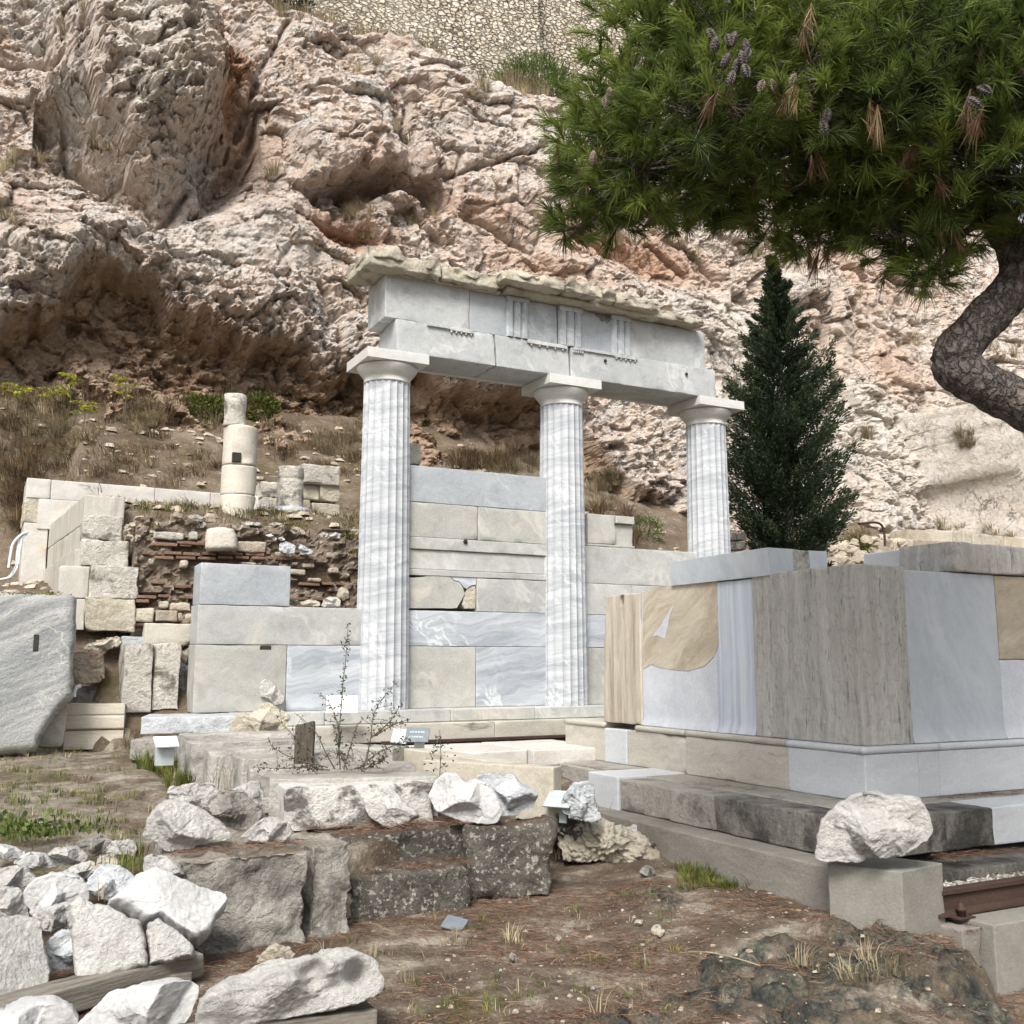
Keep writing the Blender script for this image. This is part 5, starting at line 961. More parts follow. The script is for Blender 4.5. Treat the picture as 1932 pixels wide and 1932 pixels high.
# broken column of three drums, short column stub, masonry pier
def drum_col():
    P = onz(448, 968, 3.6); v = 13.75; B = onv(448, 968, v); t = thing('broken_column', 'tall plain cream column of stacked broken drums on the terrace', 'column', B[0], v, B[2])
    s = (v/13.75); zc = lambda y: onv(*q5(1350, y), v)[2]-B[2]; hw = lambda px: px/3/1953*15.0/2*.98
    def dr(r0, r1, z0, z1_, mt, dx=0, sd_=1, am=.008):
        n = 40; zs = np.linspace(z0, z1_, 26); prof = [(0.001, z0)]+[(r0+(r1-r0)*(z-z0)/(z1_-z0)-(.006 if i in (0, 25) else 0), z) for i, z in enumerate(zs)]+[(.001, z1_)]
        me = lathe('drum', prof, M[mt], n, False); co = np.array([q.co[:] for q in me.vertices]); co[:, 2] += am*2.5*(fbm(co*5+sd_, 3, sd_)-.5)*(co[:, 2] > z1_-.02); rad = np.linalg.norm(co[:, :2], axis=1, keepdims=True)
        co[:, :2] += co[:, :2]/np.maximum(rad, .01)*(am*2*(fbm(co*np.array([4, 4, 4.])+sd_, 4, sd_)-.5) - .03*np.clip(fbm(co*3+sd_, 2, sd_+3)-.6, 0, 1)*4)[:, None]*(rad > .05)
        me.vertices.foreach_set('co', co.astype(np.float32).ravel()); return link('drum', me, t, (dx, 0, 0))
    dr(hw(190), hw(184), -.1, zc(396), 'cream_column', 0, 3); dr(hw(186), hw(182), zc(394), zc(230), 'cream_column', 0, 4); dr(hw(182), hw(178), zc(226), zc(8), 'cream_column', .0, 5); dr(hw(128), hw(118), zc(6), zc(-172), 'rough_white', -.09, 6, .016)
    o = ubox(t, 'dowel_hole', B[0]-.14, B[0]-.03, v-.225, v-.17, B[2]+zc(218), B[2]+zc(165), M['dark_hole'], r=.003, chip=.004)
drum_col()
B = onv(*q5(1640, 450), 14.3); t = thing('column_stub', 'short weathered white column stub on a round grey base', 'column', B[0], 14.3, B[2])
n_ = lathe('base', [(.001, -.12), (.30, -.12), (.33, -.06), (.31, 0), (.24, .02), (.001, .02)], M['blue_rock'], 40, False); link('base', n_, t, (0, 0, -.05))
hst = onv(*q5(1640, 232), 14.3)[2]-B[2]; zs = np.linspace(-.05, hst, 30)
me = lathe('shaft', [(.001, -.06)]+[(.19-.012*(z/hst)-(.012 if i in (20, 21) else 0), z) for i, z in enumerate(zs)]+[(.001, hst)], M['rough_white'], 40, False); co = np.array([q.co[:] for q in me.vertices]); co += (co*np.array([1, 1, 0]))*((fbm(co*7, 4, 9)-.5)*.22)[:, None]; me.vertices.foreach_set('co', co.astype(np.float32).ravel()); link('shaft', me, t)
t = thing('masonry_pier', 'rough pier of cream squared stones behind the short column stub', 'pier', 4.5, 14.9, 3.7)
def pier(x0, y0, x1, y1, v, mt='cream_rock', **k):
    a, b = onv(*q5(x0, (y0+y1)/2), v), onv(*q5(x1, (y0+y1)/2), v); zc, zd = onv(*q5(x0, y0), v)[2], onv(*q5(x0, y1), v)[2]
    ubox(t, 'stone', a[0], b[0]-.012, v, v+.6, zd+.006, zc-.006, M[mt], chip=.05, r=.015, rough=.014, lump=.018, res=.045)
pier(1712, 206, 1926, 318, 14.75, 'rough_white'); pier(1712, 322, 1812, 410, 14.85); pier(1815, 320, 1930, 422, 14.8); pier(1708, 408, 1765, 500, 14.8); pier(1768, 425, 1930, 514, 14.78); pier(1478, 305, 1580, 400, 15.2, 'rough_white'); pier(1485, 395, 1580, 470, 15.15, 'rough_white'); pier(1440, 388, 1486, 485, 15.4, 'terrace_white')
# conduits at the far left
c0 = [(155, 598), (120, 612), (75, 660), (60, 720), (48, 800)]; c1_ = [(150, 606), (128, 625), (112, 700), (100, 790), (60, 850), (0, 866), (-60, 880)]
t = thing('cable_conduit', 'pair of bent white cable conduits at the left end of the grey side wall', 'conduit', .3, 14, 2.2)
for cc in (c0, c1_, [(x-14, y+6) for x, y in c1_]):
    P = np.array([onv(*q5(x, y), 14.2-.3*i/len(cc)) for i, (x, y) in enumerate(cc)]); V, F = tube_np(spline(P, 30)-o_uvz[t.name], .016, 8); link('pipe', mesh_np('pipe', V, F, M['pipe']), t)
# stones in the hollow between the leaning slab and the block wall
def lean5(name, label, x0, y0, x1, y1, v, dep, mt, **k):
    a, b = onv(*q5(x0, y1), v), onv(*q5(x1, y1), v); zc = onv(*q5(x0, y0), v)[2]; zd = a[2]; p = xy((a[0]+b[0])/2, v+dep/2); k.setdefault('chip', .05); k.setdefault('rough', .012)
    me = block_mesh(name, b[0]-a[0], dep, zc-zd, M[mt], **k); return tag(link(name, me, None, (p[0], p[1], (zc+zd)/2), (0, 0, A)), label, 'stone block')
lean5('upright_block', 'upright pale block with grey left side, left of a matching pair', 690, 1226, 850, 1622, 12.05, .62, 'rough_white', lump=.015); lean5('upright_block', 'upright pale block with a chipped corner, right of a matching pair', 856, 1230, 1008, 1605, 12.08, .5, 'rough_white', lump=.03, chip=.08)
lean5('capping_slab', 'flat blue grey slab lying behind the upright pair of blocks', 690, 1186, 1050, 1250, 12.7, .5, 'blue_rock', lump=.012); lean5('squared_block', 'cream squared block with brown cracks below the rubble wall', 818, 1112, 1078, 1240, 12.66, .35, 'cream_column', lump=.01)
rk5('long flat brown rock under the stack of rough blocks', [(470, 1260), (500, 1230), (600, 1195), (680, 1190), (690, 1230), (580, 1275)], 12.5, .25, 'cream_rock', nf=4, rough=.03)
rk5('reddish rock with a grey top between the leaning slab and the upright pair', [(415, 1460), (412, 1275), (480, 1268), (560, 1272), (590, 1300), (590, 1420), (560, 1450)], 12.3, .2, 'rubble', nf=3, rough=.03)
rk5('dark rock in the gap right of the upright pair', [(1005, 1590), (1010, 1380), (1085, 1385), (1085, 1560), (1060, 1600)], 12.35, .15, 'grey_rock', nf=3, rough=.02); rk5('bluish flat rock in the gap beside the block wall', [(1010, 1385), (1012, 1330), (1050, 1340), (1086, 1362), (1086, 1392)], 12.4, .15, 'blue_rock', nf=3, rough=.02)
rk5('brown rounded rock above the gap beside the block wall', [(1018, 1330), (1040, 1270), (1088, 1240), (1100, 1330), (1060, 1345)], 12.45, .15, 'rubble', nf=3, rough=.02)
B = onv(*q5(572, 1466), 12.45); t = lathe('drum_fragment', [(.001, 0), (.30, 0), (.30, .26), (.001, .265)], M['grey_rock'], 40, False); tag(link('drum_fragment', t, None, (*xy(B[0], 12.75), B[2]-.265)), 'low round grey drum in front of the reddish rock', 'column drum')
P = np.array([onv(*q5(x, y), 11.9) for x, y in [(420, 1530), (422, 1500), (435, 1475), (458, 1465)]]); V, F = tube_np(np.array([[*xy(p[0], p[1]), p[2]] for p in spline(P, 14)]), .02, 8); tag(link('drain_pipe', mesh_np('drain_pipe', V, F, M['pipe'])), 'short bent white pipe beside the leaning slab', 'pipe')
# leaning slab and moulded block on the plateau
zpl = .70
sl = [q5(*p) for p in [(-260, 935), (20, 940), (435, 962), (430, 1180), (415, 1330), (412, 1530), (380, 1560), (350, 1590), (300, 1660), (240, 1742), (218, 1800), (205, 1842), (100, 1856), (-260, 1875)]]
o = rock('leaning_slab', 'huge blue grey banded slab leaning at the left edge, pierced by a small slot', sl, (68, 1420, zpl), .16, M['lean_slab'], tilt=10, p=22, nf=0, rough=.006, rim=.9, cat='marble slab', fc=3, soft=.03, jag=.014)
sr = ray(*q5(203, 1240)); Bq = wz(68, 1420, zpl); dh = np.array([Bq[0], Bq[1], 0]); dh /= np.linalg.norm(dh); tt0 = math.radians(10); nn = np.array([-dh[0]*math.cos(tt0), -dh[1]*math.cos(tt0), math.sin(tt0)]); Pq = np.array([0, 0, EYE])+sr*np.dot(Bq-np.array([0, 0, EYE]), nn)/np.dot(sr, nn)
so_ = link('slot', block_mesh('slot', .05, .06, .17, M['dark_hole'], r=.002, chip=.004), o, Pq-Bq+nn*.135, (-tt0, 0, math.atan2(dh[1], dh[0])-math.pi/2))
rock('broken_piece', 'pale wedge of stone jammed under the leaning slab', [q5(*p) for p in [(215, 1790), (240, 1740), (320, 1640), (380, 1550), (385, 1600), (355, 1815), (280, 1820), (210, 1812)]], (95, 1412, zpl), .1, M['cream_column'], p=6, nf=2, rough=.008)
a, b = wz(*q5(358, 1818), zpl-.0), wz(*q5(694, 1812), zpl); hmb = wz(*q5(530, 1815), zpl); Lm = np.linalg.norm((b-a)[:2]); am = math.atan2(b[1]-a[1], b[0]-a[0]); H_ = Lm*.80
prof = [(0, 0), (0, H_*.36), (.0, H_*.40), (.045, H_*.415), (.05, H_*.43), (.012, H_*.44), (.0, H_*.47), (.0, H_*.70), (.012, H_*.74), (.0, H_*.78), (0, H_*.985), (.01, H_), (.4, H_), (.4, 0)]
V = [(x, y, z) for x in np.linspace(0, Lm, 12) for y, z in prof]; n = len(prof); F = [((i*n)+j, (i*n)+(j+1) % n, (i+1)*n+(j+1) % n, (i+1)*n+j)[::-1] for i in range(11) for j in range(n)]+[tuple(range(n))[::-1], tuple(range(11*n, 12*n))]
tag(link('moulded_block', mesh_np('moulded_block', V, F, M['ribbed_cream'], False), None, (a[0], a[1], zpl-.02), (0, 0, am)), 'cream block with horizontal mouldings standing beside the leaning slab', 'stone block')

# ------------------------------------------------------------------ stored blocks, post, signs, boulders in the middle ground
G = 'rows of stored marble blocks'
blk_px('stored_block', 'front stored block of white marble mottled with black lichen', q2(642, 600), q2(1492, 566), .74, .29, .42, M['mottled'], group=G, chip=.05, rough=.012, lump=.012, res=.035)
blk_px('stored_block', 'long grey topped stored block directly behind the lichen mottled one', q2(560, 548), q2(1515, 527), .77, .34, .36, M['store_block'], group=G, chip=.025, rough=.006)
blk_px('stored_block', 'stored block carrying the thorny shrub', q2(450, 490), q2(1390, 462), .80, .34, .35, M['store_block'], group=G, chip=.05, rough=.01)
blk_px('stored_block', 'short pale stored block just left of the wooden post', q2(408, 432), None, .83, .34, .35, M['store_block'], group=G, heading=(A+.02, .95), chip=.06, rough=.012)
blk_px('stored_block', 'cracked stored block with a dark left end, fourth back from the front', q2(215, 385), None, .85, .38, .3, M['store_block'], group=G, heading=(A-.04, 1.25), chip=.06, rough=.012, lump=.012)
blk_px('stored_block', 'split ended stored block in the fifth row', q2(118, 342), None, .88, .42, .3, M['store_block'], group=G, heading=(A, 1.2), chip=.06, rough=.014, lump=.012)
blk_px('stored_block', 'rearmost stored block with a furrowed grey end', q2(62, 296), None, .93, .46, .3, M['store_block'], group=G, heading=(A-.06, 1.25), chip=.05, rough=.012, lump=.012)
blk_px('stored_block', 'pale stored block right of the shrub, farther back', q2(860, 360), q2(1255, 372), .80, .3, .4, M['store_block'], group=G, chip=.05, rough=.012)
blk_px('beige_slab', 'long beige slab standing on edge in front of the altar steps', q3(462, 437), q3(1199, 480), .80, .5, .14, M['beige_slab'], chip=.02, rough=.004)
blk_px('beige_slab', 'narrow grey topped slab behind the long beige slab', q3(322, 368), q3(905, 452), .78, .4, .22, M['beige_slab'], chip=.02, rough=.004)
P_ = [onz(*q3(x, y), .74) for x, y in [(560, 400), (1230, 440)]]
t = thing('paving_slab', 'bright flat marble paving between the rail and the altar', 'paving', P_[0][0], P_[0][1], .6)
for i, (a, b) in enumerate([(5.0, 5.9), (4.05, 4.99)]): ubox(t, 'slab', a, b, 9.15+.1*i, 10.35, .58, .735-.004*i, M['terrace_white'], chip=.02, rough=.004)
pp_ = wz(*q2(745, 455), .78); me = block_mesh('wooden_post', .155, .13, .42, M['post_wood'], r=.008, chip=.012, rough=.006, shape=lambda V: V+np.column_stack([V[:, 0]*0, V[:, 0]*0, np.where(V[:, 2] > .15, .02*np.sin(V[:, 0]*30), 0)]))
tag(link('wooden_post', me, None, (pp_[0], pp_[1]+.07, .78+.11), (0, .02, .1)), 'short dark weathered wooden post standing among the stored blocks', 'post')
def sign_board(name, label, pts, z, w_, d_, th, tilt, rz, mat, base=None, lines=(), post=None):
    o = wz(*pts, z); t = link(name, None, None, o, (0, 0, rz)); t.empty_display_size = .1; tag(t, label, 'sign')
    b = link('panel', block_mesh('panel', w_, th, d_, M[mat], r=.002, chip=.001, rough=.0003, res=.1), t, (0, 0, d_/2*math.cos(tilt)), (-tilt, 0, 0))
    for (x0, x1, zz, hh, mt) in lines:
        x = x0; rg = np.random.default_rng(int(abs(zz)*1000)+7); Vv, Ff = [], []
        while x < x1:
            g = rg.uniform(.35, .8)*hh; k = len(Vv)
            for (ax, bx, az, bz) in [(0, .22*hh, 0, hh), (0, g, hh*.8, hh), (0, g, 0, hh*.18)] if rg.uniform() > .4 else [(0, .22*hh, 0, hh), (g*.8, g*.8+.22*hh, 0, hh), (0, g, hh*.42, hh*.6)]:
                k = len(Vv); Vv += [((x+ax)*w_ if False else x+ax, -th/2-.0012, zz+az), (x+bx, -th/2-.0012, zz+az), (x+bx, -th/2-.0012, zz+bz), (x+ax, -th/2-.0012, zz+bz)]; Ff.append((k, k+1, k+2, k+3))
            x += g+hh*.5
        link('lettering', mesh_np('lettering', Vv, Ff, M[mt], False), b)
    if post: link('stand', block_mesh('stand', *post, M['sign_grey'], r=.002, chip=.001, rough=.0003, res=.1), t, (0, .06, -post[2]/2+.03))
    return t
sign_board('notice_board', 'small white notice with grey lettering propped against the foot of the left column', (645, 1345), 1.055, .34, .19, .012, .18, A*.3, 'sign_white', lines=[(-.10, -.02, .05, .018, 'ink'), (.04, .12, .05, .018, 'ink'), (-.09, -.05, .015, .018, 'ink'), (.05, .08, .015, .018, 'ink'), (-.10, -.06, -.02, .018, 'ink'), (.04, .12, -.02, .018, 'ink'), (-.12, -.05, -.06, .022, 'ink'), (.05, .12, -.06, .022, 'ink')])
t = sign_board('plaque', 'tilted grey info plaque with pale lettering near the far rail', q3(430, 335), .84, .24, .15, .012, .5, -.25, 'sign_dark', lines=[(-.08, .07, .02, .016, 'ink_pale'), (-.08, .07, -.03, .016, 'ink_pale')], post=(.1, .02, .22))
link('side_panel', block_mesh('side_panel', .16, .012, .15, M['sign_grey'], r=.002, chip=.001, rough=.0003, res=.1), t, (-.19, .03, .05), (-.5, .1, .1))
t = sign_board('plaque', 'pale tilted sign half hidden behind a lumpy white rock near the steps', q3(1235, 700), .52, .22, .17, .012, .9, -.5, 'sign_grey', post=(.06, .02, .16))
t = sign_board('plaque', 'white topped sign box left of the stored blocks', q1(940, 360), .86, .2, .17, .016, 1.1, .5, 'sign_white', post=(.15, .1, .2))

def R1(label, pts, base, T, mat, **k): return rock(k.pop('name', 'broken_stone'), label, [q1(*p) for p in pts], (*q1(base[0], base[1]), base[2]), T, M[mat], **k)
def R2(label, pts, base, T, mat, **k): return rock(k.pop('name', 'broken_stone'), label, [q2(*p) for p in pts], (*q2(base[0], base[1]), base[2]), T, M[mat], **k)
def R3(label, pts, base, T, mat, **k): return rock(k.pop('name', 'broken_stone'), label, [q3(*p) for p in pts], (*q3(base[0], base[1]), base[2]), T, M[mat], **k)
def R4(label, pts, base, T, mat, **k): return rock(k.pop('name', 'broken_stone'), label, [q4(*p) for p in pts], (*q4(base[0], base[1]), base[2]), T, M[mat], **k)
R1('pile of cream stone propped against the block wall, lower boulder', [(1290, 285), (1310, 230), (1340, 180), (1375, 170), (1405, 195), (1440, 160), (1490, 115), (1540, 120), (1580, 150), (1635, 180), (1632, 240), (1610, 300), (1450, 300)], (1450, 300, .86), .3, 'cream_rock', nf=5, rough=.02)
R1('small pale stone perched on the cream boulder by the block wall', [(1465, 40), (1478, 0), (1500, -18), (1540, 0), (1610, 75), (1605, 115), (1560, 130), (1520, 90), (1475, 75)], (1540, 130, 1.12), .14, 'white_rock', nf=4)
R1('white pyramid shaped boulder on the rough block', [(800, 880), (850, 760), (905, 690), (965, 672), (1060, 685), (1150, 720), (1190, 760), (1280, 820), (1320, 875), (1270, 895), (1200, 890), (1130, 910), (1090, 945), (1000, 950), (935, 962), (890, 910), (870, 890)], (1000, 950, .52), .22, 'white_rock', nf=5, rough=.014, name='boulder')
R1('small white stone with a brown hollow, right of the pyramid boulder', [(1360, 875), (1430, 820), (1500, 770), (1570, 765), (1640, 800), (1655, 850), (1600, 905), (1500, 910), (1430, 895)], (1510, 908, .52), .12, 'white_rock', nf=3, dents=[(q1(1490, 855), .028, .04)])
R1('dirty grey boulder behind the pyramid boulder', [(1160, 700), (1190, 650), (1300, 615), (1390, 620), (1430, 680), (1490, 720), (1470, 800), (1390, 835), (1300, 830), (1230, 770)], (1330, 835, .50), .2, 'grey_rock', nf=4, rough=.02, name='boulder')
R1('white rock behind and left of the dirty grey boulder', [(940, 670), (955, 600), (1060, 575), (1200, 570), (1240, 620), (1190, 700), (1050, 720), (960, 720)], (1080, 720, .53), .15, 'white_rock', nf=4, rough=.02)
R1('tall white rock behind and right of the dirty grey boulder', [(1310, 620), (1390, 570), (1470, 555), (1495, 620), (1495, 760), (1440, 780), (1340, 720)], (1450, 790, .52), .14, 'white_rock', nf=4, rough=.016)
blk_px('rough_block', 'big squared limestone block with a hollowed rough face at the edge of the ruins', q1(1015, 1010), q1(1768, 945), .52, .56, .85, M['rough_block'], chip=.05, rough=.026, lump=.065, res=.022, r=.015)
blk_px('rough_block', 'lower tan foot of rock under the narrow rough block', q2(845, 1235), q2(1150, 1190), .14, .25, .4, M['cream_rock'], chip=.09, rough=.03, lump=.05, res=.03, r=.02)
blk_px('rough_block', 'narrow rough limestone block beside the big hollowed one', q2(806, 925), q2(1040, 895), .52, .56, .6, M['rough_block'], chip=.06, rough=.028, lump=.07, res=.022, r=.02)
G2 = 'black lichened blocks'
blk_px('lichen_block', 'long black lichened block forming the upper riser behind a needle covered ledge', q2(945, 880), q2(1720, 808), .455, .36, .6, M['lichen_block'], group=G2, chip=.06, rough=.026, lump=.055, res=.026, r=.03)
blk_px('lichen_block', 'low black lichened ledge strewn with pine needles', q2(1020, 1105), q2(1700, 1040), .262, .36, .5, M['lichen_block'], group=G2, chip=.06, rough=.026, lump=.055, res=.028, r=.02)
blk_px('lichen_block', 'bulky black lichened block at the right end of the ledge', q3(700, 805), q3(1195, 800), .49, .5, .5, M['lichen_block'], group=G2, chip=.1, rough=.028, lump=.07, res=.026, r=.04)
R2('square white stone tipped on its corner on the lichened ledge', [(1090, 690), (1150, 640), (1215, 578), (1270, 620), (1330, 680), (1415, 755), (1330, 795), (1250, 825), (1190, 800), (1120, 760)], (1250, 822, .457), .15, 'white_rock', tilt=8, p=5, nf=3, rough=.014, back=.06, rim=.3)
R3('large white boulder with a split face lying on the lichened blocks', [(490, 640), (520, 570), (580, 512), (650, 520), (700, 570), (760, 550), (830, 580), (880, 640), (910, 740), (880, 800), (800, 800), (700, 790), (620, 760), (530, 720)], (800, 800, .49), .24, 'white_clean', nf=6, rough=.014, name='boulder')
R3('grey boulder behind the large white split boulder', [(765, 525), (880, 512), (970, 520), (1010, 570), (1090, 610), (1115, 640), (1080, 715), (990, 750), (920, 760), (860, 740), (800, 620)], (980, 755, .50), .2, 'blue_rock', nf=5, rough=.016, name='boulder')
R3('lumpy pale rock in front of the small white riser block', [(1240, 720), (1262, 640), (1300, 580), (1400, 555), (1430, 590), (1450, 680), (1475, 775), (1400, 790), (1300, 770)], (1380, 785, .42), .14, 'blue_rock', nf=4, rough=.03)
R3('porous cream rock at the end of the lichened blocks', [(1210, 840), (1290, 790), (1400, 770), (1520, 800), (1580, 850), (1700, 880), (1780, 930), (1815, 1000), (1800, 1070), (1700, 1060), (1550, 1040), (1440, 1010), (1330, 1020), (1260, 1020), (1230, 930)], (1500, 1040, .05), .28, 'cream_rock', nf=4, rough=.075, fc=12, name='boulder')
R3('dark earthy rock behind the porous cream rock', [(1060, 760), (1180, 725), (1330, 720), (1470, 770), (1500, 830), (1330, 860), (1150, 830)], (1280, 850, .30), .3, 'lichen_block', nf=4, rough=.03, tilt=40)
R3('white slab of stone leaning between the porous rock and the steps', [(1580, 830), (1660, 800), (1740, 840), (1850, 870), (1890, 920), (1880, 960), (1810, 975), (1740, 940), (1650, 890)], (1800, 972, .09), .1, 'white_clean', nf=3)
R3('small black and white stone behind the leaning white slab', [(1525, 805), (1560, 780), (1600, 770), (1638, 800), (1590, 835), (1540, 830)], (1580, 835, .22), .06, 'mottled', nf=3)
R3('small white stone at the foot of the lower step', [(1815, 1000), (1870, 965), (1932, 950), (1960, 975), (1955, 1020), (1830, 1022)], (1890, 1022, .06), .1, 'white_clean', nf=3)
R4('fist sized pale stone in the grass by the lower step', [(312, 1120), (335, 1092), (375, 1090), (390, 1110), (370, 1138), (330, 1136)], (350, 1138, .06), .05, 'white_rock', nf=3, rough=.005)
R4('big pale boulder resting on the concrete block', [(752, 1002), (750, 880), (790, 780), (870, 700), (960, 650), (1060, 622), (1100, 628), (1185, 655), (1300, 648), (1350, 680), (1400, 740), (1418, 830), (1395, 890), (1330, 930), (1260, 975), (1100, 988), (1000, 1018), (940, 1028), (870, 1012), (800, 1018)], (1080, 1050, .42), .34, 'white_rock', nf=8, rough=.024, fc=9, p=2.2, name='boulder', seed=414, cut=(.45, .85))
# ------------------------------------------------------------------ rubble pile and timbers, bottom left
def zt1(y): return float(np.interp(y, [880, 1000, 1150, 1330, 1500, 1700, 1932], [.50, .46, .38, .26, .17, .09, .02]))
for lb, pts, by, T, mt, kw in [
    ('flat white stone at the top left of the pile', [(-60, 930), (0, 925), (80, 935), (150, 970), (90, 995), (-60, 990)], 995, .12, 'white_clean', {}),
    ('thin white stone near the top of the pile, left of centre', [(70, 1020), (160, 965), (250, 975), (340, 1020), (320, 1045), (180, 1052)], 1050, .12, 'white_clean', {}),
    ('white flat topped stone in the upper middle of the pile', [(260, 970), (330, 930), (450, 938), (500, 985), (470, 1020), (340, 1040)], 1038, .13, 'white_rock', {}),
    ('dirty grey stone at the upper right of the pile beside the grass', [(430, 915), (500, 880), (580, 870), (640, 900), (600, 960), (520, 990), (440, 960)], 985, .14, 'grey_rock', {}),
    ('pale stone half hidden by a grass tuft on the pile', [(595, 950), (640, 905), (750, 895), (780, 940), (740, 1000), (620, 1010)], 1005, .12, 'white_rock', {}),
    ('tan stone between the pale stones of the upper pile', [(540, 1050), (560, 990), (620, 978), (690, 1010), (680, 1070), (590, 1090)], 1090, .1, 'cream_rock', {}),
    ('low white stone in the middle of the pile', [(320, 1085), (430, 1040), (530, 1020), (540, 1060), (480, 1115), (400, 1110)], 1112, .1, 'white_rock', {}),
    ('rounded white stone at the left edge of the pile', [(-60, 1080), (0, 1060), (80, 1035), (150, 1045), (205, 1110), (160, 1170), (-60, 1180)], 1175, .14, 'white_rock', {}),
    ('squarish white stone at the left edge below the rounded one', [(-80, 1170), (100, 1158), (135, 1190), (168, 1335), (60, 1345), (-80, 1340)], 1345, .13, 'white_rock', {}),
    ('large oval white boulder in the middle of the pile', [(130, 1190), (200, 1110), (330, 1085), (450, 1105), (500, 1150), (510, 1230), (400, 1280), (300, 1310), (180, 1315), (140, 1260)], 1315, .18, 'white_clean', {}),
    ('curved grey fragment of a moulding in the pile', [(465, 1150), (540, 1060), (600, 1015), (700, 1050), (775, 1100), (700, 1180), (610, 1245), (530, 1205)], 1240, .12, 'blue_rock', {'tilt': 15}),
    ('white stone leaning on the left side of the big rough block', [(812, 1060), (820, 990), (870, 975), (960, 1000), (1030, 1050), (1100, 1145), (1000, 1170), (850, 1120)], 1165, .12, 'white_rock', {}),
    ('tan stained stone under the large tilted slab', [(610, 1280), (640, 1230), (720, 1170), (800, 1200), (780, 1330), (660, 1330)], 1330, .1, 'cream_rock', {}),
    ('lumpy white stone behind the trapezoid slab', [(178, 1330), (260, 1280), (390, 1245), (440, 1320), (420, 1400), (320, 1405), (250, 1412)], 1412, .14, 'white_rock', {}),
    ('large pale slab tilted over the others at the right of the pile', [(620, 1255), (700, 1180), (760, 1110), (880, 1068), (950, 1090), (1060, 1140), (1180, 1170), (1280, 1195), (1287, 1230), (1210, 1310), (1190, 1390), (1120, 1450), (1060, 1445), (1000, 1400), (930, 1350), (830, 1370), (720, 1310)], 1450, .10, 'white_clean', {'tilt': 38, 'p': 10, 'nf': 1, 'rim': .8, 'soft': .06, 'jag': .014}),
    ('blue grey banded block in the dark gap of the pile', [(258, 1490), (320, 1430), (380, 1405), (440, 1410), (440, 1625), (290, 1622)], 1625, .14, 'blue_rock', {'p': 4}),
    ('squarish cracked white block at the left edge above the timber', [(-160, 1340), (0, 1330), (100, 1325), (210, 1340), (250, 1400), (260, 1450), (255, 1520), (285, 1620), (270, 1740), (180, 1775), (0, 1808), (-160, 1835)], 1800, .18, 'white_rock', {'p': 9, 'nf': 1, 'tilt': 12, 'soft': .06, 'jag': .012}),
    ('smooth trapezoid slab of white marble standing on the timber', [(395, 1240), (450, 1212), (530, 1255), (620, 1262), (700, 1310), (800, 1360), (830, 1480), (840, 1605), (700, 1643), (560, 1685), (425, 1706), (415, 1560), (400, 1380)], 1690, .07, 'white_rock', {'p': 18, 'nf': 0, 'tilt': 20, 'rim': .9, 'rough': .008, 'soft': .05, 'jag': .012}),
    ('smaller broken slab beside the trapezoid slab on the timber', [(822, 1380), (900, 1335), (940, 1370), (1020, 1410), (1105, 1510), (1090, 1545), (980, 1580), (850, 1608), (838, 1500)], 1600, .07, 'white_rock', {'p': 18, 'nf': 0, 'tilt': 20, 'rim': .9, 'rough': .008, 'soft': .05, 'jag': .012}),
    ('white stone cut by the bottom left corner of the view', [(-160, 1880), (0, 1862), (150, 1830), (300, 1820), (400, 1850), (450, 1920), (440, 2010), (0, 2080), (-160, 2080)], 2060, .2, 'white_clean', {}),
    ('large white broken stone at the bottom edge in front of the timber', [(430, 1940), (540, 1830), (620, 1750), (800, 1700), (960, 1670), (1080, 1680), (1130, 1720), (1110, 1820), (1060, 1930), (950, 2020), (700, 2080), (480, 2060)], 2060, .22, 'white_clean', {'nf': 4, 'tilt': 15}),
]:
    kw.setdefault('nf', 4); kw.setdefault('rough', .012); R1(lb, pts, ((pts[0][0]+pts[len(pts)//2][0])/2, by, zt1(min(by, 1932))), T, mt, **kw)
R2('long pale boulder with two round sockets at the bottom edge', [(130, 1900), (180, 1770), (290, 1690), (420, 1620), (560, 1570), (700, 1545), (880, 1510), (1000, 1500), (1090, 1530), (1165, 1580), (1172, 1620), (1215, 1680), (1190, 1750), (1050, 1820), (900, 1850), (750, 1880), (600, 1905), (470, 1935), (300, 1990), (160, 1980)], (700, 1945, .10), .26, 'white_rock', nf=5, rough=.016, p=3, tilt=20, dents=[(q2(800, 1650), .062, .13), (q2(1045, 1640), .05, .11), (q2(440, 1720), .09, .06)], name='boulder', seed=77)
R2('small brown and grey stone behind the long socketed boulder', [(490, 1582), (540, 1520), (600, 1480), (670, 1500), (710, 1540), (660, 1575), (560, 1590)], (600, 1590, .02), .08, 'cream_rock', nf=4, rough=.012)
def beam(label, p0, p1, z, h, d_):
    a, b = wz(*p0, z), wz(*p1, z); L = np.linalg.norm((b-a)[:2]); ang = math.atan2(b[1]-a[1], b[0]-a[0]); n = np.array([-math.sin(ang), math.cos(ang)]); c = (a+b)[:2]/2+n*d_/2
    me = block_mesh('timber_beam', L, d_, h, M['wood'], r=.006, chip=.015, rough=.006, freq=16, res=.04); me.transform(Matrix.Translation((0, 0, -h/2)))
    tag(link('timber_beam', me, None, (c[0], c[1], z), (0, 0, ang)), label, 'timber beam')
beam('grey weathered timber under the trapezoid slab of the pile', q1(-420, 1945), q1(1165, 1525), .145, .115, .17)
beam('grey weathered timber under the long socketed boulder', q2(60, 2010), q2(1170, 1850), .12, .12, .2)
beam('second timber end showing behind the white broken stone', q1(700, 1690), q1(1090, 1640), .08, .08, .12)
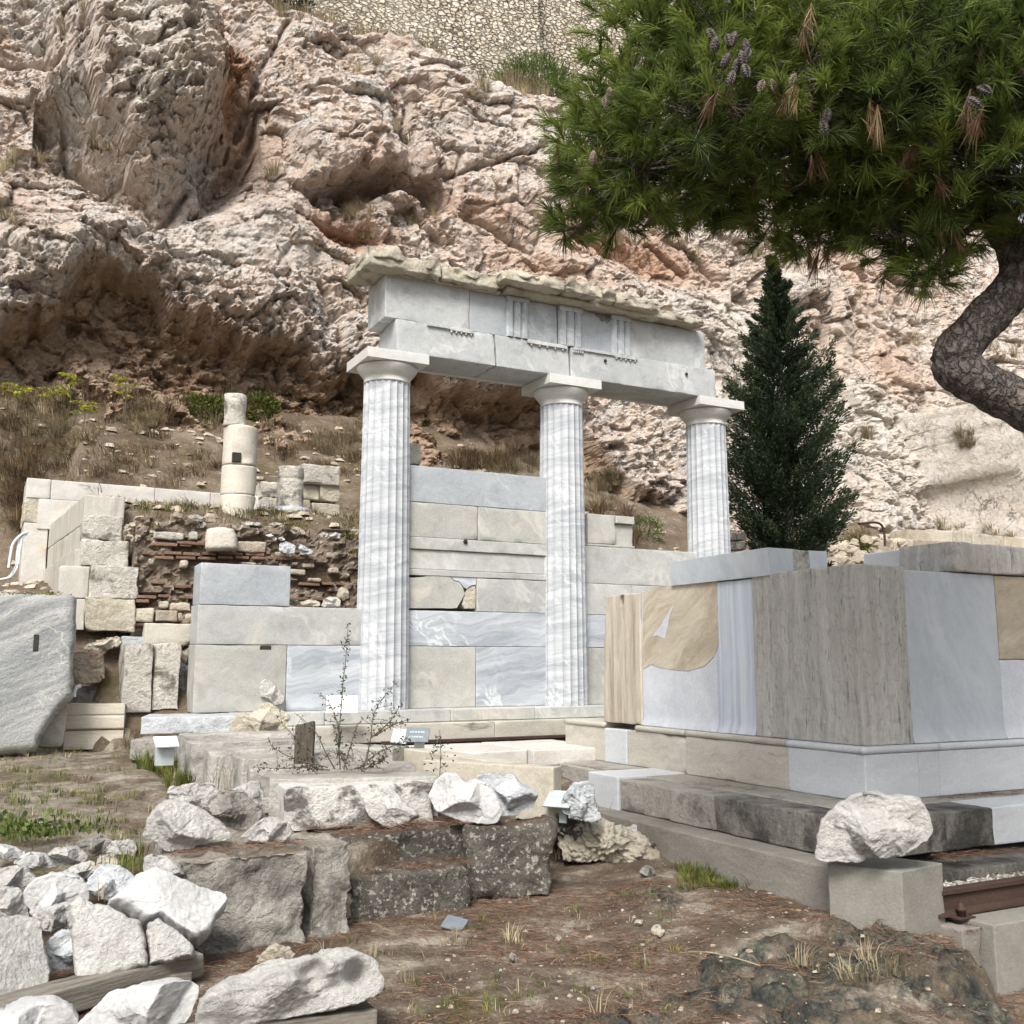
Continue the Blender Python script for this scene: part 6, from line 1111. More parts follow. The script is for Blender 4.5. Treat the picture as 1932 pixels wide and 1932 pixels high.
for k, (x, y, s, mt) in enumerate([(1230, 1460, 26, 'cream_rock'), (975, 1570, 30, 'grey_rock'), (1790, 1420, 40, 'cream_rock'), (1590, 1290, 10, 'white_clean'), (900, 1637, 10, 'white_clean'), (985, 1870, 18, 'cream_rock'), (640, 1555, 10, 'white_rock'), (1680, 1370, 26, 'cream_rock'), (1590, 1870, 30, 'lichen_block'), (1730, 1090, 50, 'grey_rock'), (1420, 1740, 12, 'white_rock'), (1640, 1840, 12, 'white_rock')]):
    pts = [(x+s*math.cos(a)*rng.uniform(.75, 1.1), y-s*.3+s*.8*math.sin(a)*rng.uniform(.75, 1.1)) for a in np.linspace(0, 5.4, 7)]
    P = onground(*q3(x, y)); nm = ['tan pebble', 'grey pebble', 'flat tan pebble', 'bright white chip', 'white chip', 'brown pebble', 'pale chip', 'buff pebble', 'dark pebble', 'grey flat rock', 'whitish chip', 'chalky chip'][k]; wh = ['in the middle of the bare ground', 'on the bare ground left of the middle', 'right of the bare ground', 'beside the dark outcrop hump', 'left on the brown ground', 'at the bottom middle edge', 'near the grey plate on the ground', 'up the slope on the right', 'low on the right among outcrop', 'by the end of the porous cream rock', 'far down in the bare ground', 'near the bottom of the bare ground'][k]
    R3(f'{nm} lying {wh}', pts, (x, y+s*.4, P[2]-.004), s*.003*.8, mt, nf=3, rough=s*.0002, name='pebble')
P = onground(*q3(640, 1395)); me = block_mesh('ground_plate', .15, .012, .1, M['sign_dark'], r=.002, chip=.003, rough=.0004); o = tag(link('ground_plate', me, None, (P[0], P[1], P[2]+.03), (-1.0, .1, -.5)), 'small grey plate tilted on the brown ground', 'plate')

# ------------------------------------------------------------------ pine at the right
rng = np.random.default_rng(21)
tp = thing('pine_tree', 'leaning pine with a crooked trunk, long needle tufts and hanging cones at upper right', 'tree', 0, 0, 0, rot=0)
def P3(px, py, Y): return wt(px, py, Y)
trk = [(2650, 1500, 4.9, .17), (2480, 1180, 4.9, .15), (2250, 930, 4.9, .13), (2060, 825, 4.9, .122), (1932, 766, 4.9, .118), (1860, 728, 4.9, .112), (1805, 690, 4.9, .118), (1822, 640, 4.9, .105), (1880, 580, 4.9, .108), (1920, 525, 4.92, .098), (1915, 470, 4.95, .09), (1885, 420, 5.0, .085), (1862, 360, 5.0, .075), (1840, 280, 5.0, .065), (1790, 190, 5.0, .055), (1700, 100, 5.0, .04), (1640, 0, 5.0, .03)]
tk = np.array([[*P3(x, y, Y), r] for x, y, Y, r in trk]); sp = spline(tk, 260); V, F = tube_np(sp[:, :3], sp[:, 3], 56, 5, .012)
link('trunk', mesh_np('trunk', V, F, M['bark']), tp)
blobs = [(1140, 262, 4.9, .30), (1115, 325, 5.1, .22), (1205, 185, 5.0, .40), (1262, 85, 4.9, .42), (1215, 320, 4.8, .34), (1330, 220, 4.6, .42), (1300, 335, 5.1, .32), (1380, 90, 4.7, .45), (1300, -50, 5, .42), (1420, 300, 4.8, .38), (1480, 180, 4.5, .45), (1560, 60, 4.6, .46), (1460, -60, 4.9, .5), (1540, 310, 4.7, .38), (1640, 200, 4.5, .45), (1700, 70, 4.4, .45), (1650, -70, 4.9, .5), (1640, 345, 4.8, .36), (1740, 280, 4.6, .40), (1820, 170, 4.4, .45), (1860, 40, 4.5, .48), (1800, -90, 4.8, .5), (1830, 325, 4.5, .34), (1935, 250, 4.4, .42), (1980, 100, 4.5, .5), (1950, -60, 4.7, .5), (1945, 380, 4.7, .26), (2080, 220, 4.6, .5), (2100, 20, 4.6, .5), (1980, -180, 4.8, .5), (1640, -230, 4.9, .5), (1380, -200, 5, .45),
         (1080, 432, 5.0, .13), (1120, 380, 5.0, .2), (1180, 405, 5.2, .17), (1250, 395, 5.0, .18), (1460, 415, 5, .2), (1530, 440, 5.1, .16), (1700, 445, 4.8, .26), (1755, 515, 4.8, .15), (1660, 420, 4.9, .22), (1800, 440, 4.9, .2), (1400, 385, 5.3, .18), (1350, 380, 5.2, .16), (1580, 400, 5., .2), (1745, 470, 5.0, .18),
         (1200, 250, 5.7, .4), (1320, 130, 5.8, .5), (1450, 260, 5.8, .42), (1560, 170, 5.8, .5), (1680, 280, 5.8, .42), (1780, 150, 5.7, .5), (1890, 290, 5.6, .42), (1400, 0, 5.8, .5), (1620, 20, 5.8, .5), (1850, 0, 5.7, .5), (2250, 100, 4.2, .6), (2300, -150, 4.6, .6), (2250, 120, 5.4, .6), (2450, 0, 4.8, .6), (2050, -350, 4.6, .6), (1700, -480, 4.8, .6), (2200, -450, 5., .7), (1850, -420, 5.3, .6), (1150, 330, 5.6, .28), (1570, 360, 5.7, .3), (1740, 390, 5.6, .28), (1300, 380, 5.7, .2)]  # unseen clumps beyond the frame extend the crown, added to shade altar and ground
def needles(pos, D, n, L, spread, rng, wd=.0019):
    k = len(pos); tl = np.repeat(rng.uniform(.6, 1.15, k), n); ts = np.repeat(rng.uniform(.55, 1.35, k), n)[:, None]; P = np.repeat(pos, n, 0); Dn = np.repeat(D, n, 0)
    d = Dn + rng.normal(scale=spread, size=P.shape)*ts; d /= np.linalg.norm(d, axis=1, keepdims=True)
    Ln = (L*tl*rng.uniform(.6, 1.1, len(P)))[:, None]; st = P + np.repeat(D, n, 0)*rng.uniform(-.05, .035, len(P))[:, None]
    mid = st + d*Ln*.55; end = st + d*Ln + np.array([0, 0, -1])*Ln*.16
    s = np.cross(d, rng.normal(size=d.shape)); s /= np.maximum(np.linalg.norm(s, axis=1, keepdims=True), 1e-6); s *= wd
    V = np.stack([st-s, st+s, mid+s, mid-s, end], 1).reshape(-1, 3); i = np.arange(len(P))*5
    return V, np.stack([i, i+1, i+2, i+3], 1), np.stack([i+3, i+2, i+4], 1)
tips, dirs, roots = [], [], []
for bx, by, Y, r in blobs:
    c = P3(bx, by, Y); n = int(80*(r/.4)**1.8)+7
    d = rng.normal(size=(n, 3)); d[:, 2] = d[:, 2]*.85+.1; d /= np.linalg.norm(d, axis=1, keepdims=True)
    p = c + d*(r*rng.uniform(.35, 1.0, n)**.6)[:, None]*np.array([1.08, 1, .82]); tips.append(p)
    q = d*np.array([1, 1, .55]) + np.array([0, 0, .35]) + rng.normal(scale=.3, size=d.shape); dirs.append(q/np.linalg.norm(q, axis=1, keepdims=True)); roots.append(np.repeat(c[None], n, 0))
tips, dirs, roots = map(np.concatenate, (tips, dirs, roots))
tv = np.clip(-.02+.8*fbm(tips*1.6, 3, 7)+rng.normal(0, .12, len(tips))+.12*dirs[:, 2], 0, 1)
def needle_obj(name, tips, dirs, n, L, spread, mat, tv):
    V, F4, F3 = needles(tips, dirs, n, L, spread, rng)
    me = bpy.data.meshes.new(name); me.vertices.add(len(V)); me.vertices.foreach_set('co', V.astype(np.float32).ravel())
    nl = F4.size+F3.size; me.loops.add(nl); me.loops.foreach_set('vertex_index', np.concatenate([F4.ravel(), F3.ravel()]).astype(np.int32))
    tot = np.concatenate([np.full(len(F4), 4), np.full(len(F3), 3)]); st = np.concatenate([[0], np.cumsum(tot)[:-1]])
    me.polygons.add(len(tot)); me.polygons.foreach_set('loop_start', st.astype(np.int32)); me.polygons.foreach_set('loop_total', tot.astype(np.int32)); me.update(calc_edges=True)
    me.materials.append(mat); tint(me, n*5, len(tips), vals=np.clip(tv, 0, 1)); return link(name, me, tp)
needle_obj('crown', tips, dirs, 58, .135, .42, M['pine'], tv)
dead = [(1490, 190, 4.25), (1340, 195, 4.25), (1500, 215, 4.2), (1570, 100, 4.2), (1890, 140, 4.05), (1830, 235, 4.05), (1560, 500, 4.95), (1590, 505, 4.95), (1230, 412, 4.9), (1640, 250, 4.2), (1120, 330, 4.7), (1420, 400, 4.8), (1745, 330, 4.3), (1530, 330, 4.4), (1780, 450, 4.7)]
dt, dd_ = [], []
for x, y, Y in dead:
    for k in range(4): dt.append(P3(x+rng.normal(0, 24), y-30+rng.normal(0, 24), Y+.12+rng.normal(0, .1))); v_ = np.array([rng.normal(0, .35), rng.normal(0, .3), -1]); dd_.append(v_/np.linalg.norm(v_))
needle_obj('dead_needles', np.array(dt), np.array(dd_), 34, .13, .26, M['pine_dead'], rng.uniform(0, 1, len(dt)))
parts = []
top = np.array([P3(1862, 360, 5.0), P3(1840, 280, 5.0), P3(1790, 190, 5.0), P3(1885, 420, 5.0)])
for bx, by, Y, r in blobs:
    c = P3(bx, by, Y); s = top[np.argmin(np.linalg.norm(top-c, axis=1))]
    mid = s*.45+c*.55+np.array([rng.normal(0, .06), rng.normal(0, .06), .10]); path = spline(np.array([s, mid, c]), 14); rad = np.linspace(.03, .008, 14)
    parts.append(tube_np(path, rad, 6))
    m_ = np.where((roots == c).all(1))[0]
    for j in m_[::2]: parts.append(tube_np(np.array([c, (c+tips[j])/2+rng.normal(0, .02, 3), tips[j]]), [.006, .004, .003], 4))
V, F = join(parts); link('branches', mesh_np('branches', V, F, M['bark']), tp)
def cone_mesh(mat, L=.085, R=.021):
    V, F = [], []; nr, nc = 13, 12
    for i in range(nr):
        t_ = i/(nr-1); r0 = R*math.sin(math.pi*min(1, (t_*.92+.06)))**.7
        for j in range(nc): a = 2*math.pi*j/nc + (i % 2)*math.pi/nc; k = 1.22 if (j+i) % 2 == 0 else .82; V.append((r0*k*math.cos(a), r0*k*math.sin(a), -L*t_ + (.004 if (j+i) % 2 else -.002)))
    for i in range(nr-1):
        for j in range(nc): F.append((i*nc+j, i*nc+(j+1) % nc, (i+1)*nc+(j+1) % nc, (i+1)*nc+j)[::-1])
    F += [tuple(range(nc)), tuple(range((nr-1)*nc, nr*nc))[::-1]]; return mesh_np('cone', V, F, mat, False)
cm1, cm2 = cone_mesh(M['cone_dark']), cone_mesh(M['cone'])
for k, (x, y, Y, rx, ry, mt) in enumerate([(1352, 70, 4.2, .3, .2, 1), (1372, 66, 4.2, -.3, .3, 1), (1388, 60, 4.18, .2, -.5, 1), (1405, 74, 4.2, -.6, .2, 1), (1398, 96, 4.18, .1, .1, 1), (1412, 92, 4.2, -.4, -.3, 1), (1390, 112, 4.2, .4, .2, 1), (1376, 100, 4.2, .6, 0, 1), (1402, 122, 4.18, -.2, .3, 1), (1384, 134, 4.2, .1, -.3, 1), (1335, 55, 4.25, .4, .3, 1), (1455, 150, 4.15, .3, 0, 2), (1440, 152, 4.15, -.4, .2, 2), (1500, 140, 4.2, .1, .4, 2), (1562, 205, 4.2, .2, .2, 1), (1550, 225, 4.2, -.2, .2, 1), (1825, 185, 4.0, .5, .6, 1), (1845, 165, 4.0, .6, -.6, 1), (1150, 165, 4.6, .2, .1, 2), (1142, 182, 4.6, -.3, .1, 2), (1120, 285, 4.55, .1, 0, 2)]):
    p = P3(x, y, Y); s = .9 if mt == 1 else .8; o = link('cone', cm1 if mt == 1 else cm2, tp, p, (rx, ry, k)); o.scale = (s, s, s)

# ------------------------------------------------------------------ dark conifer behind the right column
def conifer():
    r = np.random.default_rng(5); Y = 16.2; ctr = wt(1488, 1000, Y); zb = float(hill_z(*to_uvz(ctr)[:2]))-.1; B = np.array([ctr[0], ctr[1], zb]); ztop = wt(1467, 488, Y)[2]; H = ztop-zb
    t = link('conifer_tree', None, None, B); t.empty_display_size = .1; tag(t, 'dense dark green narrow conifer standing between the right column and the cliff', 'tree')
    V, F = tube_np(np.array([[0, 0, 0], [.02, 0, H*.4], [-.04, 0, H*.8], [-.10, 0, H*.98]]), [.10, .07, .03, .006], 10); link('trunk', mesh_np('trunk', V, F, M['bark']), t)
    zpx = lambda y: wt(1480, y, Y)[2]-zb; m2 = Y/1932
    ys = [488, 520, 560, 620, 700, 800, 900, 960, 1010, 1060, 1160]; ws = [4, 12, 26, 46, 82, 92, 106, 104, 92, 80, 60]; zz = np.array([zpx(y) for y in ys])[::-1]; wr = np.array(ws)[::-1]*m2
    Ps, Ds, tw = [], [], []
    for k in range(560):                                   # ascending branches, each a feathery spray with its own reach
        h = H*(r.uniform(.02, 1)**.8); R = np.interp(h, zz, wr)*r.uniform(.52, 1.3); a = r.uniform(0, 2*math.pi); n = int(150+170*R)
        if h > .93*H: R *= .8
        d = np.array([math.cos(a), math.sin(a), r.uniform(.35, .95)]); s = r.uniform(.12, 1, n)**.75; L = R/np.hypot(d[0], d[1])
        x0 = np.array([np.interp(h/H, [0, .4, .8, 1], [0, .02, -.04, -.1]), 0, h-.45*R]); wd = (.13*np.clip(R, .25, 1))*(1.15-s)**.8
        off = r.normal(0, 1, (n, 3))*wd[:, None]*np.array([1, 1, .7])
        p = x0 + s[:, None]*L*d + np.array([0, 0, .16])*(s**2)[:, None]*R + off
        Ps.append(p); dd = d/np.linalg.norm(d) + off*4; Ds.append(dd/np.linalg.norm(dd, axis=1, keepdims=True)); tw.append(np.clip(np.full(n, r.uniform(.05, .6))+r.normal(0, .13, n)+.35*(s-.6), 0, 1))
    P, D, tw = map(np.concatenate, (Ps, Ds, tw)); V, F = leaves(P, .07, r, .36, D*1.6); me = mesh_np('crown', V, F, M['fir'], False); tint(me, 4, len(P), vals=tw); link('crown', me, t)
conifer()

# ------------------------------------------------------------------ brush, creepers, grasses
def ground_hit(px, py):
    a, b = hit(px, py, bvh_cliff), hit(px, py, bvh_hill); c = [p for p in (a, b) if p is not None]
    return min(c, key=lambda p: p[1]) if c else None
def stuff_blades(name, spec, mat, seed):
    r = np.random.default_rng(seed); parts, vals = [], []
    for p, n, h, spread, wd, rad in spec:
        v, f = blades(np.asarray(p, float), n, h, spread, wd, r, .5, rad); parts.append((v, f)); vals.append(np.repeat(np.clip(r.normal(.5, .2)+r.normal(0, .15, n), 0, 1), 6))
    V, F = join(parts); me = mesh_np(name, V, F, mat, False); tint(me, 1, 0, vals=np.concatenate(vals)); return kind(link(name, me), 'stuff')
sp_ = []; r = np.random.default_rng(3)
for x, y, n, h in [(130, 30, 2, .5), (150, 60, 1, .4), (25, 300, 2, .4), (10, 315, 2, .4), (180, 270, 3, .5), (20, 415, 2, .35), (610, 60, 1, .3), (650, 30, 2, .4), (545, 30, 2, .4), (755, 265, 2, .45), (755, 240, 1, .4), (905, 165, 3, .45), (885, 180, 2, .35), (680, 400, 5, .45), (660, 405, 3, .4), (775, 420, 3, .4), (780, 390, 2, .35), (700, 135, 2, .35), (985, 170, 3, .5), (1010, 400, 2, .4), (1090, 395, 2, .35), (730, 500, 1, .3), (520, 330, 2, .5), (700, 440, 2, .3),
                   (1165, 465, 3, .4), (1300, 480, 3, .4), (1420, 470, 3, .5), (1450, 465, 2, .4), (1610, 560, 2, .4), (1500, 590, 2, .4), (1850, 590, 2, .4), (1920, 600, 3, .5), (1830, 840, 4, .4), (1815, 830, 3, .4), (1730, 650, 2, .4), (1630, 830, 3, .5), (1250, 640, 2, .4), (1910, 650, 2, .4), (1440, 880, 2, .5), (1850, 1020, 3, .3)]:
    for k in range(n):
        p = ground_hit(x+r.normal(0, 14), y+r.normal(0, 8))
        if p is not None: sp_.append((p-np.array([0, 0, .08]), 70, h*r.uniform(.6, 1.1), .8, .007, .08))
for k in range(150):                                   # the grassy lip at the foot of the citadel wall
    u = r.uniform(5.5, 17); v = 24.7 + r.normal(0, .5); p = xy(u, v); sp_.append((np.array([p[0], p[1], 17.75-max(0, min(u-6, 8))*.05+.0]), 90, r.uniform(.5, .95), .6, .012, .3))
for k in range(90):
    x, y = r.uniform(-20, 690), r.uniform(728, 905)
    if 420 < x < 480 and y > 740: continue
    p = ground_hit(x, y)
    if p is not None: sp_.append((p-np.array([0, 0, .05]), 50, r.uniform(.08, .3)*(1.8 if r.uniform() < .2 else 1), .9, .006, .14))
for x0, x1, y0, y1, n in [(845, 1010, 856, 888, 30), (1112, 1160, 880, 960, 22), (590, 680, 820, 870, 26), (230, 290, 760, 800, 12), (1590, 1700, 1000, 1060, 14), (1640, 1930, 990, 1035, 18), (0, 130, 740, 830, 24)]:
    for k in range(n):
        p = ground_hit(r.uniform(x0, x1), r.uniform(y0, y1))
        if p is not None: sp_.append((p-np.array([0, 0, .08]), 70, r.uniform(.18, .42), .8, .006, .12))
stuff_blades('dry_grass', sp_, M['drygrass'], 11)
sp_ = []
for k in range(170):
    x, y = r.uniform(-20, 690), r.uniform(740, 925); p = ground_hit(x, y)
    if p is not None and fbm(p[None]*.7, 2, 5)[0] > .42: sp_.append((p-np.array([0, 0, .06]), 60, r.uniform(.12, .3), 1.0, .006, .2))
for x0, x1, y0, y1, n in [(850, 960, 858, 885, 30), (1112, 1200, 960, 1040, 24), (1580, 1640, 1010, 1060, 10), (0, 70, 830, 1000, 18)]:
    for k in range(n):
        p = ground_hit(r.uniform(x0, x1), r.uniform(y0, y1))
        if p is not None: sp_.append((p-np.array([0, 0, .06]), 70, r.uniform(.25, .5), 1.0, .006, .18))
stuff_blades('dry_brush', sp_, M['drybush'], 12)
def bush(name, label, c, rad, n, leaf, mat, seed, aspect=.5, hang=0., cat='bush'):
    r = np.random.default_rng(seed); t = link(name, None, None, c); t.empty_display_size = .1; tag(t, label, cat)
    d = r.normal(size=(n, 3)); d /= np.linalg.norm(d, axis=1, keepdims=True); k = r.uniform(.3, 1, n)**.5; P = d*k[:, None]*np.array(rad); P = P*(.72+.56*fbm(P*(1.6/max(rad))+seed, 3, seed))[:, None]; P[:, 2] -= hang*np.abs(P[:, 2])*.3
    V, F = leaves(P, leaf, r, aspect, d*.5+np.array([0, -.3, -.2 if hang else .4])); me = mesh_np('foliage', V, F, mat, False); tint(me, 4, n, vals=np.clip(.5*fbm(P*3+seed, 2, seed)+r.normal(.25, .15, n), 0, 1)); link('foliage', me, t)
    parts = [tube_np(np.array([[r.normal(0, .03), r.normal(0, .03), -rad[2]*.9], P[j]*.5+np.array([0, 0, -rad[2]*.2]), P[j]]), [.012, .008, .004], 5) for j in r.integers(0, n, 14)]; V, F = join(parts); link('stems', mesh_np('stems', V, F, M['twig']), t)
def bpx(x, y, back=.0):
    p = ground_hit(x, y); return p if p is not None else wt(x, y, 18)
bush('creeper', 'green and brown creeper hanging left of the tall broken column', bpx(390, 785), (.55, .25, .42), 2600, .085, M['ivy'], 3); bush('creeper', 'olive creeper spilling over the bank right of the tall broken column', bpx(492, 772), (.34, .2, .34), 1500, .08, M['ivy'], 4)
bush('cave_plant', 'small olive plant hanging from the brown cave wall between two columns', bpx(803, 800), (.2, .14, .36), 800, .06, M['ivy'], 5, hang=.4, cat='plant'); bush('grey_bush', 'grey green bush behind the wall right of the middle column', bpx(1215, 1012)+np.array([0, 0, .1]), (.4, .3, .32), 1500, .07, M['weed'], 6, .25)
bush('rubble_bush', 'trailing green bush on the rubble right of the dark conifer', bpx(1612, 1040), (.5, .3, .28), 1300, .09, M['ivy'], 7, .4)
c = xy(13.6, 24.6); bush('ledge_bush', 'feathery green bush on the cliff edge before the citadel wall', np.array([c[0], c[1], 18.3]), (1.3, .8, 1.0), 5200, .26, M['weed'], 8, .10)
c = xy(6.0, 24.8); bush('ledge_bush', 'dark bush at the top edge left of the citadel wall', np.array([c[0], c[1], 18.9]), (1.0, .6, .6), 2200, .14, M['shrub'], 9, .3)
def pinnate(label, x, y, h, seed):
    """young tree-of-heaven style sapling: feather leaves on a thin stem"""
    r = np.random.default_rng(seed); p = bpx(x, y); t = link('sapling', None, None, p-np.array([0, 0, .05])); t.empty_display_size = .1; tag(t, label, 'sapling', 'yellow saplings on the bank')
    st = [tube_np(np.array([[0, 0, 0], [.03, 0, h*.5], [.0, 0, h]]), [.012, .009, .005], 6)]; Pl, Dl = [], []
    for k in range(9):
        a = r.uniform(0, 2*math.pi); z = h*r.uniform(.6, 1.0); L = r.uniform(.16, .28); d = np.array([math.cos(a), math.sin(a)*.6, .45]); pts = np.array([[0, 0, z], np.array([0, 0, z])+d*L*.5, np.array([0, 0, z-.06])+d*L]); st.append(tube_np(pts, [.005, .004, .003], 5)); q = spline(pts, 8)
        side = np.cross(d, [0, 0, 1]); side /= np.linalg.norm(side)
        for j in range(1, 8):
            for s in (-1, 1): Pl.append(q[j]); Dl.append(side*s+d*.3+np.array([0, 0, -.2]))
    V, F = join(st); link('stem', mesh_np('stem', V, F, M['twig']), t); V, F = leaves(np.array(Pl), .075, r, .42, np.array(Dl)*2.2); me = mesh_np('foliage', V, F, M['yellowleaf'], False); tint(me, 4, len(Pl), r); link('foliage', me, t)
pinnate('bright yellow green sapling, lowest and brightest on the bank', 155, 815, .55, 1); pinnate('tall thin yellow sapling right of the brightest one', 232, 800, .85, 2); pinnate('pale yellow sapling left of the brightest one', 95, 800, .75, 3); pinnate('green yellow sapling far left on the bank', 28, 790, .6, 4); pinnate('slender yellow sapling between the pale and the brightest ones', 128, 790, .8, 5)
# thorny shrub on the stored blocks
def shrub():
    r = np.random.default_rng(6); z = .80; b0 = wz(*q2(960, 492), z); t = link('thorny_shrub', None, None, b0); t.empty_display_size = .1; tag(t, 'sparse thorny shrub with tiny dark leaves growing among the stored blocks', 'shrub')
    Y = b0[1]; st, Pl, Dl = [], [], []
    for k, (pl, dens_, ry) in enumerate([([(960, 492), (950, 330), (965, 150), (975, 0), (990, -120), (1005, -330)], 62, 0), ([(1090, 490), (1130, 330), (1150, 180), (1200, 90), (1275, 0)], 44, .05), ([(1060, 490), (1170, 400), (1300, 340), (1340, 310)], 34, -.1), ([(930, 490), (880, 400), (820, 280), (740, 200), (700, 170)], 16, .1), ([(980, 490), (1020, 350), (1060, 240), (1090, 200)], 22, .1), ([(900, 495), (760, 480), (620, 485), (490, 480)], 34, -.12), ([(890, 480), (700, 430), (600, 380), (550, 330)], 22, .0), ([(940, 430), (960, 300), (900, 120), (830, 55)], 22, .12), ([(1100, 490), (1190, 440), (1220, 360)], 20, -.1), ([(1000, 490), (960, 400), (930, 300)], 24, -.05), ([(870, 495), (820, 440), (640, 240), (600, 200)], 16, .05), ([(1150, 300), (1240, 220), (1300, 130)], 20, .08), ([(1160, 300), (1260, 240), (1360, 205)], 14, -.05), ([(1040, 490), (1100, 470), (1200, 430)], 22, -.15), ([(860, 495), (780, 470), (700, 485)], 20, -.2)]):
        P = np.array([wt(*q2(x, y), Y+ry*(i/len(pl)))-b0 for i, (x, y) in enumerate(pl)]); q = spline(P, 40); st.append(tube_np(q, np.linspace(.006, .0018, 40), 5))
        for j in r.integers(6, 40, int(dens_*2.2)): Pl.append(q[j]+r.normal(0, .012, 3)); dd = r.normal(size=3); Dl.append(dd)
        for j in r.integers(5, 36, 8): e = q[j]+r.normal(0, .05, 3); st.append(tube_np(np.array([q[j], (q[j]+e)/2, e]), .0016, 4)); [Pl.append(q[j]*(1-s)+e*s) for s in (.5, .8, 1)]; Dl += [r.normal(size=3) for _ in range(3)]
    V, F = join(st); link('stems', mesh_np('stems', V, F, M['twig']), t); V, F = leaves(np.array(Pl), .026, r, .5, np.array(Dl)); me = mesh_np('foliage', V, F, M['shrub'], False); tint(me, 4, len(Pl), r); link('foliage', me, t)
shrub()
B = wz(*q3(555, 500), .8); r2 = np.random.default_rng(9); t = link('seedling', None, None, B); t.empty_display_size = .1; tag(t, 'thin leafy seedling in front of the long beige slab', 'seedling'); V, F = tube_np(np.array([[0, 0, -.1], [.01, 0, .12], [.0, 0, .30]]), [.004, .003, .002], 5); link('stem', mesh_np('stem', V, F, M['twig']), t)
P = np.column_stack([r2.normal(0, .07, 90), r2.normal(0, .06, 90), r2.uniform(-.02, .26, 90)]); P[:, :2] *= np.clip(1.1-P[:, 2:]*3.2, .15, 1); V, F = leaves(P, .035, r2, .4); me = mesh_np('foliage', V, F, M['shrub'], False); tint(me, 4, 90, r2); link('foliage', me, t)
# green grass and weeds on the ground
sp_ = []
def gtuft(px, py, z, n, h, wd=.0035, rad=.08, spread=.6): p = wz(px, py, z); sp_.append((np.array([p[0], p[1], max(z, gz(p[0], p[1]))-.01]), n, h, spread, wd, rad))
for k in range(26): gtuft(*q1(r.uniform(790, 960), r.uniform(430, 520)), .58, 60, r.uniform(.12, .24), .0035)
for k in range(10): gtuft(*q1(r.uniform(690, 760), r.uniform(330, 430)), .6, 50, r.uniform(.12, .26), .0035)
for k in range(8): gtuft(*q1(r.uniform(960, 1060), r.uniform(540, 590)), .56, 50, r.uniform(.1, .2))
for k in range(12): gtuft(*q1(r.uniform(640, 800), r.uniform(930, 1110)), .46, 24, r.uniform(.06, .15), .0025)
for k in range(70): gtuft(*q4(r.uniform(0, 600), r.uniform(1040, 1180)+0), .06, 34, r.uniform(.05, .13), .003, .06)
for k in range(60): gtuft(*q1(r.uniform(0, 800), r.uniform(430, 900)), .55, 26, r.uniform(.04, .10), .0028, .07)
for k in range(26): gtuft(*q5(r.uniform(700, 1080), r.uniform(1590, 1625)), 1.03, 26, r.uniform(.08, .2), .004, .07)
for k in range(14): gtuft(*q5(r.uniform(20, 330), r.uniform(930, 945)), 2.0, 10, .01)
for k in range(40): q = q3(r.uniform(0, 1932), r.uniform(1150, 1932)); p = onground(*q); sp_.append((p, 14, r.uniform(.03, .08), 1.0, .0022, .05))
stuff_blades('grass_tufts', sp_, M['grass'], 14)
sp_ = []
for x, y, n, h in [(385, 1190, 30, .2), (1400, 1190, 0, .2), (700, 1260, 20, .12), (1450, 1010, 26, .16), (1200, 1000, 30, .16), (990, 1480, 20, .14), (680, 1480, 18, .12), (400, 1700, 14, .1), (1500, 1900, 20, .14), (200, 1560, 14, .1)]:
    if n: p = onground(*q3(x, y)); sp_.append((p, n, h, .9, .003, .07))
for x, y, n, h in [(1110, 1600, 60, .14), (1000, 1720, 60, .14), (1160, 1640, 40, .1), (720, 1660, 40, .12), (420, 1100+340, 0, 0)]:
    if n: p = onground(*q4(x, y)); sp_.append((p, n, h, .9, .003, .1))
for q, n, h, z in [(q1(1200, 640), 9, .42, .52), (q1(1280, 610), 8, .4, .52), (q1(1000, 950), 3, .34, .52), (q1(980, 600), 6, .3, .55), (q1(600, 1230), 4, .18, .35), (q1(520, 370), 14, .2, .6), (q1(1540, 740), 12, .16, .52), (q1(1700, 760), 10, .14, .52), (q3(1340, 760), 3, .3, .42), (q3(1485, 770), 2, .26, .3)]:
    p = wz(*q, z); sp_.append((p, n, h, .45, .0026, .05))
for k in range(60): p = onground(*q3(r.uniform(-300, 2200), r.uniform(1180, 1900))); sp_.append((p, 8, r.uniform(.03, .09), 1.2, .002, .05))
for k in range(60): gq = q1(r.uniform(0, 900), r.uniform(450, 880)); p = wz(*gq, .54); p[2] = gz(p[0], p[1]); sp_.append((p, 16, r.uniform(.04, .10), 1.0, .0025, .08))
for k in range(50): p = xy(r.uniform(1.7, 5.3), r.uniform(12.9, 14.2)); sp_.append((np.array([p[0], p[1], float(hill_z(np.array([p@UX]), np.array([p@VX]))[0])]), 24, r.uniform(.08, .2), 1.0, .005, .12))
stuff_blades('dry_grass', sp_, M['drygrass'], 15)
sp_ = []
for k in range(120): p = xy(r.uniform(1.3, 5.2), r.uniform(12.9, 14.6)); sp_.append((np.array([p[0], p[1], float(hill_z(np.array([p@UX]), np.array([p@VX]))[0])-.02]), 40, r.uniform(.06, .13), 1.0, .006, .16))
stuff_blades('terrace_grass', sp_, M['grass'], 16)
c = wz(*q1(150, 870), .5); r2 = np.random.default_rng(2); n = 420; P = np.column_stack([r2.normal(0, .20, n), r2.normal(0, .13, n), np.abs(r2.normal(0, .05, n))]); V, F = leaves(P, .045, r2, .75, np.tile([0, -.3, .9], (n, 1))); me = mesh_np('ground_weed', V, F, M['weed'], False); tint(me, 4, n, r2); t = link('ground_weed', None, None, c); t.empty_display_size = .1; tag(t, 'low grey green leafy weed above the rubble pile at the left edge', 'plant'); link('foliage', me, t)
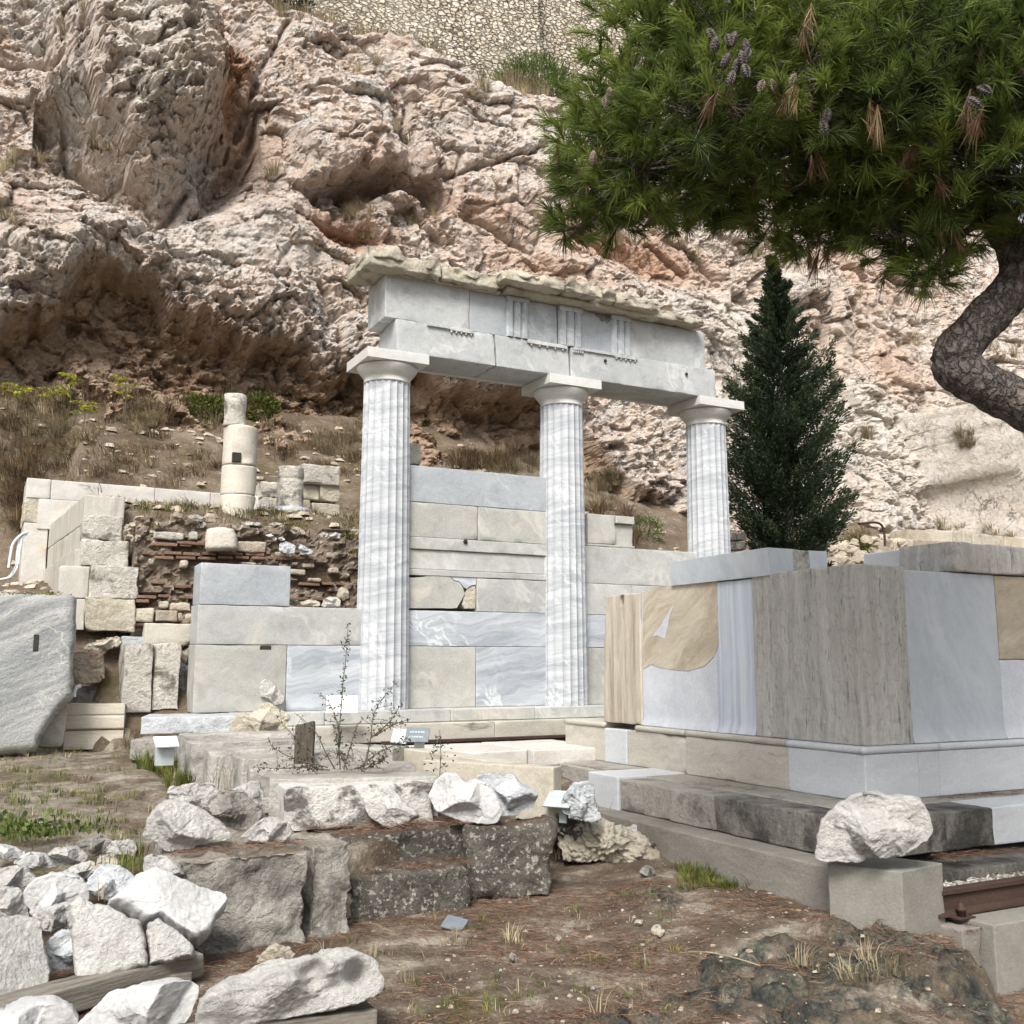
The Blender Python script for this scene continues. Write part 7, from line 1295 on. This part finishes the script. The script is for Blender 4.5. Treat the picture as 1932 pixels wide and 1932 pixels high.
# fallen needles
def litter():
    r = np.random.default_rng(31); n = 70000; x = r.uniform(-2.4, 3.6, n); y = r.uniform(3.2, 7.6, n); P = np.column_stack([x, y, x*0]); keep = (fbm(P*1.5, 4, 201) + .35*(fbm(P*9, 2, 202)-.5)) > .47+r.normal(0, .05, n); x, y = x[keep], y[keep]
    z = ground_z(x, y); k = z < .36; x, y, z = x[k], y[k], z[k]
    xs, ys = [], []
    def patch(corners, zc, m):
        q = np.array([wz(*c, zc) for c in corners]); a, b = r.uniform(0, 1, m)[:, None], r.uniform(0, 1, m)[:, None]; p = (q[0]*(1-a)+q[1]*a)*(1-b)+(q[3]*(1-a)+q[2]*a)*b; return p
    ex = [patch([q2(1050, 1045), q2(1700, 960), q2(1700, 1030), q2(1050, 1090)], .242, 1500), patch([q2(720, 830), q2(1700, 760), q2(1690, 805), q2(960, 870)], .505, 900), patch([q4(1400, 975), q4(1932, 940), q4(1932, 965), q4(1480, 1010)], .345, 700), patch([q4(1440, 650), q4(1932, 610), q4(1932, 635), q4(1440, 664)], .606, 300), patch([q4(1540, 1400), q4(1932, 1290), q4(1932, 1320), q4(1600, 1420)], .052, 900), patch([q4(1790, 1932), q4(2100, 1932), q4(2100, 1680), q4(1790, 1700)], -.38, 2600), patch([q1(900, 985), q1(1740, 920), q1(1700, 880), q1(1000, 960)], .525, 500), patch([q4(0, 560), q4(440, 605), q4(420, 615), q4(0, 580)], .606, 120)]
    ex = np.concatenate(ex); P = np.concatenate([np.column_stack([x, y, z]), ex]); n = len(P)
    P[:len(x), 2] += .004 + .010*r.uniform(0, 1, len(x)); P[len(x):, 2] += .004+.012*r.uniform(0, 1, len(ex)); a = r.uniform(0, math.pi, n); L = r.uniform(.05, .12, n)
    d = np.column_stack([np.cos(a), np.sin(a), r.normal(0, .10, n)])*L[:, None]/2; s = np.column_stack([-np.sin(a), np.cos(a), r.normal(0, .5, n)])*.0010; b = np.column_stack([-np.sin(a), np.cos(a), a*0])*(r.normal(0, .09, n)*L)[:, None]
    V = np.stack([P-d-s, P-d+s, P+b+s, P+b-s, P+d], 1).reshape(-1, 3); i = np.arange(n)*5
    F = np.concatenate([np.stack([i, i+1, i+2, i+3], 1)]); F2 = np.stack([i+3, i+2, i+4, i+4], 1)
    me = bpy.data.meshes.new('pine_litter'); f3 = np.stack([i+3, i+2, i+4], 1); me.vertices.add(len(V)); me.vertices.foreach_set('co', V.astype(np.float32).ravel()); nl = F.size+f3.size; me.loops.add(nl); me.loops.foreach_set('vertex_index', np.concatenate([F.ravel(), f3.ravel()]).astype(np.int32))
    tot = np.concatenate([np.full(n, 4), np.full(n, 3)]); me.polygons.add(2*n); me.polygons.foreach_set('loop_start', np.concatenate([[0], np.cumsum(tot)[:-1]]).astype(np.int32)); me.polygons.foreach_set('loop_total', tot.astype(np.int32)); me.update(calc_edges=True); me.materials.append(M['needle']); tint(me, 5, n, r); kind(link('pine_litter', me), 'stuff')
litter()
def pebbles():
    r = np.random.default_rng(41); parts = []; base = np.array([(-1, -1, -.6), (1, -1, -.6), (1, 1, -.6), (-1, 1, -.6), (-.7, -.7, .5), (.7, -.8, .6), (.8, .6, .5), (-.6, .7, .6)]); fc = np.array([(0, 3, 2, 1), (4, 5, 6, 7), (0, 1, 5, 4), (1, 2, 6, 5), (2, 3, 7, 6), (3, 0, 4, 7)])
    xs = r.uniform(-2.2, 3.2, 1500); ys = r.uniform(3.3, 7.4, 1500); zs = ground_z(xs, ys)
    for x, y, z in zip(xs, ys, zs):
        s = .004+.012*r.uniform(0, 1)**4; a = r.uniform(0, 6.3); R_ = np.array([[math.cos(a), -math.sin(a), 0], [math.sin(a), math.cos(a), 0], [0, 0, 1]]); parts.append(((base*r.uniform(.6, 1.1, base.shape)*s*np.array([1.2, 1, .7]))@R_.T+np.array([x, y, z+s*.2]), fc))
    V, F = join(parts); kind(link('grit', mesh_np('grit', V, F, M['rubble'], False)), 'stuff')
pebbles()
def scree():
    r = np.random.default_rng(43); parts = []; base = np.array([(-1, -1, -.6), (1, -1, -.6), (1, 1, -.6), (-1, 1, -.6), (-.7, -.7, .5), (.7, -.8, .6), (.8, .6, .5), (-.6, .7, .6)]); fc = np.array([(0, 3, 2, 1), (4, 5, 6, 7), (0, 1, 5, 4), (1, 2, 6, 5), (2, 3, 7, 6), (3, 0, 4, 7)])
    for k in range(2600):
        u, v = (r.uniform(-4, 9), r.uniform(13, 19)) if k < 1700 else (r.uniform(9, 26), r.uniform(12.6, 17.5))
        p = xy(u, v); h = bvh_hill.ray_cast(Vector((p[0], p[1], 30)), Vector((0, 0, -1)))
        if h[0] is None: continue
        s = .012+.075*r.uniform(0, 1)**3; a = r.uniform(0, 6.3); R_ = np.array([[math.cos(a), -math.sin(a), 0], [math.sin(a), math.cos(a), 0], [0, 0, 1]]); parts.append(((base*r.uniform(.5, 1.15, base.shape)*s*np.array([1.3, 1, .7]))@R_.T+np.array([p[0], p[1], h[0].z+s*.2]), fc))
    V, F = join(parts); kind(link('scree', mesh_np('scree', V, F, M['rubble'], False)), 'stuff')
scree()
# rubble apron and low wall at the far right, loose cones, straw
t = thing('low_stone_wall', 'low wall of squared pale stones along the foot of the cliff at the right edge', 'wall', 15, 15.6, 3)
vR = 15.6; r2 = np.random.default_rng(51)
def rowpx(y, x0, x1, v, hpx):
    x = x0
    while x < x1:
        wd = r2.uniform(26, 48); a, b = onv(x, y(x), v), onv(x+wd, y(x+wd), v); zc = a[2]; h = hpx*r2.uniform(.8, 1.1)*.0125
        ubox(t, 'stone', a[0], b[0]-.015, v+r2.uniform(0, .06), v+.5, zc-h, zc, M['rubble'] if r2.uniform() < .4 else M['cream_rock'], chip=.05, rough=.012, r=.015, res=.06); x += wd
rowpx(lambda x: 998+(x-1760)*.10*(1 if x > 1760 else -.05), 1712, 1990, vR, 24); rowpx(lambda x: 1020+(x-1760)*.08, 1690, 1990, vR-.15, 26); rowpx(lambda x: 1046, 1690, 1990, vR-.2, 40)
for k in range(70):
    x, y = r2.uniform(1560, 1710), r2.uniform(1018, 1085); s = r2.uniform(7, 15); q = [(x+s*math.cos(a)*r2.uniform(.8, 1.1), y+s*.75*math.sin(a)*r2.uniform(.8, 1.1)) for a in np.linspace(0, 5.3, 7)]; v = 13.6+(1085-y)*.03; B = onv(x, y+s*.7, v)
    rock('rubble_stone', 'loose brownish stone in the rubble heap behind the altar, right of the conifer', q, (x, y+s*.7, B[2]), s*.007, M['rubble'], nf=2, rough=.01, group='rubble heap behind the altar')
for k in range(4):
    a = onv(1388+k % 2*18, 1012+k//2*14, 13.4); pass
pr_ = thing('stone_pier', 'small stack of squared white stones right of the rightmost column', 'pier', 9.9, 12.6, 2.5)
for x0, y0, x1, y1 in [(1374, 1004, 1390, 1020), (1391, 1004, 1410, 1020), (1374, 1021, 1392, 1038), (1393, 1021, 1410, 1038)]:
    a, b = onv(x0, y0, 12.7), onv(x1, y1, 12.7); ubox(pr_, 'stone', a[0], b[0]-.01, 12.7, 13.0, b[2]+.004, a[2], M['rough_white'], chip=.04, rough=.01)
a = onv(1680, 1050, 13.0); P = np.array([onv(x, y, 13.6) for x, y in [(1620, 988), (1655, 986), (1664, 992), (1668, 1005), (1670, 1030)]]); V, F = tube_np(np.array([[*xy(p[0], p[1]), p[2]] for p in spline(P, 20)]), .022, 8); tag(link('bent_pipe', mesh_np('bent_pipe', V, F, M['rust'])), 'thin bent dark pipe standing behind the altar top', 'pipe')
for q, z, lb in [(q4(1762, 1118), .185, 'open dark pine cone on the gravel beside the rail'), (q2(405, 1915), .11, 'dark pine cone lying against the long socketed boulder')]:
    p = wz(*q, z); o = tag(link('pine_cone', cone_mesh(M['cone_dark'], .075, .034), None, p, (1.3, .3, .5)), lb, 'pine cone')
pts = np.array([onground(*q4(x, y))+np.array([0, 0, .012+.01*(i % 2)]) for i, (x, y) in enumerate([(-20, 1545), (150, 1565), (300, 1580), (440, 1630)])]); V, F = tube_np(spline(pts, 30), .0035, 6); o = tag(link('straw_stalk', mesh_np('straw_stalk', V, F, M['drygrass'])), 'long pale straw lying on the brown ground', 'straw'); tint(o.data, 1, 0, vals=np.full(len(V), .8))
